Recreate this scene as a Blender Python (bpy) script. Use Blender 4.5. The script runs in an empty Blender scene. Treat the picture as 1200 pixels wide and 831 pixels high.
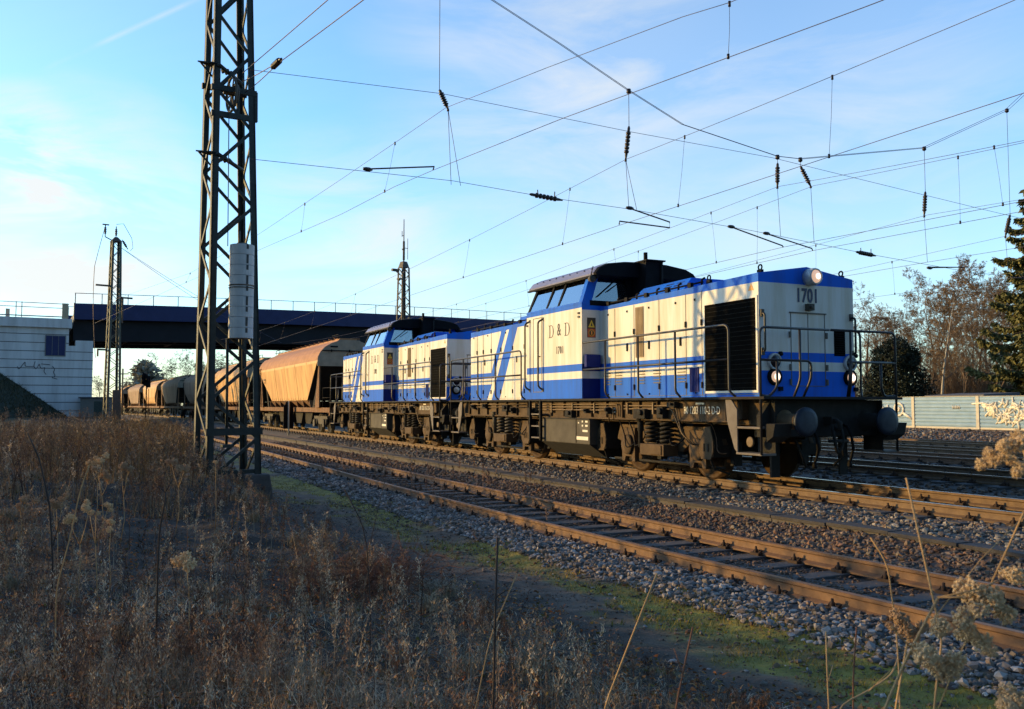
import bpy, bmesh, math, random
import numpy as np
from mathutils import Vector, Matrix
R = math.radians
PI = math.pi
sc = bpy.context.scene
col = sc.collection
rng = np.random.default_rng(7)
random.seed(7)

# ------------------------------------------------------------------ camera, sky, sun, exposure
TH = .4291                                     # heading of the tracks against the view axis
P0 = np.array([4.335, 16.664])                 # lead axle of the front locomotive
D = np.array([-math.sin(TH), math.cos(TH)])    # along the tracks, away
N = np.array([math.cos(TH), math.sin(TH)])     # across the tracks, to the far side
CAMZ = 1.312
cam_d = bpy.data.cameras.new('camera')
cam = bpy.data.objects.new('camera', cam_d); col.objects.link(cam)
cam.location = (0, 0, CAMZ)
cam.rotation_euler = (R(90) + .0563, 0, 0)
cam_d.sensor_width = 36
cam_d.lens = 1053 / 1200 * 36
cam_d.clip_start = .05; cam_d.clip_end = 6000
cam_d.dof.use_dof = True
cam_d.dof.focus_distance = 20
cam_d.dof.aperture_fstop = 7
sc.camera = cam

SUN_EL = R(8.5)
sun_h = np.array([-.974, .225]); sun_h /= np.linalg.norm(sun_h)
SUN = Vector((sun_h[0] * math.cos(SUN_EL), sun_h[1] * math.cos(SUN_EL), math.sin(SUN_EL)))
sl = bpy.data.lights.new('sun', 'SUN'); sl.energy = 2.35; sl.angle = R(.5); sl.color = (1, .62, .19)
so = bpy.data.objects.new('sun', sl); col.objects.link(so)
so.rotation_euler = (-SUN).to_track_quat('-Z', 'Y').to_euler()
so.location = SUN * 60

world = bpy.data.worlds.new('World'); sc.world = world; world.use_nodes = True
wn = world.node_tree.nodes; wl = world.node_tree.links
bg = wn['Background']; bg.inputs['Strength'].default_value = .15
sky = wn.new('ShaderNodeTexSky'); sky.sky_type = 'NISHITA'; sky.sun_disc = False
sky.sun_elevation = SUN_EL; sky.sun_rotation = math.atan2(sun_h[0], sun_h[1])
sky.air_density = 1.0; sky.dust_density = .6; sky.ozone_density = 2.0
def wmath(op, a, b=None):
    n = wn.new('ShaderNodeMath'); n.operation = op
    for i, v in enumerate((a, b)):
        if v is None: continue
        if isinstance(v, (int, float)): n.inputs[i].default_value = v
        else: wl.new(v, n.inputs[i])
    return n.outputs[0]
tc = wn.new('ShaderNodeTexCoord')
tint = wn.new('ShaderNodeMix'); tint.data_type = 'RGBA'; tint.blend_type = 'MULTIPLY'; tint.inputs[0].default_value = 1
wl.new(sky.outputs[0], tint.inputs[6]); tint.inputs[7].default_value = (.84, 1.12, 1.38, 1)
SKYTINT = tint
# thin clouds in the air high up: noise stretched along the horizon
sep = wn.new('ShaderNodeSeparateXYZ'); wl.new(tc.outputs['Generated'], sep.inputs[0])
zz = wmath('ADD', wmath('MAXIMUM', sep.outputs[2], 0.0), .12)
cxn = wn.new('ShaderNodeCombineXYZ')
wl.new(wmath('DIVIDE', sep.outputs[0], zz), cxn.inputs[0]); wl.new(wmath('DIVIDE', sep.outputs[1], zz), cxn.inputs[1])
mp = wn.new('ShaderNodeMapping'); mp.inputs['Rotation'].default_value = (0, 0, .5); mp.inputs['Scale'].default_value = (.5, 1.5, 1); mp.inputs['Location'].default_value = (5.3, .4, 0)
wl.new(cxn.outputs[0], mp.inputs[0])
n1 = wn.new('ShaderNodeTexNoise'); n1.inputs['Scale'].default_value = .9; n1.inputs['Detail'].default_value = 7; n1.inputs['Roughness'].default_value = .58; n1.inputs['Distortion'].default_value = .6
wl.new(mp.outputs[0], n1.inputs['Vector'])
r1 = wn.new('ShaderNodeValToRGB'); r1.color_ramp.elements[0].position = .47; r1.color_ramp.elements[1].position = .70
wl.new(n1.outputs[0], r1.inputs[0])
lowb = wn.new('ShaderNodeMapRange'); lowb.inputs[1].default_value = .30; lowb.inputs[2].default_value = .0; lowb.inputs[3].default_value = .0; lowb.inputs[4].default_value = .22
wl.new(sep.outputs[2], lowb.inputs[0])
# contrail: a narrow band along a great circle
def pixdir(x, y):
    u, v = (x - 600) / 1053., (y - 415.5) / 1053.; c, s = math.cos(.0563), math.sin(.0563)
    return Vector((u, c + v * s, s - v * c)).normalized()
cn = pixdir(10, 100).cross(pixdir(225, 2)).normalized()
dp = wn.new('ShaderNodeVectorMath'); dp.operation = 'DOT_PRODUCT'; dp.inputs[1].default_value = cn
wl.new(tc.outputs['Generated'], dp.inputs[0])
n2 = wn.new('ShaderNodeTexNoise'); n2.inputs['Scale'].default_value = 9; n2.inputs['Detail'].default_value = 5
wl.new(tc.outputs['Generated'], n2.inputs['Vector'])
band = wmath('MULTIPLY', wmath('MAXIMUM', wmath('SUBTRACT', 1.0, wmath('DIVIDE', wmath('ABSOLUTE', dp.outputs['Value']), .0035)), 0.0), wmath('MAXIMUM', wmath('MULTIPLY', wmath('SUBTRACT', n2.outputs[0], .38), 1.6), 0.0))
left = wmath('LESS_THAN', sep.outputs[0], -.22)
band = wmath('MULTIPLY', band, left)
front = wmath('MINIMUM', wmath('MAXIMUM', wmath('ADD', wmath('MULTIPLY', sep.outputs[1], 1.6), .45), .12), 1.0)   # the rear half of the sky is clearer
# wisps and veils in certain parts of the sky
mp3 = wn.new('ShaderNodeMapping'); mp3.inputs['Rotation'].default_value = (0, .12, 0); mp3.inputs['Scale'].default_value = (4.2, 4.2, 15)
wl.new(tc.outputs['Generated'], mp3.inputs[0])
n3 = wn.new('ShaderNodeTexNoise'); n3.inputs['Scale'].default_value = 1.0; n3.inputs['Detail'].default_value = 7; n3.inputs['Roughness'].default_value = .6; n3.inputs['Distortion'].default_value = .5
wl.new(mp3.outputs[0], n3.inputs['Vector'])
r3 = wn.new('ShaderNodeValToRGB'); r3.color_ramp.elements[0].position = .40; r3.color_ramp.elements[1].position = .66
wl.new(n3.outputs[0], r3.inputs[0])
wisps = 0.0
for (px, py, wd_, amt, soft) in ((110, 232, .010, .7, 0), (20, 285, .010, .6, 0), (400, 295, .012, .5, 0), (60, 335, .012, .5, .1), (15, 175, .003, .8, 0), (850, 90, .06, .36, .3), (640, 10, .03, .34, .3), (1050, 180, .03, .16, .4), (560, 320, .03, .2, .3)):
    dq = wn.new('ShaderNodeVectorMath'); dq.operation = 'DOT_PRODUCT'; dq.inputs[1].default_value = pixdir(px, py)
    nv_ = wn.new('ShaderNodeVectorMath'); nv_.operation = 'NORMALIZE'; wl.new(tc.outputs['Generated'], nv_.inputs[0]); wl.new(nv_.outputs[0], dq.inputs[0])
    mr = wn.new('ShaderNodeMapRange'); mr.interpolation_type = 'SMOOTHSTEP'; mr.inputs[1].default_value = 1 - wd_; mr.inputs[2].default_value = 1.0; mr.inputs[3].default_value = 0; mr.inputs[4].default_value = amt
    wl.new(dq.outputs['Value'], mr.inputs[0])
    wisps = wmath('ADD', wmath('MULTIPLY', mr.outputs[0], wmath('ADD', wmath('MULTIPLY', r3.outputs[0], 1 - soft), soft)), wisps)
front = wmath('MULTIPLY', front, .14)
cf = wmath('MINIMUM', wmath('ADD', wmath('MAXIMUM', wmath('MULTIPLY', wmath('MULTIPLY', r1.outputs[0], .78), front), wmath('ADD', lowb.outputs[0], wisps)), band), .92)
CLOUDFAC = cf
cm = wn.new('ShaderNodeMix'); cm.data_type = 'RGBA'
wl.new(cf, cm.inputs[0]); wl.new(tint.outputs[2], cm.inputs[6])
cm.inputs[7].default_value = (2.75, 2.75, 2.65, 1)
CLOUDCOL = cm
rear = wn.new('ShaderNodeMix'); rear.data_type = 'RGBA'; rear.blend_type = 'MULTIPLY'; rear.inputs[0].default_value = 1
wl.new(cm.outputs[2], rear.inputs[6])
wl.new(wmath('MINIMUM', wmath('MAXIMUM', wmath('ADD', wmath('MULTIPLY', sep.outputs[1], .9), .76), .38), 1.0), rear.inputs[7])   # sky dimmed behind the camera to lower the fill on faces turned there
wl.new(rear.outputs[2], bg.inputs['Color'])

sc.view_settings.view_transform = 'Standard'; sc.view_settings.look = 'None'
sc.view_settings.exposure = 1.18; sc.view_settings.gamma = 1; sc.view_settings.use_curve_mapping = False
sc.cycles.max_bounces = 6; sc.cycles.transparent_max_bounces = 16
sc.cycles.use_denoising = True

# ------------------------------------------------------------------ helpers
def W(s, t, z=0.0):
    p = P0 + s * D + t * N
    return Vector((p[0], p[1], z))

def back(x, y, h):
    """point at height h seen at photo pixel x, y (measured once from the photograph)"""
    f = 1053.; p = .0563
    u = x - 600; v = y - 415.5
    c, s = math.cos(p), math.sin(p)
    dx, dy, dz = u / f, c + v / f * s, s - v / f * c
    k = (h - CAMZ) / dz
    return Vector((dx * k, dy * k, h))

def pin(x, y, Y):
    f = 1053.; p = .0563
    u = x - 600; v = y - 415.5
    c, s = math.cos(p), math.sin(p)
    dx, dy, dz = u / f, c + v / f * s, s - v / f * c
    k = Y / dy
    return Vector((dx * k, Y, CAMZ + dz * k))

MATS = {}
def mat(name, c, rough=.7, metal=0.0, var=.25, scale=6.0, bump=0.0, c2=None, streak=False, spec=.5, attr=None, detail=5, bscale=None, coat=0):
    m = bpy.data.materials.new(name); m.use_nodes = True
    nt = m.node_tree; nd = nt.nodes; lk = nt.links
    b = nd['Principled BSDF']
    b.inputs['Roughness'].default_value = rough; b.inputs['Metallic'].default_value = metal
    b.inputs['Specular IOR Level'].default_value = spec
    if coat: b.inputs['Coat Weight'].default_value = coat; b.inputs['Coat Roughness'].default_value = .12
    t = nd.new('ShaderNodeTexCoord'); mpn = nd.new('ShaderNodeMapping')
    lk.new(t.outputs['Object'], mpn.inputs[0])
    if streak: mpn.inputs['Scale'].default_value = (1, 1, .12)
    nz = nd.new('ShaderNodeTexNoise'); nz.inputs['Scale'].default_value = scale; nz.inputs['Detail'].default_value = detail; nz.inputs['Roughness'].default_value = .62
    lk.new(mpn.outputs[0], nz.inputs['Vector'])
    rp = nd.new('ShaderNodeValToRGB'); rp.color_ramp.elements[0].position = .38 if streak else .32; rp.color_ramp.elements[1].position = .60 if streak else .72
    if c2 is None: c2 = tuple(x * (1 - var) for x in c)
    rp.color_ramp.elements[0].color = (*c2, 1); rp.color_ramp.elements[1].color = (*c, 1)
    lk.new(nz.outputs[0], rp.inputs[0])
    out = rp.outputs[0]
    if attr:
        at = nd.new('ShaderNodeAttribute'); at.attribute_name = attr
        mx = nd.new('ShaderNodeMix'); mx.data_type = 'RGBA'; mx.blend_type = 'MULTIPLY'; mx.inputs[0].default_value = 1
        lk.new(out, mx.inputs[6]); lk.new(at.outputs['Color'], mx.inputs[7]); out = mx.outputs[2]
    lk.new(out, b.inputs['Base Color'])
    rr = nd.new('ShaderNodeMapRange'); rr.inputs[3].default_value = min(1, rough + .12); rr.inputs[4].default_value = max(.04, rough - .1)
    lk.new(nz.outputs[0], rr.inputs[0]); lk.new(rr.outputs[0], b.inputs['Roughness'])
    if bump:
        bp = nd.new('ShaderNodeBump'); bp.inputs['Strength'].default_value = bump; bp.inputs['Distance'].default_value = .02
        if bscale:
            nb = nd.new('ShaderNodeTexNoise'); nb.inputs['Scale'].default_value = bscale; nb.inputs['Detail'].default_value = 4
            lk.new(t.outputs['Object'], nb.inputs['Vector']); lk.new(nb.outputs[0], bp.inputs['Height'])
        else: lk.new(nz.outputs[0], bp.inputs['Height'])
        lk.new(bp.outputs[0], b.inputs['Normal'])
    MATS[name] = m
    return m

def glass_mat(name, tint, fac):
    m = bpy.data.materials.new(name); m.use_nodes = True
    nd = m.node_tree.nodes; lk = m.node_tree.links
    nd.remove(nd['Principled BSDF']); o = nd['Material Output']
    tr = nd.new('ShaderNodeBsdfTransparent'); tr.inputs[0].default_value = (*tint, 1)
    gl = nd.new('ShaderNodeBsdfGlossy'); gl.inputs['Roughness'].default_value = .03; gl.inputs[0].default_value = (.9, .95, 1, 1)
    fr = nd.new('ShaderNodeFresnel'); fr.inputs[0].default_value = 1.9
    ad = nd.new('ShaderNodeMath'); ad.operation = 'ADD'; ad.inputs[1].default_value = fac; lk.new(fr.outputs[0], ad.inputs[0]); ad.use_clamp = True
    mx = nd.new('ShaderNodeMixShader'); lk.new(ad.outputs[0], mx.inputs[0]); lk.new(tr.outputs[0], mx.inputs[1]); lk.new(gl.outputs[0], mx.inputs[2])
    lk.new(mx.outputs[0], o.inputs[0]); MATS[name] = m
    return m

def emit_mat(name, c, s):
    m = bpy.data.materials.new(name); m.use_nodes = True
    b = m.node_tree.nodes['Principled BSDF']
    b.inputs['Base Color'].default_value = (.8, .8, .75, 1); b.inputs['Emission Color'].default_value = (*c, 1); b.inputs['Emission Strength'].default_value = s
    MATS[name] = m
    return m

class MB:
    def __init__(s): s.v = []; s.f = []; s.m = []; s.sm = []; s.cuts = []
    def cut(s): s.cuts.append((len(s.v), len(s.f))); return s
    def build_each(s, name, mats, parent=None, bevel=0.0):
        """one object for every piece begun with cut()"""
        out = []; c = s.cuts + [(len(s.v), len(s.f))]
        for (v0, f0), (v1, f1) in zip(c[:-1], c[1:]):
            b = MB(); b.v = s.v[v0:v1]; b.f = [tuple(i - v0 for i in f) for f in s.f[f0:f1]]; b.m = s.m[f0:f1]; b.sm = s.sm[f0:f1]
            out.append(b.build(name, mats, parent, bevel))
        return out
    def add(s, vs, fs, m=0, smooth=False):
        o = len(s.v); s.v += [tuple(p) for p in vs]
        for f in fs: s.f.append(tuple(i + o for i in f)); s.m.append(m); s.sm.append(smooth)
        return s
    def hexa(s, p, m=0):
        return s.add(p, [(0, 3, 2, 1), (4, 5, 6, 7), (0, 1, 5, 4), (1, 2, 6, 5), (2, 3, 7, 6), (3, 0, 4, 7)], m)
    def box(s, x0, x1, y0, y1, z0, z1, m=0):
        return s.hexa([(x0, y0, z0), (x1, y0, z0), (x1, y1, z0), (x0, y1, z0), (x0, y0, z1), (x1, y0, z1), (x1, y1, z1), (x0, y1, z1)], m)
    def prism(s, poly, axis, a, b, m=0):
        """2-D polygon extruded along axis: 'y' poly=(x,z), 'x' poly=(y,z), 'z' poly=(x,y)"""
        def P(u, v, w): return {'y': (u, w, v), 'x': (w, u, v), 'z': (u, v, w)}[axis]
        n = len(poly)
        vs = [P(u, v, a) for u, v in poly] + [P(u, v, b) for u, v in poly]
        fs = [tuple(range(n)), tuple(range(2 * n - 1, n - 1, -1))] + [(i, i + n, (i + 1) % n + n, (i + 1) % n) for i in range(n)]
        return s.add(vs, fs, m)
    def tube(s, pts, r, n=6, m=0, caps=True, smooth=True):
        pts = [Vector(p) for p in pts]
        k = len(pts)
        rs = r if isinstance(r, (list, tuple)) else [r] * k
        up = None; rings = []
        for i in range(k):
            d = (pts[min(i + 1, k - 1)] - pts[max(i - 1, 0)])
            if d.length < 1e-9: d = Vector((0, 0, 1))
            d.normalize()
            if up is None:
                up = Vector((0, 0, 1)) if abs(d.z) < .9 else Vector((1, 0, 0))
            x = d.cross(up)
            if x.length < 1e-6: x = d.cross(Vector((.3, .8, .1)))
            x.normalize(); up = x.cross(d).normalized()
            rings.append([pts[i] + (x * math.cos(2 * PI * j / n) + up * math.sin(2 * PI * j / n)) * rs[i] for j in range(n)])
        vs = [p for g in rings for p in g]
        fs = [(i * n + j, i * n + (j + 1) % n, (i + 1) * n + (j + 1) % n, (i + 1) * n + j) for i in range(k - 1) for j in range(n)]
        s.add(vs, fs, m, smooth)
        if caps:
            o = len(s.v) - len(vs)
            s.f.append(tuple(o + j for j in range(n - 1, -1, -1))); s.m.append(m); s.sm.append(False)
            s.f.append(tuple(o + (k - 1) * n + j for j in range(n))); s.m.append(m); s.sm.append(False)
        return s
    def lathe(s, p, axis, prof, n=16, m=0, smooth=True):
        """profile [(dist along axis, radius)]"""
        p = Vector(p); a = Vector(axis).normalized()
        x = a.cross(Vector((0, 0, 1)) if abs(a.z) < .9 else Vector((1, 0, 0))).normalized(); y = a.cross(x)
        vs = []; fs = []
        for (d, r) in prof:
            for j in range(n): vs.append(p + a * d + (x * math.cos(2 * PI * j / n) + y * math.sin(2 * PI * j / n)) * max(r, 1e-4))
        for i in range(len(prof) - 1):
            for j in range(n): fs.append((i * n + j, i * n + (j + 1) % n, (i + 1) * n + (j + 1) % n, (i + 1) * n + j))
        fs.append(tuple(range(n - 1, -1, -1))); fs.append(tuple((len(prof) - 1) * n + j for j in range(n)))
        return s.add(vs, fs, m, smooth)
    def build(s, name, mats, parent=None, bevel=0.0):
        me = bpy.data.meshes.new(name)
        me.from_pydata([tuple(v) for v in s.v], [], s.f); me.update()
        if not isinstance(mats, (list, tuple)): mats = [mats]
        for m in mats: me.materials.append(MATS[m] if isinstance(m, str) else m)
        me.polygons.foreach_set('material_index', s.m); me.polygons.foreach_set('use_smooth', s.sm)
        o = bpy.data.objects.new(name, me); col.objects.link(o)
        if parent is not None: o.parent = parent
        if bevel:
            b = o.modifiers.new('bevel', 'BEVEL'); b.width = bevel; b.segments = 2; b.limit_method = 'ANGLE'; b.angle_limit = R(40)
        return o

def rnd(pts, r=.12, k=5):
    """round the corners of a polyline"""
    pts = [Vector(p) for p in pts]; out = [pts[0]]
    for i in range(1, len(pts) - 1):
        a = pts[i - 1] - pts[i]; b = pts[i + 1] - pts[i]
        q = min(r, a.length * .45, b.length * .45)
        pa = pts[i] + a.normalized() * q; pb = pts[i] + b.normalized() * q
        for j in range(k + 1):
            t = j / k; out.append(pa * (1 - t) ** 2 + pts[i] * 2 * t * (1 - t) + pb * t * t)
    out.append(pts[-1]); return out

def tag(o, label=None, cat=None, group=None, kind=None):
    if label: o['label'] = label
    if cat: o['category'] = cat
    if group: o['group'] = group
    if kind: o['kind'] = kind
    return o
def thing(name, label, cat, loc=(0, 0, 0), rz=0.0, group=None):
    o = bpy.data.objects.new(name, None); col.objects.link(o)
    o.location = loc; o.rotation_euler = (0, 0, rz); o.empty_display_size = .3
    return tag(o, label, cat, group)
def copy_tree(o, parent=None):
    c = o.copy(); col.objects.link(c)
    if parent is not None: c.parent = parent
    for ch in list(o.children): copy_tree(ch, c)
    return c
def fast_mesh(name, V, F, matname, colors=None, parent=None, smooth=False):
    """V (n,3), F (m,k) with k = 3 or 4, colors (n,3) per vertex"""
    V = np.asarray(V, np.float32); F = np.asarray(F, np.int32); k = F.shape[1]
    me = bpy.data.meshes.new(name)
    me.vertices.add(len(V)); me.vertices.foreach_set('co', V.ravel())
    me.loops.add(F.size); me.loops.foreach_set('vertex_index', F.ravel())
    me.polygons.add(len(F)); me.polygons.foreach_set('loop_start', np.arange(0, F.size, k, dtype=np.int32))
    if not smooth: me.polygons.foreach_set('use_smooth', np.zeros(len(F), bool))
    try: me.polygons.foreach_set('loop_total', np.full(len(F), k, np.int32))
    except Exception: pass
    if smooth: me.polygons.foreach_set('use_smooth', np.ones(len(F), bool))
    me.update(calc_edges=True); me.validate()
    if colors is not None:
        ca = me.color_attributes.new('Col', 'FLOAT_COLOR', 'POINT')
        c4 = np.ones((len(V), 4), np.float32); c4[:, :3] = colors
        ca.data.foreach_set('color', c4.ravel())
    me.materials.append(MATS[matname])
    o = bpy.data.objects.new(name, me); col.objects.link(o)
    if parent is not None: o.parent = parent
    return o
def text_mesh(txt, size, matname, M, name, parent, sx=1.0, ext=.003, spacing=1.0, align='CENTER', bold=0.0):
    cu = bpy.data.curves.new(name, 'FONT'); cu.body = txt; cu.size = size; cu.extrude = ext; cu.align_x = align; cu.align_y = 'CENTER'; cu.space_character = spacing; cu.resolution_u = 4; cu.offset = bold
    to = bpy.data.objects.new(name, cu); col.objects.link(to)
    dg = bpy.context.evaluated_depsgraph_get()
    me = bpy.data.meshes.new_from_object(to.evaluated_get(dg))
    bpy.data.objects.remove(to)
    me.transform(M @ Matrix.Diagonal((sx, 1, 1, 1)))
    me.materials.clear(); me.materials.append(MATS[matname])
    o = bpy.data.objects.new(name, me); col.objects.link(o); o.parent = parent
    return o
SIDE = Matrix.Rotation(R(90), 4, 'X')                                   # reads along +x, faces -y
FRONT = Matrix.Rotation(R(90), 4, 'Z') @ Matrix.Rotation(R(90), 4, 'X')  # reads along +y, faces +x

# ------------------------------------------------------------------ materials
mat('blue_paint', (.010, .15, .80), .62, 0, 0, 4, .25, c2=(.025, .125, .60), streak=True, spec=.12, bscale=.9)
mat('dark_blue_paint', (.012, .028, .22), .6, 0, .2, 3, spec=.15)
mat('white_paint', (.78, .77, .74), .62, 0, 0, 4, .25, c2=(.66, .62, .53), streak=True, spec=.15, bscale=.9)
mat('roof_paint', (.20, .22, .40), .5, 0, .2, 3)
mat('black_metal', (.010, .010, .012), .7, 0, .3, 5, spec=.12)
mat('grille_slat', (.02, .02, .02), .8, 0, .3, 5, spec=.05)
mat('grille_black', (.004, .004, .004), .8, 0, .3, 20, spec=.02)
mat('rail_tube', (.025, .024, .028), .45, 0, .3, 5)
mat('frame_dirt', (.105, .062, .028), .85, 0, .45, 4, .3)
mat('frame_grey', (.08, .07, .055), .8, 0, .35, 3, .2)
mat('step_grey', (.16, .14, .13), .75, 0, .3, 4, .1)
mat('dark_under', (.018, .016, .014), .9, 0, .4, 6, .3)
mat('buffer_face', (.018, .03, .055), .55, .3, .5, 6, .2)
mat('buffer_tan', (.20, .135, .075), .7, 0, .4, 6, .2)
mat('steel_tyre', (.075, .042, .02), .7, 0, .3, 8, spec=.2)
mat('letter_blue', (.02, .03, .10), .5, 0, .1)
mat('letter_dark', (.03, .03, .03), .6, 0, .1)
mat('letter_white', (.75, .72, .62), .6, 0, .1)
mat('sign_yellow', (.75, .55, .05), .5, 0, .1)
mat('sign_red', (.55, .08, .03), .5, 0, .1)
mat('sign_orange', (.8, .35, .05), .5, 0, .1)
mat('lamp_rim', (.55, .57, .58), .4, .3, .2)
mat('lamp_dark', (.012, .008, .014), .15, 0, .1)
mat('brown_panel', (.36, .26, .15), .7, 0, .25, 6)
mat('seam', (.16, .15, .13), .8, 0, .1)
emit_mat('lamp_on', (1, .55, .28), .28)
emit_mat('lamp_glow', (1, .80, .58), 1.1)
glass_mat('cab_glass', (.75, .82, .86), .30)
glass_mat('lens_glass', (.9, .9, .9), .02)
mat('cab_inside', (.10, .11, .12), .8, 0, .2)
mat('hopper_tan', (.66, .40, .155), .7, 0, 0, 2.2, .1, c2=(.47, .25, .095), streak=True)
mat('hopper_roof', (.46, .22, .10), .75, 0, 0, 2.5, .1, c2=(.34, .16, .075))
mat('hopper_band', (.72, .47, .22), .7, 0, .2, 4)
mat('hopper_beige', (.62, .38, .17), .7, 0, 0, 2.2, .1, c2=(.38, .24, .12), streak=True)
mat('hopper_grey', (.33, .205, .125), .75, 0, 0, 2.2, .1, c2=(.20, .125, .08), streak=True)
mat('wagon_frame', (.24, .12, .055), .85, 0, .5, 3, .2)
mat('hopper_end', (.34, .29, .22), .75, 0, .3, 4)
mat('mast_green', (.024, .034, .032), .6, 0, .45, 7, .15)
mat('mast_pale', (.10, .125, .105), .65, 0, .4, 7, .15)
mat('mast_old', (.12, .10, .08), .7, 0, .4, 7, .15)
mat('concrete', (.58, .58, .58), .85, 0, .2, 5, .2)
mat('concrete_wall', (.80, .79, .80), .9, 0, .0, .9, .1, c2=(.62, .60, .60), streak=True)
mat('concrete_dark', (.11, .10, .095), .9, 0, .35, 5, .3)
mat('girder_blue', (.013, .026, .13), .55, 0, .25, 1.0)
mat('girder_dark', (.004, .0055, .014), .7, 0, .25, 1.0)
mat('girder_end', (.60, .48, .32), .7, 0, .2)  # tan of the railing posts; on the girder end it is painted sunlight
mat('railing_grey', (.24, .24, .25), .6, .2, .2)
mat('asphalt', (.05, .05, .05), .9, 0, .2)
mat('wire_dark', (.06, .05, .09), .5, .3, .2)
mat('insulator', (.045, .03, .025), .35, 0, .3)
mat('rail_rust', (.20, .105, .05), .75, 0, 0, 9, .2, c2=(.12, .065, .035))
mat('rail_rust_dull', (.17, .10, .045), .75, 0, 0, 9, .2, c2=(.11, .065, .035))
mat('rail_top_rust', (.38, .17, .07), .55, .2, .3, 9, .1)
mat('rail_top_steel', (.62, .60, .58), .22, 1, .15, 12)
mat('sleeper_wood', (.105, .095, .09), .9, 0, .4, 12, .4)
mat('clip_rust', (.055, .03, .018), .85, 0, .4, 12)
mat('trough_top', (.06, .055, .055), .9, 0, .3, 8, .3)
mat('barrier_teal', (.25, .41, .58), .6, 0, .18, 1.2)
mat('barrier_post', (.62, .58, .48), .7, 0, .15, 4)
mat('graffiti_white', (.85, .80, .68), .7, 0, .1)
mat('graffiti_dark', (.03, .03, .05), .7, 0, .1)
mat('bark', (.10, .07, .048), .9, 0, .4, 6, .3)
mat('bark_grey', (.125, .105, .085), .9, 0, .4, 6, .3)
mat('bark_birch', (.56, .52, .44), .8, 0, 0, 4, .1, c2=(.30, .26, .21))
mat('twig_brown', (.22, .15, .09), .9, 0, .3, 3)
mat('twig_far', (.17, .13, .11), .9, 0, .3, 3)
mat('needle_green', (.18, .155, .04), .8, 0, .0, 1.2, c2=(.07, .085, .03))
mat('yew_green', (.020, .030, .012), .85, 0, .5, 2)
mat('pine_hazed', (.36, .36, .29), .85, 0, .4, 2)  # paled so that the colour carries the haze of distance
mat('ground_mix', (1, 1, 1), .95, 0, .35, 7, .6, attr='Col', bscale=22)
mat('stone_mix', (1, 1, 1), .9, 0, .28, 30, .0, attr='Col', spec=.25)
mat('dry_mix', (1, 1, 1), .9, 0, .2, 30, .0, attr='Col', spec=.15)
mat('bank_grass', (.05, .055, .034), .95, 0, .5, 2.5, .8, bscale=9)
mat('fluff', (.78, .56, .32), .95, 0, .3, 60, .5)
mat('fluff_dull', (.52, .34, .20), .95, 0, .3, 60, .5)
mat('stem_pale', (.50, .32, .15), .85, 0, .3, 10)
mat('stem_red', (.20, .085, .045), .85, 0, .3, 10)
mat('stem_dark', (.05, .036, .03), .9, 0, .3, 10)
mat('shed_roof', (.12, .12, .14), .8, 0, .2)
mat('shed_wall', (.32, .29, .26), .8, 0, .2)

# ------------------------------------------------------------------ the ground
def sstep(a, b, x):
    k = np.clip((x - a) / (b - a), 0, 1); return k * k * (3 - 2 * k)
def toffN(s): return np.where(s < 8, .0022 * (8 - np.clip(s, -14, 8)) ** 2, 0) - .00029 * np.clip(s, 0, 150) ** 2
def toffL(s): return np.where(s < 0, .004 * np.clip(s, -14, 0) ** 2, 0) - .00029 * np.clip(s, 0, 150) ** 2 - .1 * np.clip((s - 5) / 8, 0, 1)
_ph = rng.uniform(0, 6.28, (12,)); _dr = rng.uniform(-1, 1, (12, 2)); _fr = np.array([.15, .22, .4, .5, .7, .9, 1.3, 1.7, 2.3, 3.1, 4.5, 6])
def wob(s, t):
    o = 0
    for i in range(12): o = o + np.sin(_fr[i] * (s * _dr[i, 0] + t * _dr[i, 1]) * 2.2 + _ph[i]) / (1 + _fr[i] * 2)
    return o / 3
def hz(s, t):
    s = np.asarray(s, float); t = np.asarray(t, float)
    w = sstep(-3.2, -1.6, t)
    te = t - np.where(np.abs(s) < 200, toffN(s) * (1 - w) + toffL(s) * w, 0)
    z = np.interp(te, [-7.2, -6.45, -5.95, -5.3, -3.8, -2.9, -1.9, -1.2, 1.2, 2.4, 3.8, 18.5, 20, 41, 60], [-.63, -.62, -.515, -.495, -.545, -.47, -.24, -.195, -.195, -.24, -.2, -.2, -.38, -.25, -.2])
    bank = np.interp(s, [-12, -5, 3, 15, 40], [-.48, -.46, .0, .06, .15])
    k = sstep(-7.5, -9.0, te)
    z = z * (1 - k) + bank * k + (.02 * np.sin(te * 23 + 3 * wob(s * 4, te * 4)) * wob(s * 6, te * 6) + .03 * wob(s * 9 + 1, te * 9)) * (te < -6.2) + k * (wob(s, t) * .14 + wob(s * 2.7 + 5, t * 2.7) * .13) + .025 * wob(s * 3, t * 3)
    return z
ss = np.concatenate([-np.geomspace(3000, 16, 22), np.arange(-15.5, 32, .13), np.geomspace(32.3, 4000, 60)])
tt = np.concatenate([-np.geomspace(3000, 18, 24), np.arange(-17.5, 2.5, .12), np.geomspace(2.7, 42, 30), np.geomspace(44, 3000, 20)])
S, T = np.meshgrid(ss, tt, indexing='ij')
Z = hz(S, T)
X = P0[0] + S * D[0] + T * N[0]; Y = P0[1] + S * D[1] + T * N[1]
nS, nT = S.shape
idx = np.arange(nS * nT).reshape(nS, nT)
F = np.stack([idx[:-1, :-1], idx[:-1, 1:], idx[1:, 1:], idx[1:, :-1]], -1).reshape(-1, 4)[:, ::-1]
w_ = sstep(-3.2, -1.6, T); Te = T - np.where(np.abs(S) < 200, toffN(S) * (1 - w_) + toffL(S) * w_, 0)
def lerp3(a, b, k): return a[..., :] * (1 - k[..., None]) + np.asarray(b) * k[..., None]
C = np.empty((nS, nT, 3)); C[:] = (.045, .03, .02)
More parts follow.
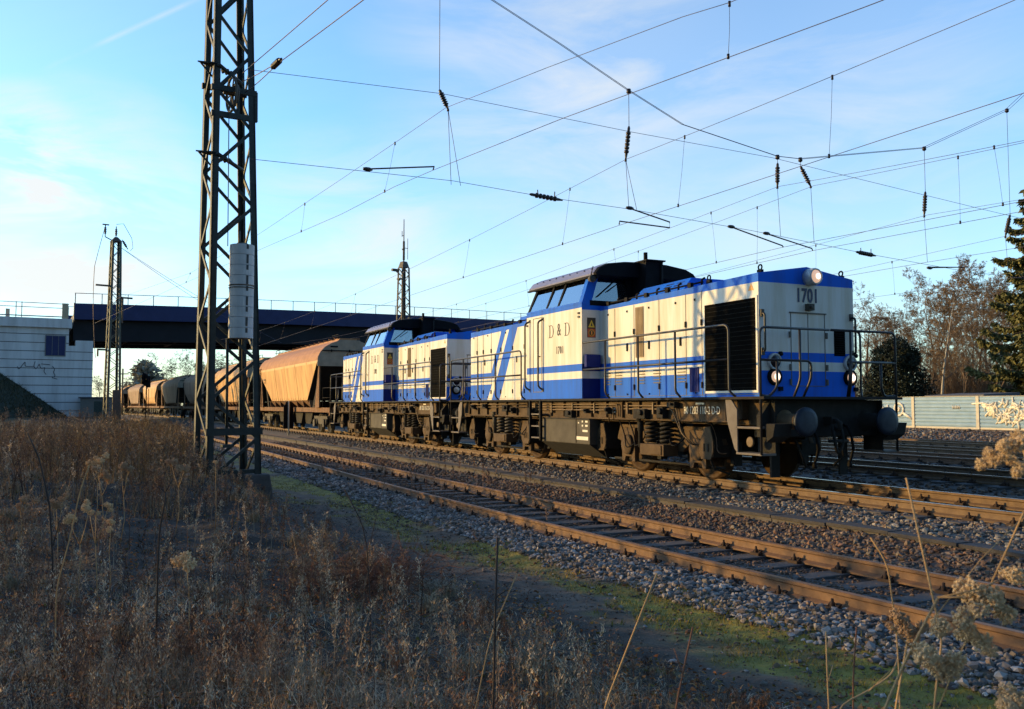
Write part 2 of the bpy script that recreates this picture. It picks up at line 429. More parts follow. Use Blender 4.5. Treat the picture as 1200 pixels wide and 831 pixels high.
nz = wob(S * 1.7, T * 1.7)
C = lerp3(C, (.13, .088, .06), sstep(-7.6, -6.9, Te))                    # trodden dark path
mfine = wob(S * 7, T * 7); moss = sstep(-7.35, -6.9, Te + nz * .9 + mfine * .6) * (1 - sstep(-6.2, -5.95, Te + nz * .3)) * sstep(-.95, -.2, wob(S * 2.2 + 4, T * 2.6) + mfine * .5)
C = lerp3(C, (.24, .20, .028), moss * .9)
C = lerp3(C, (.085, .072, .065), sstep(-6.05, -5.75, Te))                    # pale bluish shoulder
C = lerp3(C, (.075, .06, .052), sstep(-5.4, -5.2, Te))
C = lerp3(C, (.12, .08, .06), sstep(-3.9, -3.6, Te))
C = lerp3(C, (.16, .14, .12), sstep(-2.2, -1.8, Te))
C = lerp3(C, (.05, .042, .036), sstep(-.8, -.5, Te))
C = lerp3(C, (.11, .095, .08), sstep(18, 20, Te))
C = lerp3(C, (.26, .14, .06), sstep(37.6, 38.3, Te) * (1 - sstep(60, 80, Te)))
C = lerp3(C, (.085, .085, .04), sstep(70, 110, Te))
lft = sstep(-13, -18, Te) * sstep(8, 20, S)
C = lerp3(C, (.09, .10, .045), lft)
C *= (1 + .25 * np.random.default_rng(1).standard_normal((nS, nT, 1)) * (np.abs(S) < 32)[..., None])
ground = fast_mesh('ground', np.stack([X, Y, Z], -1).reshape(-1, 3), F, 'ground_mix', np.clip(C, .004, 1).reshape(-1, 3), smooth=True)
tag(ground, kind='structure')

# ------------------------------------------------------------------ loose stones of the ballast
t_ = (1 + 5 ** .5) / 2
ICO = np.array([(-1, t_, 0), (1, t_, 0), (-1, -t_, 0), (1, -t_, 0), (0, -1, t_), (0, 1, t_), (0, -1, -t_), (0, 1, -t_), (t_, 0, -1), (t_, 0, 1), (-t_, 0, -1), (-t_, 0, 1)]) / math.sqrt(1 + t_ * t_)
ICOF = np.array([(0, 11, 5), (0, 5, 1), (0, 1, 7), (0, 7, 10), (0, 10, 11), (1, 5, 9), (5, 11, 4), (11, 10, 2), (10, 7, 6), (7, 1, 8), (3, 9, 4), (3, 4, 2), (3, 2, 6), (3, 6, 8), (3, 8, 9), (4, 9, 5), (2, 4, 11), (6, 2, 10), (8, 6, 7), (9, 8, 1)])
def stones(name, regions):
    Vs, Fs, Cs = [], [], []; off = 0
    for (s0, s1, t0, t1, n, r0, r1, pal, near) in regions:
        s = rng.uniform(s0, s1, n); te = rng.uniform(t0, t1, n)
        t = te + (toffN(s) if near else toffL(s))
        # stones that lie on a sleeper or below a rail are left out by the sink depth
        p = rng.permutation(n)
        r = rng.uniform(r0, r1, n) * rng.uniform(.75, 1.15, n)
        sc3 = r[:, None] * rng.uniform(.5, 1.25, (n, 3)) * np.array([1, 1, .75])
        q = rng.standard_normal((n, 4)); q /= np.linalg.norm(q, axis=1)[:, None]
        a, b, c, d = q.T
        Rm = np.stack([np.stack([1 - 2 * (c * c + d * d), 2 * (b * c - a * d), 2 * (b * d + a * c)], -1), np.stack([2 * (b * c + a * d), 1 - 2 * (b * b + d * d), 2 * (c * d - a * b)], -1), np.stack([2 * (b * d - a * c), 2 * (c * d + a * b), 1 - 2 * (b * b + c * c)], -1)], 1)
        V = ICO[None] * (1 + rng.uniform(-.4, .36, (n, 12, 1)))
        V = np.einsum('nij,nkj->nki', Rm, V) * sc3[:, None, :]
        z = hz(s, t) + r * rng.uniform(-.25, .55, n)
        pos = np.stack([P0[0] + s * D[0] + t * N[0], P0[1] + s * D[1] + t * N[1], z], -1)
        V = V + pos[:, None, :]
        Vs.append(V.reshape(-1, 3)); Fs.append((ICOF[None] + off + 12 * np.arange(n)[:, None, None]).reshape(-1, 3)); off += 12 * n
        cc = np.asarray(pal)[rng.integers(0, len(pal), n)] * rng.uniform(.6, 1.3, (n, 1))
        Cs.append(np.repeat(cc, 12, 0))
    o = fast_mesh(name, np.concatenate(Vs), np.concatenate(Fs), 'stone_mix', np.concatenate(Cs))
    return tag(o, 'loose ballast stones lying between and beside the rails', 'ballast', kind='stuff')
BLUE = [(.25, .225, .215), (.32, .29, .275), (.17, .155, .145), (.43, .39, .36), (.14, .12, .105), (.25, .185, .14)]
BRWN = [(.20, .13, .095), (.22, .17, .13), (.28, .20, .14), (.16, .10, .075), (.21, .13, .09), (.12, .09, .08), (.25, .14, .09), (.14, .12, .115), (.20, .17, .14)]
GREY = [(.20, .17, .15), (.30, .26, .21), (.15, .13, .125), (.24, .16, .11), (.36, .32, .27)]
DULL = [(.14, .088, .062), (.18, .115, .08), (.11, .08, .065), (.22, .145, .10)]
stones('ballast_gravel', [
    (-11, 5, -6.25, -5.33, 10500, .018, .042, BLUE, True), (5, 28, -6.25, -5.33, 5200, .03, .055, BLUE, True),
    (-11, 5, -6.9, -5.95, 900, .010, .032, BRWN + BLUE, True), (-11, 5, -7.9, -6.1, 9000, .004, .013, DULL + BRWN, True), (-11, 6, -7.7, -6.2, 350, .012, .03, BLUE + BRWN, True),
    (-11, 5, -5.22, -3.88, 6500, .014, .030, DULL, True), (5, 26, -5.22, -3.88, 3800, .025, .05, DULL, True),
    (-11, 5, -3.72, -2.25, 13000, .018, .042, BRWN, True), (5, 30, -3.72, -2.25, 5200, .03, .055, BRWN, True),
    (-11, 6, -1.95, -.82, 8000, .018, .044, GREY, False), (6, 30, -1.95, -.82, 3600, .03, .055, GREY, False),
    (-11, 8, -.68, .7, 2600, .025, .05, DULL, False), (-9, 10, .82, 3.9, 2600, .03, .06, DULL, False), (4, 60, 19, 38.5, 15000, .05, .11, GREY + DULL, False), (-8, 30, 5.8, 19, 7000, .03, .07, DULL, False)])

# ------------------------------------------------------------------ railway tracks
def rail_mesh(s0, s1, tc, toff, ztop, step, mats, name, parent, hgt=.16):
    prof = [(-.072, 0), (-.072, .02), (-.02, .045), (-.012, .115), (-.036, .128), (-.036, .155), (-.028, .16), (.028, .16), (.036, .155), (.036, .128), (.012, .115), (.02, .045), (.072, .02), (.072, 0)]
    sv = np.arange(s0, s1 + .01, step); n = len(prof)
    mb = MB(); vs = []
    for s in sv:
        tq = tc + float(toff(np.array(s)))
        for (u, v) in prof: vs.append(W(s, tq + u, ztop - hgt + v))
    fs = []; mi = []
    for i in range(len(sv) - 1):
        for j in range(n):
            k = (j + 1) % n
            mb.f.append((i * n + j, (i + 1) * n + j, (i + 1) * n + k, i * n + k)); mb.m.append(1 if j in (6, 7, ) and j == 6 else 0); mb.sm.append(False)
    mb.v = [tuple(v) for v in vs]
    return mb.build(name, mats, parent)
def make_track(label, tc, toff, ztop, s0, s1, mats, sl0=None, sl1=None, step=.8, sink=0.0, mine=True):
    root = thing('railway_track', label, 'railway track', W(s0, tc, ztop - .16))
    inv = Matrix.Translation(-root.location)
    for sg in (-1, 1):
        o = rail_mesh(s0, s1, tc + sg * .7535, toff, ztop, step, mats, 'rail', root); o.data.transform(inv)
    if sl0 is not None:
        sm = MB(); sm.box(-.125, .125, -1.15, 1.15, -.15, -.002); smesh = None
        cm_ = MB()
        for sg in (-1, 1):
            cm_.cut()
            for e in (-1, 1):
                y = sg * .7535 + e * .105
                cm_.box(-.075, .075, y - .035, y + .035, -.004, .03); cm_.lathe((0.0, y, .02), (0, 0, 1), [(0, .024), (.05, .024), (.055, .014), (.085, .013)], 6)
                cm_.tube([(-.05, y, .03), (-.06, y - e * .04, .055), (0, y - e * .05, .05), (.06, y - e * .04, .055), (.05, y, .03)], .012, 4)
        first = None
        for s in np.arange(sl0, sl1, .63):
            tq = tc + float(toff(np.array(s)))
            e = .05; hd = math.atan2(float(toff(np.array(s + e)) - toff(np.array(s - e))), 2 * e)
            if first is None:
                o = sm.build('sleeper', 'sleeper_wood', root, bevel=.012); c = cm_.build_each('rail_fastening', 'clip_rust', o); first = (o, c)
            else:
                o = first[0].copy(); col.objects.link(o); o.parent = root
                for fc in first[1]: c = fc.copy(); col.objects.link(c); c.parent = o
            o.location = W(s + random.uniform(-.03, .03), tq, ztop - .16) - root.location
            o.rotation_euler = (0, 0, math.atan2(D[1], D[0]) - hd + random.uniform(-.012, .012))
    return root
TN = -4.555
make_track('rusty railway track nearest the camera, empty, dark sleepers in brown ballast', TN, toffN, -.35, -13, 110, ['rail_rust', 'rail_top_rust'], -11.5, 50)
make_track('railway track under the train, brown rails with shiny steel tops', 0, toffL, 0, -13, 190, ['rail_rust_dull', 'rail_top_steel'], -11.5, 50)
for tcx, lab, mm in ((5.0, 'bright polished railway track directly behind the front locomotive', ['rail_rust_dull', 'rail_top_steel']),
                 (9.35, 'second empty railway track behind the train, with brown rail sides', ['rail_rust', 'rail_top_steel']),
                 (12.9, 'third empty railway track behind the train, dull dark rails', ['rail_rust_dull', 'rail_top_steel']),
                 (17.2, 'farthest railway track, thin rails on grey gravel before the noise barrier', ['rail_rust_dull', 'rail_top_steel'])):
    make_track(lab, tcx, lambda s: np.asarray(s) * 0.0, 0.0, -12, 120, mm, -9, 21, step=3)
# concrete cable duct between the two front tracks
mb = MB(); tp = [(-12, -1.75), (-7, -1.88), (-5, -1.9), (-3, -2.05), (-1, -2.13), (8, -2.38), (20, -2.62), (40, -3.0), (60, -3.6)]
for k, s in enumerate(np.arange(-12, 56, .98)):
    a = np.interp(s, *zip(*tp)); b = np.interp(s + .965, *zip(*tp)); j = random.uniform(-.012, .012)
    za = -.285 + random.uniform(-.008, .008)
    for (u0, u1, z0, z1, m) in ((-.16, .16, za, za + .045, 0), (-.135, .135, -.55, za - .003, 1)):
        pts = [W(s, a + u0 + j, z0), W(s + .965, b + u0 + j, z0), W(s + .965, b + u1 + j, z0), W(s, a + u1 + j, z0)]
        mb.hexa(pts[::-1] + [Vector((p.x, p.y, z1)) for p in pts[::-1]], m)
o = mb.build('cable_trough', ['trough_top', 'concrete_dark'], bevel=.006)
tag(o, 'long low concrete cable duct lying between the rusty track and the train', 'cable duct')

# ------------------------------------------------------------------ diesel locomotives (x forward, -y the side seen)
HW, HZ0 = 1.05, 1.455
def stripes_side(mb, x0, x1, y, ztop, zb=HZ0, flip=False):
    """hood or cab side in its painted bands: 0 blue, 1 white"""
    zs = [(zb, 1.885, 0), (1.885, 2.045, 1), (2.045, 2.2, 0), (2.2, ztop - .085, 1), (ztop - .085, ztop, 0)]
    for a, b, m in zs: mb.add([(x0, y, a), (x1, y, a), (x1, y, b), (x0, y, b)], [(0, 1, 2, 3) if not flip else (3, 2, 1, 0)], m)
def hood_mesh(mb, xa, xb, za, zb, apex, sgn):
    """hood from the cab (xa, edge height za) to its end (xb, zb), closed end; sgn = +1 front"""
    for y, fl in ((-HW, sgn < 0), (HW, sgn > 0)):
        for (a0, a1, b0, b1, m) in ((HZ0, HZ0, 1.885, 1.885, 0), (1.885, 1.885, 2.045, 2.045, 1), (2.045, 2.045, 2.2, 2.2, 0), (2.2, 2.2, za - .075, zb - .15, 1), (za - .075, zb - .15, za, zb, 0)):
            mb.add([(xa, y, a0), (xb, y, a1), (xb, y, b1), (xa, y, b0)], [(0, 1, 2, 3) if not fl else (3, 2, 1, 0)], m)
    # end face bands
    for (a, b, m) in ((HZ0, 1.885, 0), (1.885, 2.045, 1), (2.045, 2.2, 0), (2.2, zb - .15, 1)):
        mb.add([(xb, -HW, a), (xb, HW, a), (xb, HW, b), (xb, -HW, b)], [(0, 1, 2, 3) if sgn > 0 else (3, 2, 1, 0)], m)
    mb.add([(xb, -HW, zb - .15), (xb, HW, zb - .15), (xb, HW, zb), (xb, 0, zb + apex), (xb, -HW, zb)], [(0, 1, 2, 3, 4) if sgn > 0 else (4, 3, 2, 1, 0)], 0)
    # roof
    mb.add([(xa, -HW, za), (xb, -HW, zb), (xb, 0, zb + apex), (xa, 0, za + apex), (xa, HW, za), (xb, HW, zb)], [(0, 1, 2, 3), (3, 2, 5, 4)], 0)
def louvre(mb, x0, x1, y, z0, z1, n, m, dirn=-1, axis='y'):
    for i in range(n):
        z = z0 + (z1 - z0) * (i + .5) / n; h = (z1 - z0) / n
        if axis == 'y': mb.hexa([(x0, y, z - h * .42), (x1, y, z - h * .42), (x1, y - dirn * .03, z + h * .3), (x0, y - dirn * .03, z + h * .3), (x0, y + dirn * .012, z - h * .40), (x1, y + dirn * .012, z - h * .40), (x1, y - dirn * .02, z + h * .4), (x0, y - dirn * .02, z + h * .4)], m)
def letter_D(mb, x, z, w, h, y, m=0, t=.022):
    """a thin roman capital D on the plane y"""
    e = .004
    def q(a, b, c, d): mb.hexa([(a[0], y, a[1]), (b[0], y, b[1]), (c[0], y, c[1]), (d[0], y, d[1])] + [(p[0], y - e, p[1]) for p in (a, b, c, d)], m)
    q((x + w * .16, z), (x + w * .16 + t * 1.5, z), (x + w * .16 + t * 1.5, z + h), (x + w * .16, z + h))
    for zz in (z, z + h - t * .6): q((x, zz), (x + w * .55, zz), (x + w * .55, zz + t * .6), (x, zz + t * .6))
    n = 12
    for i in range(n):
        a0 = -PI / 2 + PI * i / n; a1 = -PI / 2 + PI * (i + 1) / n
        def P(a, k):
            th = t * (.55 + 1.1 * math.cos(a) ** 2)
            return (x + w * .5 + (w * .5 - (th if k else 0)) * math.cos(a), z + h / 2 + (h / 2 - (t * .6 if k else 0)) * math.sin(a))
        q(P(a0, 1), P(a0, 0), P(a1, 0), P(a1, 1))
def coil(mb, x, y, z0, z1, r, wr, turns, m):
    n = turns * 10
    mb.tube([(x + r * math.cos(2 * PI * i / 10), y + r * math.sin(2 * PI * i / 10), z0 + (z1 - z0) * i / n) for i in range(n + 1)], wr, 5, m)

def make_loco(number, label, s_mid, lit):
    tt0 = float(toffL(np.array(s_mid)))
    sl_ = float(toffL(np.array(s_mid + 2)) - toffL(np.array(s_mid - 2))) / 4
    ang = math.atan2(-D[1], -D[0]) - sl_ * 1.0
    root = thing('diesel_locomotive', label, 'locomotive', W(s_mid, tt0, 0), ang, 'blue and white diesel locomotives at the head of the train')
    B = lambda mb, name, mats, par=root, bevel=0.0: mb.build(name, mats, par, bevel)
    # --- frame
    mb = MB()
    mb.box(-6.55, 6.55, -1.18, 1.18, .98, 1.40)
    for y0, y1 in ((-1.31, -1.185), (1.185, 1.31)):
        mb.prism([(-6.1, 1.08), (-5.75, 1.08), (-5.6, 1.03), (5.6, 1.03), (5.75, 1.08), (6.1, 1.08), (6.1, 1.40), (-6.1, 1.40)], 'y', y0, y1)
        mb.box(-5.9, 5.9, y0 - (.03 if y0 < 0 else -.1), y0 + (.0 if y0 < 0 else .155), 1.02, 1.05)
        for x in list(np.arange(-5.6, 4.3, .62)) + [5.72]:
            mb.box(x - .015, x + .015, y0 - (.05 if y0 < 0 else -.12), y0 + (.003 if y0 < 0 else .17), 1.06, 1.40)
    B(mb, 'main_frame', 'frame_dirt', bevel=.008)
    mb = MB(); mb.box(-6.85, 6.85, -1.5, 1.5, 1.405, 1.45); B(mb, 'footplate', 'dark_under', bevel=.006)
    # --- pipes and small gear along the frame
    mb = MB()
    for z in (1.33, 1.27, 1.21): mb.tube(rnd([(-1.6, -1.36, z), (2.3 - (1.33 - z) * 3, -1.36, z), (2.3 - (1.33 - z) * 3, -1.34, z - .25)], .06), .014, 5)
    for z in (1.30, 1.24): mb.tube(rnd([(2.55, -1.36, z), (4.3 - (1.3 - z) * 2, -1.36, z), (4.45, -1.34, .8), (4.7, -1.28, .62)], .08), .013, 5)
    for z in (1.33, 1.26): mb.tube([(-5.5, -1.36, z), (-2.0, -1.36, z)], .012, 5)
    for x in (-1.4, -.55, .45, 1.4, 2.7, 3.6): mb.box(x - .02, x + .02, -1.39, -1.32, 1.14, 1.36)
    B(mb, 'brake_pipes', 'buffer_tan')
    mb = MB()
    for (x, z, a, b) in ((-5.2, 1.28, .1, .08), (-3.05, 1.25, .16, .1), (-1.55, 1.18, .15, .12), (.35, 1.14, .16, .1), (2.0, 1.22, .04, .09), (1.1, 1.20, .05, .06), (3.2, 1.17, .2, .12), (3.9, 1.2, .1, .13), (4.25, 1.33, .12, .06), (-4.4, 1.3, .12, .08), (-2.6, 1.2, .05, .1)):
        mb.cut(); mb.box(x - a, x + a, -1.44, -1.315, z - b, z + b * .6)
        mb.lathe((x + a * .4, -1.44, z), (0, -1, 0), [(0, b * .45), (.05, b * .45), (.055, .001)], 10)
    mb.build_each('valve_box', 'dark_under', root, .01)
    mb = MB()
    for (a, b, sg) in (((2.2, 1.0), (2.75, .6), .3), ((2.55, 1.0), (3.1, .75), .35), ((4.1, 1.2), (4.9, .6), .2), ((-2.4, 1.0), (-3.0, .55), .25), ((-2.0, 1.1), (-2.5, .6), .2), ((-4.7, 1.05), (-4.1, .6), .2), ((-5.6, 1.1), (-5.2, .55), .25), ((3.7, 1.0), (4.4, .75), .3), ((5.2, 1.0), (5.6, .5), .2)):
        mb.cut(); mb.tube([(a[0] + (b[0] - a[0]) * k / 8, -1.25 + .04 * math.sin(k), a[1] + (b[1] - a[1]) * k / 8 - sg * math.sin(PI * k / 8)) for k in range(9)], .014, 5)
    mb.build_each('hanging_cable', 'black_metal', root)
    # --- fuel tank
    mb = MB()
    mb.prism([(-1.42, .48), (-1.42, 1.025), (1.42, 1.025), (1.42, .48), (1.0, .2), (-1.0, .2)], 'x', -.95, 1.28, 0)
    tk = B(mb, 'fuel_tank', 'frame_grey', bevel=.012)
    mb = MB(); mb.prism([(-1.43, .475), (-1.02, .195), (1.02, .195), (1.43, .475)], 'x', -.96, 1.29); B(mb, 'tank_sump', 'dark_under', tk)
    mb = MB(); mb.box(.68, .70, -1.428, -1.421, .5, 1.02); mb.box(-.95, 1.28, -1.44, -1.42, 1.0, 1.03); B(mb, 'tank_seam', 'dark_under', tk)
    mb = MB()
    for (x0, x1, z, h) in ((.78, .83, .93, .03), (.95, 1.0, .96, .04), (1.1, 1.2, .96, .04), (.95, 1.0, .87, .04), (1.1, 1.2, .87, .04), (.98, 1.2, .76, .045), (.72, 1.22, .6, .075)):
        mb.box(x0, x1, -1.427, -1.421, z - h / 2, z + h / 2)
    B(mb, 'tank_lettering', 'letter_white', tk)
    # --- hoods
    for sgn, nm in ((1, 'front_hood'), (-1, 'rear_hood')):
        xa, xb = 1.1 * sgn, 6.23 * sgn
        if sgn < 0: xa = -1.55
        za, zb = (3.43, 3.51) if sgn > 0 else (3.43, 3.41)
        mb = MB(); hood_mesh(mb, xa, xb, za, zb, .16, sgn)
        hd = B(mb, nm, ['blue_paint', 'white_paint'])
        # door seams, hinges, latches
        sm = MB(); ht = MB(); n_y = -1
        xs = ([2.46 - .25, 1.95, 1.25, 2.95, 3.55, 4.3, 4.68] if sgn > 0 else [-5.75, -5.3, -4.75, -4.1, -3.35, -2.65])
        if sgn > 0: xs = [1.72, 2.46, 3.35, 4.22, 4.7]
        for ys in (-1, 1):
            for x in xs:
                zt = za + (zb - za) * (x - xa) / (xb - xa)
                sm.box(x - .006, x + .006, ys * (HW + .003) - .003, ys * (HW + .003) + .003, HZ0 + .03, zt - .1)
                for z in (1.62, 2.75): ht.cut(); ht.box(x - .018, x + .018, ys * (HW + .012) - .012, ys * (HW + .012) + .012, z, z + .11)
            sm.box(min(xa, xb) + .02, max(xa, xb) - .02, ys * (HW + .003) - .003, ys * (HW + .003) + .003, HZ0 + .035, HZ0 + .043)
            for x in ((2.2, 3.0, 4.05) if sgn > 0 else (-5.2, -4.45, -3.1)):
                ht.cut(); ht.box(x - .02, x + .02, ys * (HW + .01) - .01, ys * (HW + .01) + .01, 2.42, 2.58)
            for x in ((1.45, 2.2, 3.0, 3.9, 4.5) if sgn > 0 else (-6.0, -5.0, -3.8, -2.2)):
                ht.cut(); ht.box(x - .015, x + .015, ys * (HW + .008) - .008, ys * (HW + .008) + .008, 3.22, 3.26); ht.cut(); ht.box(x - .015, x + .015, ys * (HW + .008) - .008, ys * (HW + .008) + .008, 1.52, 1.55)
        B(sm, 'door_seams', 'seam', hd); ht.build_each('door_latch', 'black_metal', hd)
        # edge rail with hinges along the roof edge
        er = MB()
        x1 = 4.72 if sgn > 0 else -6.15
        for ys in (-1, 1):
            zt1 = za + (zb - za) * (x1 - xa) / (xb - xa)
            er.cut(); er.tube([(xa + .05 * sgn, ys * (HW - .02), za + .055), (x1, ys * (HW - .02), zt1 + .055)], .018, 5, 1)
            for k in range(5):
                x = xa + (x1 - xa) * (k + .5) / 5; z = za + (zt1 - za) * (k + .5) / 5
                er.box(x - .05, x + .05, ys * (HW - .01) - .035, ys * (HW - .01) + .035, z + .0, z + .085, 1)
                er.tube([(x + .2, ys * (HW - .12), z + .02), (x + .2, ys * (HW - .12), z + .13), (x + .28, ys * (HW - .12), z + .15)], .022, 5, 1)
        er.build_each('roof_edge_rail', ['blue_paint', 'black_metal'], hd)
        # roof hatch
        hm = MB()
        if sgn > 0: a, b, zc = 1.95, 3.85, 3.76
        else: a, b, zc = -3.9, -1.75, 3.66
        pl = [(a, -.84, 3.49), (b, -.84, 3.50), (b, .84, 3.50), (a, .84, 3.49), (a + .12, -.55, zc), (b - .12, -.55, zc + .02), (b - .12, .55, zc + .02), (a + .12, .55, zc)]
        hm.hexa(pl); hh = B(hm, 'roof_hatch', 'blue_paint', hd, .01)
        vm = MB()
        for gx in ((2.98, 3.32) if sgn > 0 else (-3.4, -2.6)):
            for k in range(3):
                z = 3.575 + k * .055; y = -.84 + .29 * (z - 3.49) / (zc - 3.49)
                if k == 0: vm.cut()
                vm.hexa([(gx, y - .012, z), (gx + .26, y - .012, z), (gx + .26, y + .02, z + .0), (gx, y + .02, z), (gx + .03, y + .012, z + .03), (gx + .29, y + .012, z + .03), (gx + .29, y + .04, z + .03), (gx + .03, y + .04, z + .03)])
        vm.build_each('hatch_vent', 'black_metal', hh)
        if sgn < 0:
            hm = MB()
            for (x, y, l) in ((-3.3, -.75, .9), (-2.2, -.7, .5)): hm.cut(); hm.box(x, x + l, y - .12, y + .12, 3.45, 3.62)
            hm.build_each('roof_box', 'blue_paint', hd, .01)
        # lifting eyes
        em = MB()
        for (x, y) in ((xb - .12 * sgn, -.9), (xb - .12 * sgn, .9), (xb - 1.5 * sgn, -.9)):
            z = zb + .16 * (1 - abs(y) / HW)
            em.cut(); em.box(x - .05, x + .05, y - .03, y + .03, z - .04, z + .05); em.tube([(x + .045 * math.cos(2 * PI * i / 10), y, z + .09 + .045 * math.sin(2 * PI * i / 10)) for i in range(11)], .014, 5)
        em.build_each('lifting_eye', 'black_metal', hd)
        if sgn > 0:
            for ys in (-1, 1):      # radiator grilles
                gm = MB(); gm.box(4.80, 6.17, ys * HW - .004 - .003 * (1 - ys), ys * HW + .004 + .003 * (ys + 1), 1.56, 3.10, 0)
                for k in range(19):
                    z = 1.60 + k * .08
                    gm.box(4.83, 6.14, min(ys * (HW + .006), ys * (HW + .012)), max(ys * (HW + .006), ys * (HW + .012)), z, z + .008, 1)
                for (a0, a1, c0, c1) in ((4.76, 4.80, 1.52, 3.14), (6.17, 6.21, 1.52, 3.14), (4.80, 6.17, 1.52, 1.56), (4.80, 6.17, 3.10, 3.14)):
                    gm.box(a0, a1, min(ys * HW, ys * (HW + .016)), max(ys * HW, ys * (HW + .016)), c0, c1, 2)
                B(gm, 'radiator_grille', ['grille_black', 'grille_slat', 'white_paint'], hd)
                pm = MB()
                for (x0, x1, z0, z1, m) in ((2.52, 2.81, 2.27, 3.29, 0), (4.33, 4.60, 1.55, 2.0, 1)):
                    pm.cut(); pm.box(x0, x1, min(ys * (HW + .002), ys * (HW + .012)), max(ys * (HW + .002), ys * (HW + .012)), z0, z1, m)
                    for k in range(6): xk = x0 + (x1 - x0) * (k + .5) / 6; pm.box(xk - .008, xk + .008, min(ys * (HW + .012), ys * (HW + .02)), max(ys * (HW + .012), ys * (HW + .02)), z0 + .02, z1 - .02, m)
                pm.build_each('vent_panel', ['brown_panel', 'dark_blue_paint'], hd)
                lm = MB()
                for xl in (1.28, 1.75, 2.6, 3.15, 3.95):
                    lm.cut()
                    for k in range(5): lm.box(xl, xl + .24, min(ys * (HW + .002), ys * (HW + .014)), max(ys * (HW + .002), ys * (HW + .014)), 1.74 + k * .06, 1.757 + k * .06)
                lm.build_each('louvre', 'seam', hd)
            # front face
            x = 6.23
            dm = MB()
            for y in (-.37, .38): dm.box(x + .001, x + .006, y - .007, y + .007, 1.64, 2.87)
            dm.box(x + .001, x + .006, .0, .012, 1.64, 2.87); dm.box(x + .001, x + .02, -.40, .41, 2.865, 2.885); dm.box(x + .001, x + .006, -.37, .38, 1.63, 1.64)
            for y in (-.4, .41):
                for z in (2.5, 1.95, 1.7): dm.box(x + .001, x + .03, y - .015, y + .015, z - .05, z + .05)
            B(dm, 'end_door', 'seam', hd)
            lm = MB(); lm.box(x + .001, x + .008, .59, .84, 2.16, 2.62)
            for k in range(11): lm.box(x + .008, x + .02, .60, .83, 2.18 + k * .04, 2.192 + k * .04, 1)
            B(lm, 'front_louvre', ['grille_black', 'black_metal'], hd)
            bm = MB(); bm.box(x + .001, x + .09, -.05, .08, 2.92, 3.03); bm.lathe((x + .09, .0, 2.97), (1, 0, 0), [(0, .03), (.03, .03)], 10); B(bm, 'lamp_socket', 'frame_grey', hd)
            # headlamps
            hm = MB(); hm.lathe((x - .02, .05, 3.49), (1, 0, 0), [(0, .15), (.1, .15), (.17, .146), (.20, .136), (.21, .12), (.18, .11)], 24, 0)
            hl = B(hm, 'headlight', 'lamp_rim', hd)
            hm = MB(); hm.lathe((x + .15, .05, 3.49), (1, 0, 0), [(0, .112), (.03, .105), (.045, .07), (.05, .001)], 24); B(hm, 'lens', 'lamp_on' if lit else 'lamp_dark', hl)
            if lit: hm = MB(); hm.lathe((x + .202, .07, 3.49), (1, 0, 0), [(0, .05), (.012, .03), (.016, .001)], 16); B(hm, 'bulb', 'lamp_glow', hl)
            for ys in (-.745, .935):
                hm = MB(); hm.lathe((x - .005, ys, 2.035), (1, 0, 0), [(0, .145), (.04, .145), (.06, .13), (.05, .118)], 22); hl = B(hm, 'tail_light', 'lamp_rim', hd)
                hm = MB(); hm.lathe((x + .03, ys, 2.035), (1, 0, 0), [(0, .118), (.02, .1), (.028, .001)], 22); B(hm, 'lens', 'lamp_dark', hl)
                hm = MB(); hm.lathe((x - .005, ys, 1.785), (1, 0, 0), [(0, .145), (.04, .145), (.06, .125), (.05, .11)], 22); hl = B(hm, 'headlight', 'black_metal', hd)
                hm = MB(); hm.lathe((x + .03, ys, 1.785), (1, 0, 0), [(0, .108), (.02, .09), (.028, .001)], 22); B(hm, 'lens', 'lamp_on' if lit else 'lamp_rim', hl)
                if lit: hm = MB(); hm.lathe((x + .059, ys + .02, 1.785), (1, 0, 0), [(0, .06), (.01, .03), (.014, .001)], 16); B(hm, 'bulb', 'lamp_glow', hl)
                hm = MB(); hm.cut(); hm.lathe((x, ys + .13, 2.17), (1, 0, 0), [(0, .04), (.04, .04), (.045, .001)], 10); hm.cut(); hm.box(x + .001, x + .05, ys + .08, ys + .15, 1.55, 1.62); hm.build_each('lamp_bracket', 'black_metal', hd)
            text_mesh(number, .33, 'letter_blue', Matrix.Translation((x + .006, .0, 3.165)) @ FRONT, 'running_number', hd, .74, spacing=1.05, bold=.008)
            hm = MB()
            for ys in (-1, 1): hm.cut(); hm.tube(rnd([(x - .03, ys * .99, 2.83), (x + .09, ys * 1.0, 2.83), (x + .09, ys * 1.0, 2.2), (x - .03, ys * .99, 2.2)], .06), .02, 6); hm.box(x - .0, x + .03, ys * .99 - .035, ys * .99 + .035, 2.78, 2.9); hm.box(x, x + .03, ys * .99 - .035, ys * .99 + .035, 2.14, 2.26)
            hm.build_each('grab_handle', 'rail_tube', hd)
            mm = MB(); mm.prism([(5.98, 3.23), (6.12, 3.23), (6.05, 3.35)], 'y', -HW - .006, -HW - .002); B(mm, 'warning_triangle', 'sign_orange', hd)
        else:
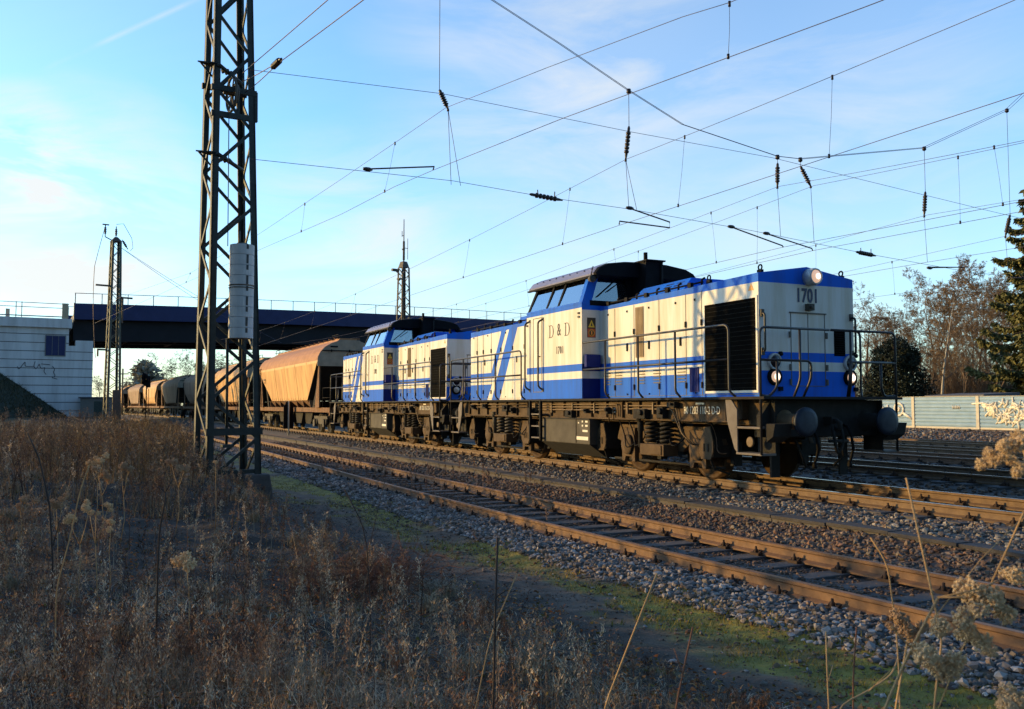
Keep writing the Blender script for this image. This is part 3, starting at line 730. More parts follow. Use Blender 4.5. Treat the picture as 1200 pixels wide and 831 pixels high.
            for ys in (-1, 1):      # sloping stripes over the rear hood side
                gm = MB(); y0, y1 = ys * (HW + .0015), ys * (HW + .005)
                P = [lambda xt, xb_, z: xt + (xb_ - xt) * (3.345 - z) / (3.345 - HZ0)]
                def band(xt0, xt1, xb0, xb1, z0, z1, m, o=0.0):
                    f = lambda xt, xb_, z: xt + (xb_ - xt) * (3.345 - z) / (3.345 - HZ0)
                    gm.add([(f(xt0, xb0, z0), y1 + o * ys, z0), (f(xt1, xb1, z0), y1 + o * ys, z0), (f(xt1, xb1, z1), y1 + o * ys, z1), (f(xt0, xb0, z1), y1 + o * ys, z1)], [(0, 1, 2, 3) if ys < 0 else (3, 2, 1, 0)], m)
                gm_z = 1.455
                band(-3.56, -1.7, -5.02, -1.7, gm_z, 3.33, 1)
                band(-4.05, -3.75, -5.2, -5.05, 2.05, 3.33, 0, .001)
                band(-3.56, -3.05, -4.72, -4.20, gm_z, 3.33, 0, .001)
                band(-2.20, -1.56, -2.86, -1.56, 1.455, 1.93, 0, .001)
                B(gm, 'livery_stripe', ['blue_paint', 'white_paint'], hd)
            x = -6.23
            hm = MB()
            for ys in (-.74, .74):
                hm.cut(); hm.lathe((x + .005, ys, 2.03), (-1, 0, 0), [(0, .145), (.05, .145), (.06, .1)], 18, 0); hm.lathe((x + .005, ys, 1.78), (-1, 0, 0), [(0, .145), (.05, .145), (.06, .1)], 18, 0)
            hm.build_each('tail_light', 'lamp_rim', hd)
    # --- cab
    xf, xr, CW, ZS = 1.10, -1.60, 1.5, 3.37
    mb = MB()
    for y, fl in ((-CW, False), (CW, True)): stripes_side(mb, xr, xf, y, ZS + .13, flip=fl)
    for x, fl in ((xf, False), (xr, True)):
        for (a, b, m) in ((HZ0, 1.885, 2), (1.885, 2.045, 1), (2.045, 2.2, 2), (2.2, ZS, 1), (ZS, ZS + .13, 0)):
            for (u0, u1) in ((-CW, -HW + .02), (HW - .02, CW)):
                mb.add([(x, u0, a), (x, u1, a), (x, u1, b), (x, u0, b)], [(0, 1, 2, 3) if not fl else (3, 2, 1, 0)], m)
        mb.add([(x, -HW + .02, 3.3), (x, HW - .02, 3.3), (x, HW - .02, 3.5), (x, -HW + .02, 3.5)], [(0, 1, 2, 3)], 0)
    mb.add([(xr, -CW, 3.3), (xf, -CW, 3.3), (xf, CW, 3.3), (xr, CW, 3.3)], [(0, 1, 2, 3)], 3)
    # window frame: pillars and mullions between sill and roof
    zt = 4.13; IN = 1.24; xft, xrt = 1.05, -1.5
    def pillar(a, b, w, m=0, dx=0):
        mb.hexa([(a[0] - w, a[1] - .03, a[2]), (a[0] + w, a[1] - .03, a[2]), (a[0] + w, a[1] + .03, a[2]), (a[0] - w, a[1] + .03, a[2]), (b[0] - w, b[1] - .03, b[2]), (b[0] + w, b[1] - .03, b[2]), (b[0] + w, b[1] + .03, b[2]), (b[0] - w, b[1] + .03, b[2])], m)
    for ys in (-1, 1):
        yb, yt = ys * (CW - .03), ys * IN
        pillar((xf - .07, yb, 3.5), (xft - .06, yt, zt), .07); pillar((xr + .06, yb, 3.5), (xrt + .06, yt, zt), .05, 4)
        for x in (-.55, .02): pillar((x - .05, yb, 3.5), (x - .0, yt, zt), .035, 4)
        mb.hexa([(xr, yb - .035, 3.5), (xf, yb - .035, 3.5), (xf, yb + .03, 3.5), (xr, yb + .03, 3.5), (xr, yb - .03, 3.545), (xf, yb - .03, 3.545), (xf, yb + .03, 3.545), (xr, yb + .03, 3.545)], 0)
    for (x, xt) in ((xf - .02, xft - .02), (xr + .02, xrt + .02)):
        for (y, yt_, w) in ((-1.38, -1.15, .1), (-.28, -.26, .09), (.28, .26, .09), (1.38, 1.15, .1)):
            mb.hexa([(x - .025, y - w, 3.48), (x + .025, y - w, 3.48), (x + .025, y + w, 3.48), (x - .025, y + w, 3.48), (xt - .025, yt_ - w, zt), (xt + .025, yt_ - w, zt), (xt + .025, yt_ + w, zt), (xt - .025, yt_ + w, zt)], 0 if abs(y) > 1 else 4)
        mb.box(x - .03, x + .03, -1.3, 1.3, 3.47, 3.58, 4)
        mb.box(xt - .03, xt + .03, -1.0, 1.0, 4.27, 4.33, 4)
    
    cab = B(mb, 'cab', ['blue_paint', 'white_paint', 'dark_blue_paint', 'cab_inside', 'black_metal'])
    for (sx_, sy_) in ((.25, -.62), (-.85, .62)):        # seats and desks inside
        sm = MB(); sm.box(sx_ - .22, sx_ + .22, sy_ - .23, sy_ + .23, 3.34, 3.44); sm.hexa([(sx_ - .24, sy_ - .22, 3.44), (sx_ - .16, sy_ - .22, 3.44), (sx_ - .16, sy_ + .22, 3.44), (sx_ - .24, sy_ + .22, 3.44), (sx_ - .32, sy_ - .2, 3.95), (sx_ - .26, sy_ - .2, 3.95), (sx_ - .26, sy_ + .2, 3.95), (sx_ - .32, sy_ + .2, 3.95)])
        B(sm, 'driver_seat', 'dark_under', cab, .03)
    sm = MB(); sm.box(.55, .9, -1.0, 1.0, 3.31, 3.6); sm.box(-1.3, -1.15, -.9, .9, 3.31, 3.75); B(sm, 'control_desk', 'cab_inside', cab, .02)
    for ys in (-1, 1):
        for (x0, x1) in ((xr + .12, -.64), (-.56, -.07), (.01, xf - .16)):
            gm = MB(); y0, y1 = ys * (CW - .03), ys * IN
            gm.hexa([(x0, y0 - .006, 3.54), (x1, y0 - .006, 3.54), (x1, y0 + .006, 3.54), (x0, y0 + .006, 3.54), (x0 + .06, y1 - .006, zt - .02), (x1 + .03, y1 - .006, zt - .02), (x1 + .03, y1 + .006, zt - .02), (x0 + .06, y1 + .006, zt - .02)])
            B(gm, 'side_window', 'cab_glass', cab)
    for (x, xt) in ((xf - .02, xft - .02), (xr + .02, xrt + .02)):
        for (y0, y1) in ((-1.28, -.36), (.36, 1.28)):
            gm = MB(); gm.hexa([(x - .006, y0, 3.57), (x + .006, y0, 3.57), (x + .006, y1, 3.57), (x - .006, y1, 3.57), (xt - .006, y0 * (.84 if y0 < -1 else .9), 4.27), (xt + .006, y0 * (.84 if y0 < -1 else .9), 4.27), (xt + .006, y1 * (.84 if y1 > 1 else .9), 4.27), (xt - .006, y1 * (.84 if y1 > 1 else .9), 4.27)])
            gw = B(gm, 'end_window', 'cab_glass', cab)
            wm = MB(); sx = 1 if x > 0 else -1; ym = (y0 + y1) / 2
            wm.tube([(xt + .05 * sx, ym * .9 + .1, 4.05), (x + .03 * sx, ym - .3, 3.66)], .012, 4); wm.tube([(xt + .04 * sx, ym * .9 + .16, 3.98), (x + .03 * sx, ym - .05, 3.78)], .01, 4)
            B(wm, 'wiper', 'black_metal', gw)
    # roof with overhang
    pr = [(-1.33, 4.10), (-1.34, 4.14), (-1.24, 4.27), (-1.02, 4.37), (-.55, 4.435), (0, 4.455), (.55, 4.435), (1.02, 4.37), (1.24, 4.27), (1.34, 4.14), (1.33, 4.10)]
    mb = MB(); n = len(pr)
    xs = [(-1.85, .985), (-1.78, 1), (1.32, 1), (1.40, .985)]
    vs = [(x, y * k, 4.10 + (z - 4.10) * (k if k == 1 else .93)) for x, k in xs for (y, z) in pr]
    fs = []; 
    for i in range(3):
        for j in range(n - 1): mb.f.append((i * n + j, i * n + j + 1, (i + 1) * n + j + 1, (i + 1) * n + j)); mb.m.append(0 if i == 1 or i == 0 else 1); mb.sm.append(False)
        mb.f.append((i * n, (i + 1) * n, (i + 1) * n + n - 1, i * n + n - 1)); mb.m.append(1); mb.sm.append(False)
    mb.f.append(tuple(range(n))); mb.m.append(1); mb.sm.append(False); mb.f.append(tuple(3 * n + j for j in range(n - 1, -1, -1))); mb.m.append(1); mb.sm.append(False)
    mb.v = vs
    for ys in (-1, 1): mb.box(-1.83, 1.36, ys * 1.34 - .03, ys * 1.34 + .03, 4.065, 4.10, 1)
    rf = B(mb, 'cab_roof', ['roof_paint', 'black_metal'])
    # curved visor over the end windows, black
    mb = MB()
    mb.prism([(-1.30, 4.02), (-1.28, 4.2), (-1.02, 4.345), (-.5, 4.41), (.5, 4.41), (1.02, 4.345), (1.28, 4.2), (1.30, 4.02), (1.25, 4.02), (1.2, 4.19), (.97, 4.29), (.5, 4.35), (-.5, 4.35), (-.97, 4.29), (-1.2, 4.19), (-1.25, 4.02)], 'x', 1.12, 1.385)
    B(mb, 'roof_visor', 'black_metal', rf)
    mb = MB()
    for k in range(9): mb.lathe((-1.5 + k * .33, -1.262, 4.255), (0, -1, .6), [(0, .016), (.012, .016)], 6)
    B(mb, 'roof_rivets', 'black_metal', rf)
    mb = MB(); mb.lathe((1.2, -1.36, 4.02), (1, 0, 0), [(0, .05), (.14, .085), (.16, .08)], 14); mb.tube([(1.25, -1.36, 4.08), (1.25, -1.3, 4.3)], .012, 4); B(mb, 'horn', 'frame_grey', rf)
    # door, grab rails, lettering
    mb = MB()
    for x in (-1.24, -.80): mb.box(x - .008, x + .008, -CW - .006, -CW - .001, 1.62, 3.36)
    for z in (1.62, 3.36): mb.box(-1.24, -.80, -CW - .006, -CW - .001, z - .008, z + .008)
    mb.box(-.95, -.88, -CW - .03, -CW - .002, 2.44, 2.465)
    for x in (-1.56, .98):
        for z in (3.22, 3.30): mb.box(x - .03, x + .03, -CW - .03, -CW - .002, z - .02, z + .02)
    B(mb, 'cab_door', 'seam', cab)
    for x in (-1.5, -.80):
        mb = MB()
        mb.tube(rnd([(x + .08, -CW, 3.32), (x, -CW - .1, 3.26), (x, -CW - .1, 1.74), (x + .08, -CW, 1.66)], .08), .023, 6); mb.box(x + .05, x + .1, -CW - .02, -CW - .002, 3.29, 3.36); mb.box(x + .05, x + .1, -CW - .02, -CW - .002, 1.62, 1.70)
        B(mb, 'grab_rail', 'rail_tube', cab)
    mb = MB(); mb.cut(); letter_D(mb, -.44, 2.85, .24, .29, -CW - .002); mb.cut(); letter_D(mb, .32, 2.85, .24, .29, -CW - .002); mb.build_each('cab_lettering', 'letter_dark', cab)
    text_mesh('&', .40, 'letter_dark', Matrix.Translation((.06, -CW - .005, 3.0)) @ SIDE, 'cab_lettering', cab, .72)
    text_mesh(number, .235, 'letter_dark', Matrix.Translation((.10, -CW - .005, 2.54)) @ SIDE, 'cab_number', cab, .62, spacing=1.3, bold=.004)
    mb = MB(); mb.box(xf + .002, xf + .008, -1.37, -1.16, 2.77, 3.2, 0); mb.prism([(-1.345, 2.99), (-1.185, 2.99), (-1.265, 3.15)], 'x', xf + .008, xf + .012, 1)
    mb.box(xf + .008, xf + .011, -1.36, -1.17, 2.78, 2.96, 2); mb.lathe((xf + .011, -1.265, 2.87), (1, 0, 0), [(0, .08), (.003, .08)], 18, 3); mb.lathe((xf + .014, -1.265, 2.87), (1, 0, 0), [(0, .055), (.003, .055)], 16, 0); mb.box(xf + .017, xf + .02, -1.285, -1.25, 2.83, 2.91, 3)
    mb.prism([(-1.29, 3.02), (-1.24, 3.02), (-1.265, 3.1)], 'x', xf + .012, xf + .015, 0)
    B(mb, 'warning_sign', ['letter_dark', 'sign_yellow', 'sign_red', 'sign_orange'], cab)
    mb = MB(); mb.box(xf + .01, xf + .13, -1.46, -1.1, 2.12, 2.40); B(mb, 'tool_box', 'dark_blue_paint', cab, .02)
    # --- exhaust
    mb = MB()
    mb.hexa([(1.12, -.22, 3.5), (1.62, -.22, 3.5), (1.62, .22, 3.5), (1.12, .22, 3.5), (1.12, -.22, 4.42), (1.66, -.22, 4.44), (1.66, .22, 4.44), (1.12, .22, 4.42)]); mb.box(1.1, 1.72, -.25, .25, 4.43, 4.46)
    mb.prism([(-.24, 3.55), (-.24, 4.2), (-.40, 4.3), (-.30, 3.55)], 'x', .99, 1.10); mb.prism([(.24, 3.55), (.24, 4.2), (.40, 4.3), (.30, 3.55)], 'x', .99, 1.10)
    mb.tube([(1.6, -.19, 4.4), (1.6, -.19, 4.62)], .045, 8); mb.tube([(1.67, .18, 3.7), (1.67, .18, 4.4)], .03, 6, 1)
    B(mb, 'exhaust_stack', ['black_metal', 'dark_under'])
    # --- buffers, beam, coupling, hoses
    for sx in (1, -1):
        mb = MB(); x = 6.5 * sx
        mb.prism([(-1.36, .80), (1.36, .80), (1.36, 1.15), (1.15, 1.40), (-1.15, 1.40), (-1.36, 1.15)], 'x', min(x, x + .12 * sx), max(x, x + .12 * sx)); B(mb, 'buffer_beam', 'dark_under', bevel=.01)
        for ys in (-.875, .875):
            mb = MB(); mb.lathe((x + .1 * sx, ys, 1.05), (sx, 0, 0), [(0, .19), (.02, .19), (.03, .13), (.30, .12), (.31, .105), (.46, .105)], 20, 1)
            mb.lathe((x + .53 * sx, ys, 1.05), (sx, 0, 0), [(0, .11), (.02, .222), (.05, .232), (.075, .228), (.09, .16), (.095, .001)], 28, 0)
            B(mb, 'buffer', ['buffer_face', 'buffer_tan' if ys < 0 else 'dark_under'])
        mb = MB(); mb.box(min(x, x + .3 * sx), max(x, x + .3 * sx), -.06, .06, .98, 1.12)
        hk = [(.12, 1.05), (.34, 1.06), (.42, 1.02), (.42, .95), (.36, .91), (.30, .94)]
        mb.tube([(x + a * sx, 0, b) for a, b in hk], .04, 8)
        mb.tube(rnd([(x + .33 * sx, -.09, 1.0), (x + .4 * sx, -.1, .72), (x + .36 * sx, .0, .5), (x + .4 * sx, .1, .72), (x + .33 * sx, .09, 1.0)], .1), .026, 6)
        mb.tube([(x + .38 * sx, -.2, .73), (x + .38 * sx, .2, .73)], .03, 6)
        B(mb, 'coupling_hook', 'dark_under')
        for (y, l) in ((-.42, .55), (.34, .62)):
            mb = MB(); mb.tube([(x + .12 * sx, y, .98), (x + .24 * sx, y, .96), (x + .30 * sx, y + .03, .8), (x + .28 * sx, y + .08, .6), (x + .2 * sx, y + .12, .45), (x + .22 * sx, y + .06, .38)], .024, 7); mb.lathe((x + .22 * sx, y + .06, .39), (0, 0, -1), [(0, .03), (.08, .045), (.1, .03)], 8, 0)
            B(mb, 'brake_hose', ['black_metal', 'buffer_tan'])
        mb = MB()       # guard irons, front pilot boxes
        for ys in (-1, 1):
            mb.cut(); mb.prism([(ys * .66, .12), (ys * .84, .12), (ys * .84, .8), (ys * .66, .8)], 'x', min(x - .3 * sx, x - .26 * sx), max(x - .3 * sx, x - .26 * sx))
            mb.tube([(x - .1 * sx, ys * .5, .8), (x + .05 * sx, ys * .45, .45), (x - .05 * sx, ys * .3, .3)], .025, 6)
        mb.build_each('guard_iron', 'dark_under', root)
        mb = MB(); mb.box(min(x - .6 * sx, x), max(x - .6 * sx, x), -.9, .9, .78, .98); B(mb, 'end_beam', 'dark_under')
        # corner steps
        for ys in (-1, 1):
            mb = MB(); y = ys * 1.47; e0, e1 = min(y, y - .03 * ys), max(y, y - .03 * ys)
            mb.prism([(sx * 5.86, 1.42), (sx * 6.0, 1.42), (sx * 6.16, 1.24), (sx * 6.16, .53), (sx * 6.08, .6), (sx * 5.9, 1.05)], 'y', e0, e1)
            for (z, d) in ((.53, .3), (.95, .25)):
                mb.box(min(sx * 6.12, sx * 6.74), max(sx * 6.12, sx * 6.74), min(y, y - d * ys), max(y, y - d * ys), z - .018, z + .018)
            mb.prism([(sx * 6.78, 1.02), (sx * 7.0, 1.02), (sx * 6.95, .82), (sx * 6.78, .72)], 'y', min(y - .05 * ys, y - .4 * ys), max(y - .05 * ys, y - .4 * ys), 1)
            mb.box(min(sx * 6.3, sx * 6.72), max(sx * 6.3, sx * 6.72), min(y - .32 * ys, y - .30 * ys), max(y - .32 * ys, y - .30 * ys), .55, 1.40, 1)
            mb.lathe((sx * 6.38, y - .1 * ys, .72), (0, ys, 0), [(0, .085), (.03, .085), (.035, .07)], 14, 2)
            B(mb, 'corner_step', ['step_grey', 'dark_under', 'buffer_tan'], bevel=.006)
    # access ladder below the cab door
    for ys in (-1, 1):
        mb = MB(); y = ys * 1.5
        for x in (-1.41, -.86): mb.box(x - .03, x + .03, y - .03, y + .03, .50, 1.42)
        for z in (.55, .82, 1.1): mb.box(-1.41, -.86, min(y, y - ys * .24), max(y, y - ys * .24), z - .015, z + .015, 1)
        B(mb, 'cab_ladder', ['black_metal', 'step_grey'])
    # --- railings
    rl = .021
    def rail(lines, nm='railing'):
        mb = MB()
        for p in lines: mb.tube(p, rl, 7)
        B(mb, nm, 'rail_tube')
    for ys in (-1, 1):
        y = ys * 1.47; yk = ys * 1.40
        L = [rnd([(.95, y, 1.45), (.93, y, 2.65), (5.97, y, 2.65), (5.97, y, 1.54), (6.05, yk, 1.45)], .14), [(.93, y, 2.07), (5.97, y, 2.07)]]
        for x in (2.01, 3.24, 4.46): L.append(rnd([(x, y, 2.65), (x, y, 1.56), (x + .06, yk, 1.45)], .06))
        rail(L)
        L = [rnd([(-6.75, y, 1.45), (-6.75, y, 2.62), (-1.98, y, 2.65), (-1.98, y, 1.54), (-1.9, yk, 1.45)], .14), [(-6.75, y, 2.05), (-1.98, y, 2.05)]]
        for x in (-5.78, -4.72, -3.55): L.append(rnd([(x, y, 2.63), (x, y, 1.56), (x + .06, yk, 1.45)], .06))
        rail(L)
        x = 6.74    # end railings, meeting the corner posts
        for sx in (1, -1):
            xx = x * sx
            L = [rnd([(xx, y, .53), (xx, y, 2.55), (xx, ys * .02, 2.55)], .12),
                 rnd([(xx, y, 2.03), (xx, ys * .42, 2.03), (xx, ys * .42, 1.75), (xx - .12 * sx, ys * .48, 1.45)], .1)]
            L.append(rnd([(xx, ys * 1.13, 2.03), (xx, ys * 1.13, 1.6), (xx - .05 * sx, ys * 1.25, 1.45), (xx, y, 1.47)], .08))
            L.append(rnd([(xx, ys * .55 - .1, 2.55), (xx, ys * .55 - .1, 1.72), (xx - .1 * sx, ys * .6 - .1, 1.45)], .1))
            rail(L, 'end_railing')
    text_mesh('80 1203 110-2 D-D', .19, 'letter_white', Matrix.Translation((5.02, -1.32, 1.215)) @ SIDE, 'frame_lettering', root, .68)
    mb = MB()
    for (x0, x1, z) in ((1.85, 2.15, 1.24), (1.85, 2.15, 1.17), (-5.35, -5.05, 1.22), (4.85, 5.1, 1.34)): mb.box(x0, x1, -1.322, -1.314, z - .016, z + .016)
    B(mb, 'frame_marks', 'letter_white')
    # --- bogies
    for cx in (3.5, -3.5):
        mb = MB()
        for ys in (-1, 1):
            y0, y1 = sorted((ys * .93, ys * 1.03))
            mb.prism([(cx - 1.75, .62), (cx - 1.62, .92), (cx + 1.62, .92), (cx + 1.75, .62), (cx + 1.5, .55), (cx + .8, .62), (cx + .55, .45), (cx - .55, .45), (cx - .8, .62), (cx - 1.5, .55)], 'y', y0, y1)
        mb.box(cx - .3, cx + .3, -.95, .95, .5, .8)
        bg_ = B(mb, 'bogie', 'frame_dirt', bevel=.01)
        for ax in (-1.15, 1.15):
            for ys in (-1, 1):
                wm = MB(); wm.lathe((cx + ax, ys * .715, .47), (0, ys, 0), [(0, .535), (.03, .53), (.032, .495), (.135, .49), (.137, .42), (.09, .40), (.07, .2), (.14, .12), (.2, .12)], 40)
                wm.m = [0] * len(wm.m)
                B(wm, 'wheel', 'steel_tyre', bg_)
                am = MB(); y0, y1 = sorted((ys * 1.035, ys * 1.14))
                x = cx + ax
                am.prism([(x - .24, .86), (x + .24, .86), (x + .24, .18), (x + .14, .18), (x + .1, .28), (x - .1, .28), (x - .14, .18), (x - .24, .18)], 'y', y0, y1)
                am.lathe((x, ys * 1.14, .52), (0, ys, 0), [(0, .20), (.05, .195), (.07, .15), (.075, .001)], 20)
                am.tube([(x + .17 * math.cos(a), ys * 1.17, .52 + .2 * math.sin(a)) for a in np.linspace(-1.2, 1.2, 9)], .03, 5, 1)
                B(am, 'axle_box', ['frame_dirt', 'dark_under'], bg_, .01)
            sm = MB(); sm.tube([(cx + ax, -.75, .47), (cx + ax, .75, .47)], .09, 10); B(sm, 'axle', 'dark_under', bg_)
        for ys in (-1, 1):
            for dx in (-.25, .25):
                sm = MB(); coil(sm, cx + dx + .05, ys * 1.2, .58, 1.06, .12, .026, 6, 0); B(sm, 'spring', 'dark_under' if cx > 0 else 'frame_grey', bg_)
            sm = MB(); y0, y1 = sorted((ys * 1.04, ys * 1.37)); sm.box(cx - .38, cx + .42, y0, y1, .36, .575); sm.box(cx + .0, cx + .36, y1 - .01 if ys > 0 else y0 - .02, y1 + .02 if ys > 0 else y0 + .01, .38, .56, 0)
            B(sm, 'spring_seat', 'frame_dirt', bg_, .012)
            sm = MB(); sm.lathe((cx - .45, ys * 1.3, .5), (0, 0, 1), [(0, .045), (.3, .045), (.31, .06), (.62, .06)], 12); sm.lathe((cx - .45, ys * 1.3, 1.0), (0, 0, 1), [(0, .1), (.1, .07), (.14, .12)], 10); B(sm, 'damper', 'dark_under' if cx > 0 else 'frame_grey', bg_)
            for px in ((1.42, 5.02) if cx > 0 else (-5.68, -2.2)):
                sm = MB(); y0, y1 = sorted((ys * .85, ys * 1.22))
                w = .2
                sm.prism([(px - w * .75, .36), (px + w * .6, .36), (px + w, .5), (px + w, .68), (px + w * .55, .93), (px - w * .05, .93), (px - w, .66), (px - w, .5)], 'y', min(ys * 1.20, ys * 1.235), max(ys * 1.20, ys * 1.235), 0)
                sm.prism([(px - w * .5, .4), (px + w * .9, .4), (px + w * 1.1, .6), (px + w * .6, .95), (px - w * .5, .9)], 'y', y0, y1 - .025 if ys > 0 else y1, 1)
                sm.lathe((px + .02, ys * 1.15, .97), (0, 0, 1), [(0, .055), (.05, .06), (.06, .03)], 10, 0)
                sm.tube([(px + .03, ys * 1.17, .4), (px + .05, ys * 1.1, .2), (px + .1, ys * .8, .1)], .02, 5, 1)
                for k in (-.05, .06): sm.box(px + k - .012, px + k + .012, min(ys * 1.235, ys * 1.25), max(ys * 1.235, ys * 1.25), .5, .64, 1)
                B(sm, 'sand_box', ['frame_dirt', 'dark_under'], bg_, .008)
            bm_ = MB()
            for dx in (-1.75, -.5, .5, 1.75): bm_.box(cx + dx - .06, cx + dx + .06, ys * .68, ys * .84, .25, .68)
            bm_.tube([(cx - 1.8, ys * 1.05, .22), (cx + 1.8, ys * 1.05, .22)], .025, 5)
            B(bm_, 'brake_rigging', 'dark_under', bg_)
    return root
make_loco('1701', 'front blue and white diesel locomotive numbered 1701, headlights lit', 4.65, True)
make_loco('1702', 'second blue and white diesel locomotive, coupled behind the one with lit headlights', 4.65 + 14.24, False)

# ------------------------------------------------------------------ hopper wagons
def hopper_meshes(rounded):
    M = {}
    bz, tz = 1.55, 3.38; wb, wt = 1.26, 1.5; xb_, xt = 4.45, 7.5
    mb = MB()
    nst = 14
    if rounded:
        prof = [(1.05, 1.3), (1.3, 1.75), (1.46, 2.3), (1.5, 2.9)]
    else: prof = [(wb, bz), (wt, tz - .12)]
    xe = lambda z: xb_ + (xt - xb_) * max(0, (z - bz)) / (tz - bz)
    pts = prof + [(wt + .0, tz - .12), (wt + .0, tz)]
    for ys in (-1, 1):
        for (a, b) in zip(pts[:-1], pts[1:]):
            m = 1 if b[1] == tz and a[1] == tz - .12 else 0
            mb.add([(-xe(a[1]), ys * a[0], a[1]), (xe(a[1]), ys * a[0], a[1]), (xe(b[1]), ys * b[0], b[1]), (-xe(b[1]), ys * b[0], b[1])], [(0, 1, 2, 3) if ys < 0 else (3, 2, 1, 0)], m)
    for sx in (-1, 1):
        x0, x1 = sx * xb_, sx * xt
        f = [(0, 1, 2, 3) if sx > 0 else (3, 2, 1, 0)]
        mb.add([(x0, -pts[0][0], pts[0][1]), (x0, pts[0][0], pts[0][1]), (sx * xe(3.15), wt - .02, 3.15), (sx * xe(3.15), -wt + .02, 3.15)], f, 3)
    mb.add([(-xb_, -pts[0][0], pts[0][1]), (xb_, -pts[0][0], pts[0][1]), (xb_, pts[0][0], pts[0][1]), (-xb_, pts[0][0], pts[0][1])], [(3, 2, 1, 0)], 0)
    if not rounded:
        for x in np.arange(-4.2, 4.3, .56):     # pressed ribs low on the side
            for ys in (-1, 1): mb.box(x - .02, x + .02, min(ys * 1.27, ys * 1.285), max(ys * 1.27, ys * 1.285), 1.58, 1.72, 0)
    for x in (-5.2, -2.6, 0.02, 2.6, 5.2):      # weld seams
        for ys in (-1, 1):
            for (a, b) in zip(pts[:-1], pts[1:]):
                if abs(x) > xe(a[1]): continue
                mb.hexa([(x - .02, ys * a[0], a[1]), (x + .02, ys * a[0], a[1]), (x + .02, ys * (a[0] + .012), a[1]), (x - .02, ys * (a[0] + .012), a[1]), (x - .02, ys * b[0], b[1]), (x + .02, ys * b[0], b[1]), (x + .02, ys * (b[0] + .012), b[1]), (x - .02, ys * (b[0] + .012), b[1])], 0)
    M['body'] = mb
    lad = MB()
    for ys in (-1, 1):
        lad.cut()
        for x in (-7.05, -6.65): lad.tube([(x, ys * 1.46, 1.2), (x, ys * 1.54, 3.4), (x + .1, ys * 1.0, 4.2)], .02, 5)
        for z in np.arange(1.4, 3.4, .3): lad.tube([(-7.05, ys * (1.46 + .036 * (z - 1.2)), z), (-6.65, ys * (1.46 + .036 * (z - 1.2)), z)], .014, 4)
    M['lad'] = lad
    # roof
    mb = MB(); rp = [(-1.5, tz), (-1.47, 3.56), (-1.36, 3.79), (-1.16, 4.01), (-.86, 4.19), (-.55, 4.3), (-.5, 4.36), (.5, 4.36), (.55, 4.3), (.86, 4.19), (1.16, 4.01), (1.36, 3.79), (1.47, 3.56), (1.5, tz)]
    n = len(rp); vs = [(x, y, z) for x in (-7.42, 7.42) for y, z in rp]
    mb.add(vs, [(j, j + n, j + n + 1, j + 1) for j in range(n - 1)], 0, False)
    for sx in (0, 1):
        f = tuple(sx * n + j for j in range(n)); mb.add(vs, [f if sx == 0 else f[::-1]], 1)
    for x in (-7.44, 7.44): mb.box(x - .03, x + .03, -1.5, 1.5, 3.12, 3.40, 1)
    mb.box(-7.2, 7.2, -.42, .42, 4.362, 4.44, 0)
    for x in np.arange(-7, 7.1, 1): mb.box(x - .03, x + .03, -.62, .62, 4.44, 4.47, 0)
    for sx in (-1, 1):
        mb.box(sx * 7.46 - .015, sx * 7.46 + .015, -.9, -.55, 4.0, 4.07, 2)
        mb.tube([(sx * 7.5, -1.3, 3.84), (sx * 7.5, 1.3, 3.84)], .025, 5, 2)
        for y in (-.85, 0, .85): mb.box(sx * 7.46 - .03, sx * 7.52, y - .02, y + .02, 3.78, 3.9, 2)
        mb.tube(rnd([(sx * 7.3, -.5, 4.4), (sx * 7.3, -.5, 4.62), (sx * 6.2, -.5, 4.62), (sx * 6.2, -.5, 4.4)], .06), .018, 5, 2)
    M['roof'] = mb
    # frame with gussets and end supports
    mb = MB()
    for ys in (-1, 1):
        a, b = sorted((ys * 1.2, ys * 1.3)); mb.box(-9.0, 9.0, a, b, .98, 1.2)
        mb.add([(-4.6, ys * 1.28, 1.53), (4.6, ys * 1.28, 1.53), (4.6, ys * .8, 1.0), (-4.6, ys * .8, 1.0)], [(0, 1, 2, 3)], 0)
        for k in range(8):
            x = -4.9 + k * 1.4
            mb.hexa([(x - .03, ys * .8, 1.15), (x + .03, ys * .8, 1.15), (x + .33, ys * 1.28, 1.2), (x + .27, ys * 1.28, 1.2), (x - .33, ys * .8, 1.5), (x - .27, ys * .8, 1.5), (x + .03, ys * 1.28, 1.56), (x - .03, ys * 1.28, 1.56)])
        for sx in (-1, 1):
            mb.prism([(sx * 6.55, 1.2), (sx * 7.35, 1.2), (sx * 7.33, 3.2), (sx * 7.2, 3.2)], 'y', ys * 1.36 - .03, ys * 1.36 + .03)
            mb.prism([(sx * 5.4, 1.2), (sx * 5.75, 1.2), (sx * 6.95, 3.0), (sx * 6.8, 3.0)], 'y', ys * 1.2 - .03, ys * 1.2 + .03, 1)
    for sx in (-1, 1):
        mb.box(min(sx * 8.85, sx * 9.0), max(sx * 8.85, sx * 9.0), -1.3, 1.3, .85, 1.2); mb.box(min(sx * 6, sx * 8.85), max(sx * 6, sx * 8.85), -1.2, 1.2, 1.1, 1.14, 1)
    mb.box(-9, 9, -.3, .3, .8, 1.1, 1)
    for x in (-3.2, -1.1, 1.1, 3.2): mb.prism([(x - .95, 1.0), (x + .95, 1.0), (x + .5, .38), (x - .5, .38)], 'y', -.9, .9, 1)
    for sx in (-1, 1): mb.box(min(sx * 4.4, sx * 8.2), max(sx * 4.4, sx * 8.2), -.55, .55, .35, .85, 1)
    M['frame'] = mb
    mb = MB()
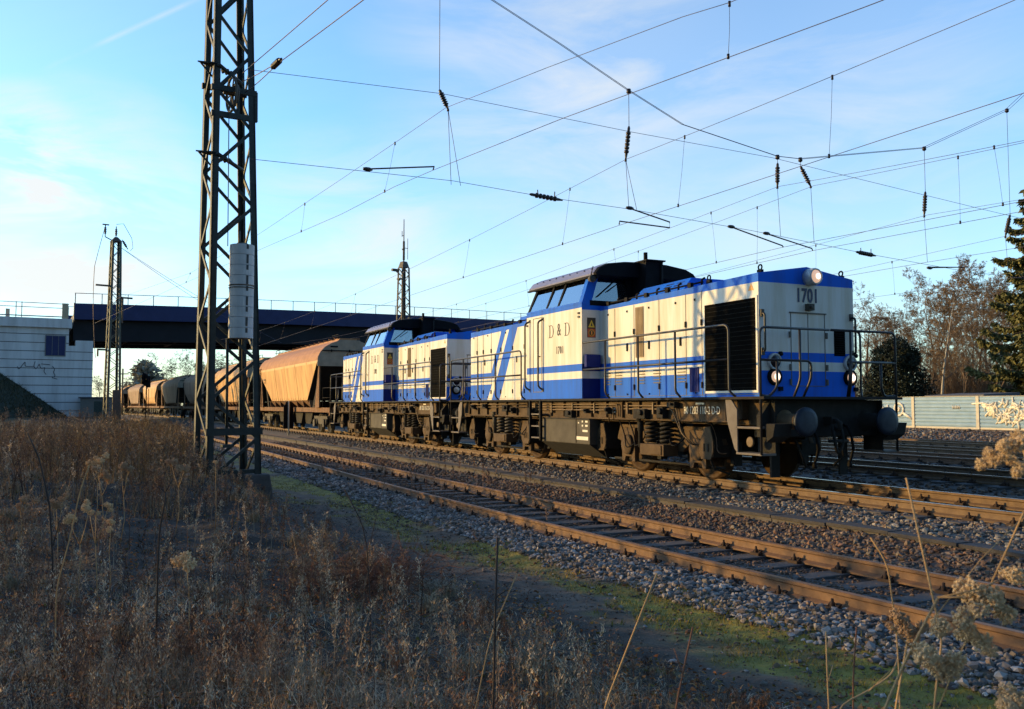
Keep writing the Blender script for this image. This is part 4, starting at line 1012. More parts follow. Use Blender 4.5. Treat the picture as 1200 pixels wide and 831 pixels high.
    for sx in (-1, 1):
        for y in (-1.25, 1.25): mb.cut(); mb.tube(rnd([(sx * 8.9, y, 1.2), (sx * 8.9, y, 2.1), (sx * 7.5, y, 2.1), (sx * 7.5, y, 1.2)], .1), .02, 5); mb.tube([(sx * 8.9, y, 1.65), (sx * 7.5, y, 1.65)], .016, 5)
    M['rail'] = mb
    mb = MB()
    for sx in (-1, 1):
        for ys in (-.875, .875): mb.cut(); mb.lathe((sx * 9.0, ys, 1.05), (sx, 0, 0), [(0, .16), (.03, .12), (.4, .1), (.41, .2), (.46, .21), (.49, .15), (.5, .001)], 14)
    M['buf'] = mb
    mb = MB()
    for ys in (-1, 1):
        a, b = sorted((ys * .93, ys * 1.07))
        mb.prism([(-1.25, .66), (-.6, .66), (-.35, .42), (.35, .42), (.6, .66), (1.25, .66), (1.25, .8), (-1.25, .8)], 'y', a, b)
        for ax in (-.9, .9): mb.box(ax - .16, ax + .16, min(ys * 1.0, ys * 1.18), max(ys * 1.0, ys * 1.18), .3, .62); mb.lathe((ax - .23, ys * 1.05, .42), (0, 0, 1), [(0, .07), (.25, .07)], 8); mb.lathe((ax + .23, ys * 1.05, .42), (0, 0, 1), [(0, .07), (.25, .07)], 8)
    mb.box(-.2, .2, -1, 1, .5, .8); M['bogie'] = mb
    mb = MB()
    for ys in (-1, 1): mb.lathe((0, ys * .72, .46), (0, ys, 0), [(0, .49), (.03, .49), (.032, .46), (.135, .455), (.137, .38), (.1, .37), (.08, .12)], 28)
    mb.tube([(0, -.72, .46), (0, .72, .46)], .08, 8); M['wheels'] = mb
    return M
HM = {False: hopper_meshes(False), True: hopper_meshes(True)}
def make_wagon(label, s_mid, rounded, c_body, c_roof, c_band):
    t0 = float(toffL(np.array(s_mid))); sl_ = float(toffL(np.array(s_mid + 3)) - toffL(np.array(s_mid - 3))) / 6
    root = thing('hopper_wagon', label, 'freight wagon', W(s_mid, t0, 0), math.atan2(-D[1], -D[0]) - sl_, 'grain hopper wagons of the train')
    M = HM[rounded]
    b = M['body'].build('hopper_body', [c_body, c_band, c_body, 'dark_under'], root)
    r = M['roof'].build('roof', [c_roof, 'hopper_end', 'black_metal'], b)
    M['frame'].build('underframe', ['wagon_frame', 'dark_under'], root)
    M['lad'].build_each('ladder', 'black_metal', b)
    M['rail'].build_each('platform_railing', 'black_metal', root); M['buf'].build_each('buffer', 'dark_under', root)
    mk = MB(); mk.box(-6.15, -5.45, -1.497, -1.489, 2.75, 2.85); mk.box(-6.05, -5.6, -1.47, -1.462, 2.6, 2.66); 
    mk.build('wagon_markings', 'hopper_grey', b)
    for sx in (-1, 1):
        g = M['bogie'].build('bogie', 'frame_grey', root); g.location = (sx * 6.4, 0, 0)
        for ax in (-.9, .9):
            w = M['wheels'].build('wheelset', 'dark_under', g); w.location = (ax, 0, 0)
    return root
s0 = 35.5
for lab, rd, cb, cr, ck in (
    ('orange brown hopper wagon coupled right behind the second locomotive', False, 'hopper_tan', 'hopper_roof', 'hopper_band'),
    ('beige hopper wagon seen behind the tall lattice mast, second wagon of the train', False, 'hopper_tan', 'hopper_beige', 'hopper_band'),
    ('grey brown hopper wagon with rounded sides at the left edge of the tall mast', True, 'hopper_grey', 'hopper_grey', 'hopper_grey'),
    ('slate grey straight sided hopper wagon under the bridge, left of the rounded grey one', False, 'hopper_grey', 'hopper_grey', 'hopper_grey'),
    ('orange rounded hopper wagon directly right of the signal under the bridge', True, 'hopper_tan', 'hopper_beige', 'hopper_beige'),
    ('grey hopper wagon directly left of the signal under the bridge', False, 'hopper_grey', 'hopper_grey', 'hopper_grey'),
    ('farthest orange hopper wagon of the train, beside the slim far mast', False, 'hopper_tan', 'hopper_tan', 'hopper_tan')):
    make_wagon(lab, s0, rd, cb, cr, ck); s0 += 19.0

# ------------------------------------------------------------------ lattice masts
def lattice_mast(label, loc, rz, w0, w1, h, bays, leg, m, brace=.05, z0=0.0, group=None):
    root = thing('lattice_mast', label, 'catenary mast', loc, rz, group)
    wz = lambda z: (w0 + (w1 - w0) * (z - z0) / (h - z0)) / 2
    zs = [z0 + (h - z0) * (1 - (1 - i / bays) ** 1.0) for i in range(bays + 1)]
    for sx in (-1, 1):
        for sy in (-1, 1):
            mb = MB(); a, b = wz(z0), wz(h); l = leg / 2; tk = leg * .16
            # L-section: two plates
            for (px, py, qx, qy) in ((l, tk, 0, 0), (tk, l, 0, 0)):
                def ring(w, z):
                    cx_, cy_ = sx * w, sy * w
                    x0, x1 = sorted((cx_ + sx * l, cx_ + sx * (l - 2 * px))); y0, y1 = sorted((cy_ + sy * l, cy_ + sy * (l - 2 * py)))
                    return [(x0, y0, z), (x1, y0, z), (x1, y1, z), (x0, y1, z)]
                mb.hexa(ring(a, z0 - .3) + ring(b, h))
            mb.build('leg', m, root)
    for f in range(4):
        mb = MB()
        for i in range(bays):
            za, zb = zs[i], zs[i + 1]; a, b = wz(za), wz(zb)
            fl = 1 if (i + (f == 2 or f == 3)) % 2 == 0 else -1
            pa = (-fl * a, za); pb = (fl * b, zb)
            P = []
            for (u, z), w in ((pa, a), (pb, b)):
                v = w + leg * .3
                P.append({0: (u, -v, z), 1: (u, v, z), 2: (-v, u, z), 3: (v, u, z)}[f])
            d = Vector(P[1]) - Vector(P[0]); nrm = {0: Vector((0, -1, 0)), 1: Vector((0, 1, 0)), 2: Vector((-1, 0, 0)), 3: Vector((1, 0, 0))}[f]
            sd = d.cross(nrm).normalized() * brace / 2; th = nrm * (brace * .22)
            A, Bp = Vector(P[0]), Vector(P[1])
            mb.hexa([A - sd - th, A + sd - th, A + sd + th, A - sd + th, Bp - sd - th, Bp + sd - th, Bp + sd + th, Bp - sd + th])
        mb.build('bracing', m, root)
    return root, wz
RZ0 = math.atan2(N[1], N[0])
mast_loc = W(5.25, -8.57, 0)
LATT = 'tall green lattice mast rising from the dry weeds beside the rusty track'
root, wz = lattice_mast(LATT, mast_loc, RZ0 + .15, .94, .46, 14.4, 19, .125, 'mast_green', .062, -.1, 'lattice catenary masts')
root.rotation_euler = (0, -.012, RZ0 + .15)
mb = MB(); w = wz(.8); mb.box(-w - .09, w + .09, -w - .09, -w - .07, .73, .87); B_ = mb.build('cross_beam', 'mast_green', root); mb = MB(); w = wz(-.02)
mb.box(-w, w, -w - .03, -w + .03, -.02, .06); B_ = mb.build('cross_beam', 'mast_green', root)
mb = MB()
for x in (-.46, .46):
    for y in (-.46, .46): mb.cut(); mb.hexa([(x - .28, y - .28, -.7), (x + .28, y - .28, -.7), (x + .28, y + .28, -.7), (x - .28, y + .28, -.7), (x - .2, y - .2, -.04), (x + .2, y - .2, -.04), (x + .2, y + .2, -.04), (x - .2, y + .2, -.04)])
mb.build_each('foundation', 'concrete_dark', root, .03)
for z in (7.98, 6.2):
    mb = MB(); w = wz(z)
    mb.prism([(-w - .36, -w + .02), (-w + .02, -w - .1), (-w + .02, -w + .22)], 'z', z + .03, z + .055)
    mb.tube([(-w - .3, -w + .03, z + .03), (-w - .02, -w + .1, z - .22)], .02, 5)
    mb.tube([(-w + .0, -w - .1, z + .02), (w - .1, -w * .2, z - .16)], .04, 6); 
    mb.lathe((-w + .12, -w * .8, z - .02), (.95, .3, -.12), [(0, .03), (.04, .07), (.08, .03), (.12, .07), (.16, .03), (.2, .06), (.3, .012)], 10)
    mb.build('wire_bracket', 'mast_green', root)
mb = MB(); w = wz(7.5)
for (z, y) in ((7.78, w), (7.55, -w - .03), (7.03, -w - .03)): mb.cut(); mb.box(-w - .1, w + .1, y - .035, y + .035, z - .055, z + .055)
mb.cut(); mb.box(w + .04, w + .12, -w - .06, -w + .02, 6.98, 7.58); mb.cut(); mb.box(.05, .11, -w - .05, -w + .0, 7.0, 7.6)
mb.build_each('wheel_bracket', 'mast_green', root)
mb = MB(); c = Vector((-.02, -w * .75, 7.50)); nseg = 28
mb.tube([c + Vector((.02 * math.sin(0), .34 * math.cos(2 * PI * i / nseg), .34 * math.sin(2 * PI * i / nseg))) for i in range(nseg + 1)], .026, 6)
mb.tube([c + Vector((.07, .2 * math.cos(2 * PI * i / nseg), .2 * math.sin(2 * PI * i / nseg))) for i in range(nseg + 1)], .035, 6)
for k in range(6):
    a = k * PI / 3; mb.tube([c, c + Vector((0, .34 * math.cos(a), .34 * math.sin(a)))], .016, 5)
mb.tube([c - Vector((.16, 0, 0)), c + Vector((.3, 0, 0))], .03, 8)
mb.build('tension_wheel', 'mast_old', root)
mb = MB(); mb.tube([(-.12, -w - .1, 7.2), (-.15, -.52, 4.4)], .01, 5); mb.tube([(-.14, -.50, 2.6), (-.14, -.47, .55)], .028, 6); mb.box(-.24, -.04, -.6, -.4, .5, .56); mb.tube([(.16, -.40, 4.4), (.2, -.42, .2)], .02, 5)
mb.build('guide_rod', 'mast_green', root)
# stack of concrete weights
wt = thing('tension_weight', 'stack of pale concrete weight discs hanging on the tall lattice mast', 'tension weight', W(4.64, -8.43, 2.6), RZ0, None)
for k in range(9):
    mb = MB(); z = k * .203; nn = 26
    mb.lathe((0, 0, z), (0, 0, 1), [(0, .228), (.004, .232), (.194, .232), (.198, .228)], nn, 0, False)
    mb.m = [0] * len(mb.m)
    a = -PI / 2 + .32
    mb.hexa([(.232 * math.cos(a - .09), .2345 * math.sin(a - .09), z + (.02 if k % 2 else .10)), (.232 * math.cos(a + .09), .2345 * math.sin(a + .09), z + (.02 if k % 2 else .10)), (.15, -.15, z + .1), (.05, -.15, z + .1)] + [(.2325 * math.cos(a - .09), .2350 * math.sin(a - .09), z + .195), (.2325 * math.cos(a + .09), .2350 * math.sin(a + .09), z + .195), (.15, -.15, z + .195), (.05, -.15, z + .195)], 1)
    mb.build('weight_disc', ['concrete', 'letter_dark'], wt)
mb = MB(); mb.tube([(-.05, 0, 1.82), (-.05, .0, 2.1)], .02, 6); mb.lathe((0, 0, 1.825), (0, 0, 1), [(0, .12), (.04, .1)], 14); mb.tube([(.2, 0, .9), (0, .2, 1.85)], .01, 4)
for z in (.98, 1.03): mb.tube([(.24 * math.cos(2 * PI * i / 20), .24 * math.sin(2 * PI * i / 20), z) for i in range(21)], .009, 4)
mb.build('weight_hanger', 'mast_old', wt)
# the slim mast on the left and the antenna mast behind the train
q = pin(131, 478, 65); q.z = 0
root2, wz2 = lattice_mast('slim pale green lattice mast in front of the bridge end, insulators on top', q, RZ0 + .25, .86, .50, 13.2, 22, .15, 'mast_pale', .045, 0, 'lattice catenary masts')
mb = MB(); mb.hexa([(-.36, -.36, 13.2), (.36, -.36, 13.2), (.36, .36, 13.2), (-.36, .36, 13.2), (-.1, -.1, 13.55), (.1, -.1, 13.55), (.1, .1, 13.55), (-.1, .1, 13.55)]); mb.build('mast_cap', 'mast_old', root2)
for (p, ax) in (((0, 0, 13.55), (0, 0, 1)), ((-.75, 0, 13.6), (0, 0, 1)), ((.4, -.1, 13.4), (.55, -.1, -.95))):
    mb = MB(); mb.lathe(p, ax, [(0, .03), (.1, .03), (.15, .1), (.2, .05), (.28, .11), (.33, .05), (.42, .11), (.47, .05), (.55, .1), (.6, .04), (.8, .03)], 10); mb.build('insulator', 'insulator', root2)
mb = MB(); mb.tube([(-.3, 0, 13.3), (-.75, 0, 13.5), (-.75, 0, 13.65)], .04, 6); mb.box(-.95, -.5, -.06, .06, 14.35, 14.43)
mb.cuts = [(0, 0)]
for (x0, x1, z) in ((-1.3, -.3, 9.95), (.3, 1.25, 9.15), (-1.1, -.4, 5.3)): mb.cut(); mb.box(x0, x1, -.06, .06, z - .06, z + .06)
mb.cut(); mb.box(.5, .62, -.05, .05, 7.3, 9.1); mb.cut(); mb.box(-1.1, -1.0, -.05, .05, 4.8, 5.3); mb.cut(); mb.box(-.1, .45, -.55, -.45, 0.2, 2.4)
mb.build_each('side_arm', 'mast_old', root2)
mb = MB(); mb.tube([(-.75 + .25 * math.sin(k / 16 * PI) * -1 - .45 * min(1, k / 5), 0, 14.3 - k * .6) for k in range(17)], .02, 4); mb.tube([(.0, 0, 14.5), (.5, 0, 14.6), (1.1, 0, 13.6), (1.2, 0, 12.9), (1.0, -.1, 12.65)], .02, 4); mb.build('jumper_wire', 'wire_dark', root2)
q = pin(472, 475, 80); q.z = 0
root3, wz3 = lattice_mast('brown lattice mast with antennas rising above the bridge railing', q, RZ0 + .3, 1.1, .62, 13.6, 22, .15, 'mast_old', .06, 0, 'lattice catenary masts')
mb = MB()
mb.hexa([(-.36, -.36, 13.6), (.36, -.36, 13.6), (.36, .36, 13.6), (-.36, .36, 13.6), (-.22, -.22, 14.15), (.22, -.22, 14.15), (.22, .22, 14.15), (-.22, .22, 14.15)])
mb.tube([(0, 0, 14.1), (0, 0, 18.0)], [.06, .035], 6); mb.tube([(0, 0, 14.3), (0, 0, 16.0)], .1, 6); mb.tube([(.42, 0, 14.4), (.42, 0, 16.3)], .025, 5); mb.tube([(0, 0, 15.4), (.42, 0, 15.4)], .03, 5); mb.box(-.18, .1, -.05, .05, 15.2, 15.32); mb.tube([(-.2, 0, 16.4), (-.2, 0, 16.9)], .03, 5); mb.tube([(0, 0, 16.5), (-.2, 0, 16.5)], .03, 5)
mb.build('antenna', 'mast_old', root3)
mb = MB(); mb.tube([(-.3, 0, 12.9), (-.8, 0, 13.2)], .05, 5); mb.box(-1.25, -.55, -.12, .12, 13.2, 13.42); mb.box(-.62, -.3, -.2, .2, 12.5, 12.62); mb.build('floodlight', 'mast_old', root3)

# ------------------------------------------------------------------ overhead wires
def insul(mb, p, q, m=1):
    p = Vector(p); q = Vector(q); L = (q - p).length; pr = [(0, .02), (L * .06, .035), (L * .14, .035)]
    n = 6
    for k in range(n):
        a = .17 + .66 * k / n
        pr += [(L * a, .035), (L * (a + .02), .062), (L * (a + .075), .058), (L * (a + .09), .035)]
    pr += [(L * .86, .035), (L * .94, .025), (L, .02)]
    mb.lathe(p, q - p, pr, 9, m)
def sagline(a, b, n, sag):
    a = Vector(a); b = Vector(b)
    return [a.lerp(b, k / n) - Vector((0, 0, 4 * sag * (k / n) * (1 - k / n))) for k in range(n + 1)]
WR = .0055
def overhead(label, msg, con, drops, far=None):
    """msg and con are world points of the carrying and the contact wire, ordered along the track"""
    root = thing('overhead_line', label, 'overhead line', msg[len(msg) // 2], 0, 'overhead lines strung along the tracks')
    inv = Matrix.Translation(-root.location)
    def part(mb, nm):
        o = mb.build(nm, ['wire_dark', 'insulator'], root); o.data.transform(inv); return o
    mb = MB(); mb.tube(msg, WR, 5); part(mb, 'catenary_wire')
    mb = MB(); mb.tube(con, WR * 1.1, 5); part(mb, 'contact_wire')
    def at(poly, s):
        for a, b in zip(poly[:-1], poly[1:]):
            sa = (Vector((a.x - P0[0], a.y - P0[1], 0))).dot(Vector((D[0], D[1], 0))); sb = (Vector((b.x - P0[0], b.y - P0[1], 0))).dot(Vector((D[0], D[1], 0)))
            if min(sa, sb) <= s <= max(sa, sb): return a.lerp(b, (s - sa) / (sb - sa) if sb != sa else 0)
    for s in drops:
        p, q = at(msg, s), at(con, s)
        if p is None or q is None: continue
        mb = MB(); mb.tube([p, p.lerp(q, .5) + Vector((.01, 0, 0)), q], .0035, 4); mb.lathe(p, (0, 0, -1), [(-.02, .02), (.06, .02)], 6, 1); mb.lathe(q, (0, 0, 1), [(-.02, .02), (.05, .02)], 6, 1); part(mb, 'dropper')
    return root
def ln(pts): return [W(*p) for p in pts]
def dense(pts, n=6):
    """smooth a coarse (s, t, h) list with a monotone interpolation"""
    pts = sorted(pts); s = [p[0] for p in pts]; out = []
    sv = np.unique(np.concatenate([np.linspace(s[i], s[i + 1], n, endpoint=False) for i in range(len(s) - 1)] + [[s[-1]]]))
    tv = np.interp(sv, s, [p[1] for p in pts]); hv = np.interp(sv, s, [p[2] for p in pts])
    return [W(a, b, c) for a, b, c in zip(sv, tv, hv)]
def par(s0, s1, t0, t1, h0, h1, sag, n=14):
    return [(s0 + (s1 - s0) * k / n, t0 + (t1 - t0) * k / n, h0 + (h1 - h0) * k / n - 4 * sag * (k / n) * (1 - k / n)) for k in range(n + 1)]
A_m = dense([(-9, -1.8, 6.72), (-3.2, -2.8, 7.08), (-2.3, -2.97, 7.2), (1.1, -3.56, 7.5), (4.8, -4.16, 7.8), (7.2, -4.57, 7.62), (10.3, -5.1, 7.4), (17.3, -6.22, 7.0), (26, -7.6, 6.8), (48, -11, 7.6)], 4)
A_c = dense([(-9, -1.8, 6.1), (-5.3, -2.45, 6.2), (-2.3, -3.0, 6.3), (.4, -3.59, 6.35), (4.9, -4.44, 6.4), (6.6, -4.75, 6.4), (10.1, -5.14, 6.4), (17, -6.3, 6.4), (48, -11.3, 6.4)], 4)
overhead('nearest overhead line, crossing the upper sky left of the locomotive cab', A_m, A_c, [-8, -3.2, 7.2, 13, 19, 26])
B_m = [W(*p) for p in par(-16, 4.75, .35, .42, 6.75, 7.18, .12) + par(4.75, 72, .42, -1.0, 7.18, 7.3, .75)[1:]]
B_c = [W(*p) for p in par(-16, 4.75, .5, .19, 5.5, 5.56, .02) + par(4.75, 72, .19, -1.2, 5.56, 5.5, .02)[1:]]
overhead('overhead line directly above the train', B_m, B_c, [-7.5, -1.9, 2.4, 7.5, 14.3, 21, 28, 36, 44, 52])
C_m = [W(*p) for p in par(-14, 4.77, 6.9, 5.03, 6.1, 6.99, .15) + par(4.77, 70, 5.03, 5.0, 6.99, 7.0, .75)[1:]]
C_c = [W(*p) for p in par(-14, 4.77, 7.2, 5.2, 5.4, 5.42, .02) + par(4.77, 70, 5.2, 5.0, 5.42, 5.4, .02)[1:]]
overhead('overhead line above the polished track behind the locomotive, left one of a converging pair', C_m, C_c, [-7, -1, 7.6, 13, 20, 28, 36, 44])
D_m = [W(*p) for p in par(-14, 4.68, 7.3, 6.16, 6.35, 7.11, .12) + par(4.68, 70, 6.16, 7.4, 7.11, 7.1, .75)[1:]]
D_c = [W(*p) for p in par(-14, 4.68, 7.5, 6.12, 5.34, 5.38, .02) + par(4.68, 70, 6.12, 7.4, 5.38, 5.4, .02)[1:]]
overhead('overhead line behind the locomotive, right one of a converging pair', D_m, D_c, [-6, .5, 7, 13.5, 20, 28, 36, 44])
E_m = [W(*p) for p in par(-14, 4.68, 10.9, 10.34, 6.2, 6.7, .12) + par(4.68, 70, 10.34, 9.3, 6.7, 6.9, .7)[1:]]
E_c = [W(*p) for p in par(-14, 4.68, 10.9, 10.3, 5.3, 5.35, .02) + par(4.68, 70, 10.3, 9.3, 5.35, 5.4, .02)[1:]]
overhead('overhead line with a hanging insulator, to the right of the converging pair', E_m, E_c, [-6, .5, 9, 16, 24, 32, 42])
F_m = [W(*p) for p in par(-14, 4.8, 14.1, 13.7, 6.1, 6.37, .12) + par(4.8, 70, 13.7, 13, 6.37, 6.6, .7)[1:]]
F_c = [W(*p) for p in par(-14, 4.8, 14.2, 13.8, 5.0, 5.1, .02) + par(4.8, 70, 13.8, 13, 5.1, 5.2, .02)[1:]]
overhead('farthest overhead line, low before the bare trees and the spruce', F_m, F_c, [-4, 2, 9, 17, 26, 36])
# tensioning wires running up from the wheel
root = thing('tension_wire', 'pair of wires with an insulator climbing from the wheel on the tall mast', 'wire', W(4.6, -8.28, 7.6))
inv = Matrix.Translation(-root.location)
for nm, pts in (('wire', [W(4.75, -8.45, 7.72), W(3.35, -8.05, 7.66)]), ('wire', [W(4.75, -8.40, 7.5), W(3.35, -8.05, 7.62)]), ('wire', [W(3.2, -8.02, 7.62), W(-9, -5.6, 7.3)]), ('wire', [W(5.2, -8.4, 8.05), W(-9, -5.7, 7.9)])):
    mb = MB(); mb.tube(sagline(pts[0], pts[1], 6, .02), .009, 5); o = mb.build(nm, 'wire_dark', root); o.data.transform(inv)
mb = MB(); insul(mb, W(3.55, -8.1, 7.62), W(3.1, -8.0, 7.66), 0); o = mb.build('insulator', 'insulator', root); o.data.transform(inv)
# wires from the slim mast to the line
root = thing('anchor_wire', 'two thin wires running down from the top of the slim left mast', 'wire', pin(141, 290, 65))
inv = Matrix.Translation(-root.location)
for b in (back(330, 402, 6.4), back(300, 392, 7.0)):
    mb = MB(); mb.tube(sagline(pin(141.5, 290, 64.8), b, 8, .25), .014, 4); o = mb.build('wire', 'wire_dark', root); o.data.transform(inv)

# head span: the cross wires that carry the lines from mast to mast
HS = 4.8
hs = thing('head_span', 'cross wires with hanging insulators strung from the tall mast over all tracks', 'span wire', W(HS, .5, 8))
inv = Matrix.Translation(-hs.location)
def hpart(mb, nm):
    o = mb.build(nm, ['wire_dark', 'insulator'], hs); o.data.transform(inv); return o
def hw(t, z, ds=0.0): return W(HS + ds, t, z)
xc = [(-8.35, 13.6), (-3.1, 10.42), (-1.35, 9.69), (.52, 8.86), (2.08, 8.23), (5.05, 7.78), (5.82, 7.80), (10.41, 8.65), (13.96, 10.25), (14.76, 10.86), (21.6, 13.9)]
for k, ds in enumerate((-.05, .05)):
    mb = MB(); mb.tube([hw(t, z + .04 * k, ds) for t, z in xc], .007, 5); hpart(mb, 'carrying_cable')
mb = MB(); mb.tube([hw(t, z) for t, z in ((-8.3, 7.99), (-4.23, 8.1), (.59, 7.87), (4.88, 7.74), (12.71, 7.11), (14.58, 6.97), (21.5, 6.6))], .006, 5); hpart(mb, 'upper_cross_wire')
mb = MB(); mb.tube([hw(t, z) for t, z in ((-8.25, 6.19), (-4, 6.2), (-1.71, 6.06), (.5, 5.99), (4.15, 5.77), (8.08, 5.45), (12, 5.2), (21.5, 5.0))], .006, 5); hpart(mb, 'lower_cross_wire')
for (t, zt, z1, t2, z2) in ((-4.31, 11.1, 8.18, -4.11, 7.78), (.52, 8.86, 8.0, .42, 7.18), (5.05, 7.78, 7.62, 5.03, 6.99), (5.82, 7.8, 7.62, 6.16, 7.12), (10.41, 8.65, 7.4, 10.34, 6.7), (13.96, 10.25, 7.05, 13.72, 6.37)):
    mb = MB(); mb.tube([hw(t, zt), hw(t, z1)], .007, 4); mb.lathe(hw(t, zt + .05), (0, 0, -1), [(0, .05), (.09, .06), (.12, .02)], 8, 1); hpart(mb, 'hanger')
    mb = MB(); insul(mb, hw(t, z1), hw(t2, z2)); mb.tube([hw(t2, z2), hw(t2, z2) - Vector((0, 0, .05))], .03, 6, 1); hpart(mb, 'insulator')
    cz = np.interp(t2, [-8.2, -1.7, .5, 4.15, 8.1, 21.5], [6.2, 6.06, 5.99, 5.77, 5.45, 5.0])
    mb = MB(); mb.tube([hw(t2, z2), hw(t2 + .08, cz)], .006, 4); hpart(mb, 'lower_hanger')
    if t < 1: mb = MB(); mb.tube([hw(t2, z2), hw(t2 + .3, cz)], .006, 4); hpart(mb, 'lower_hanger')
for (t, z, l) in ((-1.71, 6.06, .42), (8.08, 5.445, .36)):
    mb = MB(); insul(mb, hw(t - l, z + .03), hw(t + l, z - .03)); mb.m = [1] * len(mb.m)
    for k in (-.5, .5): mb.tube([hw(t + l * k, z), hw(t + l * k * 1.05, z + .15)], .012, 4, 1)
    hpart(mb, 'insulator')
for pts in ([(-5.95, 6.23), (-4.44, 6.45), (-4.47, 6.38)], [(.45, 6.0), (1.62, 5.76), (1.62, 5.62), (.2, 5.66), (.19, 5.58)], [(3.44, 5.80), (5.11, 5.44), (5.14, 5.40)], [(4.56, 5.72), (6.1, 5.44), (6.13, 5.38)], [(10.4, 5.2), (12.0, 5.32), (10.38, 5.22)]):
    mb = MB(); mb.tube([hw(t, z, -.06) for t, z in pts], .017, 6, 1); mb.lathe(hw(pts[0][0], pts[0][1], -.06), (N[0], N[1], 0), [(-.06, .03), (.0, .045), (.08, .045), (.14, .02)], 8, 1); hpart(mb, 'steady_arm')

# ------------------------------------------------------------------ road bridge, abutment and its bank
BD = Vector((.876, .482, 0)).normalized(); BN = Vector((-BD.y, BD.x, 0))   # along the bridge, and away from the viewer
B0 = Vector((-45.4, 92.8, 0)); BS = 1.275     # left end of the span; size of the bridge against its drawing
def bp(k, v, z): p = B0 + (BD * k + BN * v) * BS; return Vector((p.x, p.y, z * BS - .361))
def bbox(mb, k0, k1, v0, v1, z0, z1, m=0, cam=0.0):
    return mb.hexa([bp(k0, v0, z0), bp(k1, v0, z0), bp(k1, v1, z0), bp(k0, v1, z0), bp(k0, v0, z1), bp(k1, v0, z1), bp(k1, v1, z1), bp(k0, v1, z1)], m)
def bthing(nm, lab, cat, k, v, z): return thing(nm, lab, cat, bp(k, v, z))
br = bthing('road_bridge', 'dark blue steel road bridge crossing above the tracks', 'bridge', 20, 5, 6.4)
inv = Matrix.Translation(-br.location)
def bpart(mb, nm, mats, par=br, bevel=0.0):
    o = mb.build(nm, mats, par, bevel); o.data.transform(Matrix.Translation(-par.location) if par.parent is None else Matrix.Translation(-par.parent.location)); return o
KE = 66
crest = lambda k: .55 * math.sin(PI * min(1, max(0, (k + 5) / 75)))
mb = MB(); nb = 16
for (v0, v1, za, zb, m) in ((-.35, .15, 8.15, 9.45, 0), (11, 11.5, 8.15, 9.45, 0), (.35, .75, 6.42, 8.147, 1), (10.3, 10.7, 6.42, 8.147, 1), (4.9, 5.3, 6.5, 8.147, 1)):
    mb.cut()
    for i in range(nb):
        k0, k1 = KE * i / nb, KE * (i + 1) / nb; c0, c1 = crest(k0), crest(k1)
        mb.hexa([bp(k0, v0, za + c0), bp(k1, v0, za + c1), bp(k1, v1, za + c1), bp(k0, v1, za + c0), bp(k0, v0, zb + c0), bp(k1, v0, zb + c1), bp(k1, v1, zb + c1), bp(k0, v1, zb + c0)], m)
for o in mb.build_each('side_girder', ['girder_blue', 'girder_dark'], br): o.data.transform(inv)
mb = MB(); bbox(mb, -.06, -.003, -.36, .16, 8.13, 9.6); bpart(mb, 'girder_end', 'girder_end')  # cream plate: warm sunlight on the girder's end face put into its colour
mb = MB()
for i in range(nb):
    k0, k1 = KE * i / nb, KE * (i + 1) / nb; c0, c1 = crest(k0), crest(k1)
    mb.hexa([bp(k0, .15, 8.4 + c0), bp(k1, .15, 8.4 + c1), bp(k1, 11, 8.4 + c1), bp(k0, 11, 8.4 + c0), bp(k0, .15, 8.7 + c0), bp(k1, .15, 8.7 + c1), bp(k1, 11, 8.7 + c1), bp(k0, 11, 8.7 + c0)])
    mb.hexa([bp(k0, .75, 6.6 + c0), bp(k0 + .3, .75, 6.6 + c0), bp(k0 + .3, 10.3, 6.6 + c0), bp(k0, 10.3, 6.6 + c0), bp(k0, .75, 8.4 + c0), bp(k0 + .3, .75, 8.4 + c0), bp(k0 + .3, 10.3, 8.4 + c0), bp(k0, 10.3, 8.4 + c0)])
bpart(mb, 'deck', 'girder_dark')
for v in (-.1, 11.25):
    mb = MB()
    for i in range(nb):
        k0, k1 = KE * i / nb, KE * (i + 1) / nb; mb.tube([bp(k0, v, 10.3 + crest(k0)), bp(k1, v, 10.3 + crest(k1))], .035, 5)
    for k in np.arange(.05, KE, 1.98): mb.tube([bp(k, v, 9.4 + crest(k)), bp(k, v, 10.3 + crest(k))], .045, 5)
    bpart(mb, 'bridge_railing', 'railing_grey')
mb = MB(); mb.tube([bp(3.1, -.08, 9.9), bp(3.1, -.08, 10.05)], .07, 4); mb.prism([(0, 0), (.4, 0), (.2, .34)], 'y', -.02, .02); 
for j in range(len(mb.v) - 6, len(mb.v)): x, y, z = mb.v[j]; p = bp(2.5 + x, -.12 + y, 9.75 + z); mb.v[j] = (p.x, p.y, p.z)
bpart(mb, 'warning_plate', 'sign_red')
ab = bthing('bridge_abutment', 'pale grey grooved concrete abutment at the left end of the bridge', 'abutment', -5, 5, 0)
mb = MB(); KL = -16
bbox(mb, KL, 1.45, -.2, 11.4, -.5, 6.1, 0)
bbox(mb, KL, -.35, -.2, 11.4, 6.1, 8.05, 0)
bbox(mb, .15, 1.45, -.2, 1.0, 6.1, 6.55, 0); bbox(mb, .15, 1.45, 10, 11.4, 6.1, 6.55, 0)
wl_ = bpart(mb, 'wall', 'concrete_wall', ab)
mb = MB()
for z in np.arange(.15, 7.3, .68): bbox(mb, KL + .1, (1.47 if z < 6.0 else -.33), -.2045, -.19, z, z + .055)
for k in (-6.2,): bbox(mb, k, k + .03, -.2045, -.19, .3, 7.9)
bpart(mb, 'groove', 'concrete_dark', ab)
mb = MB(); bbox(mb, KL, -.15, -.5, 11.7, 7.5, 8.25); bpart(mb, 'parapet_beam', 'concrete_wall', ab, .03)
mb = MB(); bbox(mb, -1.98, -.62, -.26, -.2, 5.3, 6.85, 0)
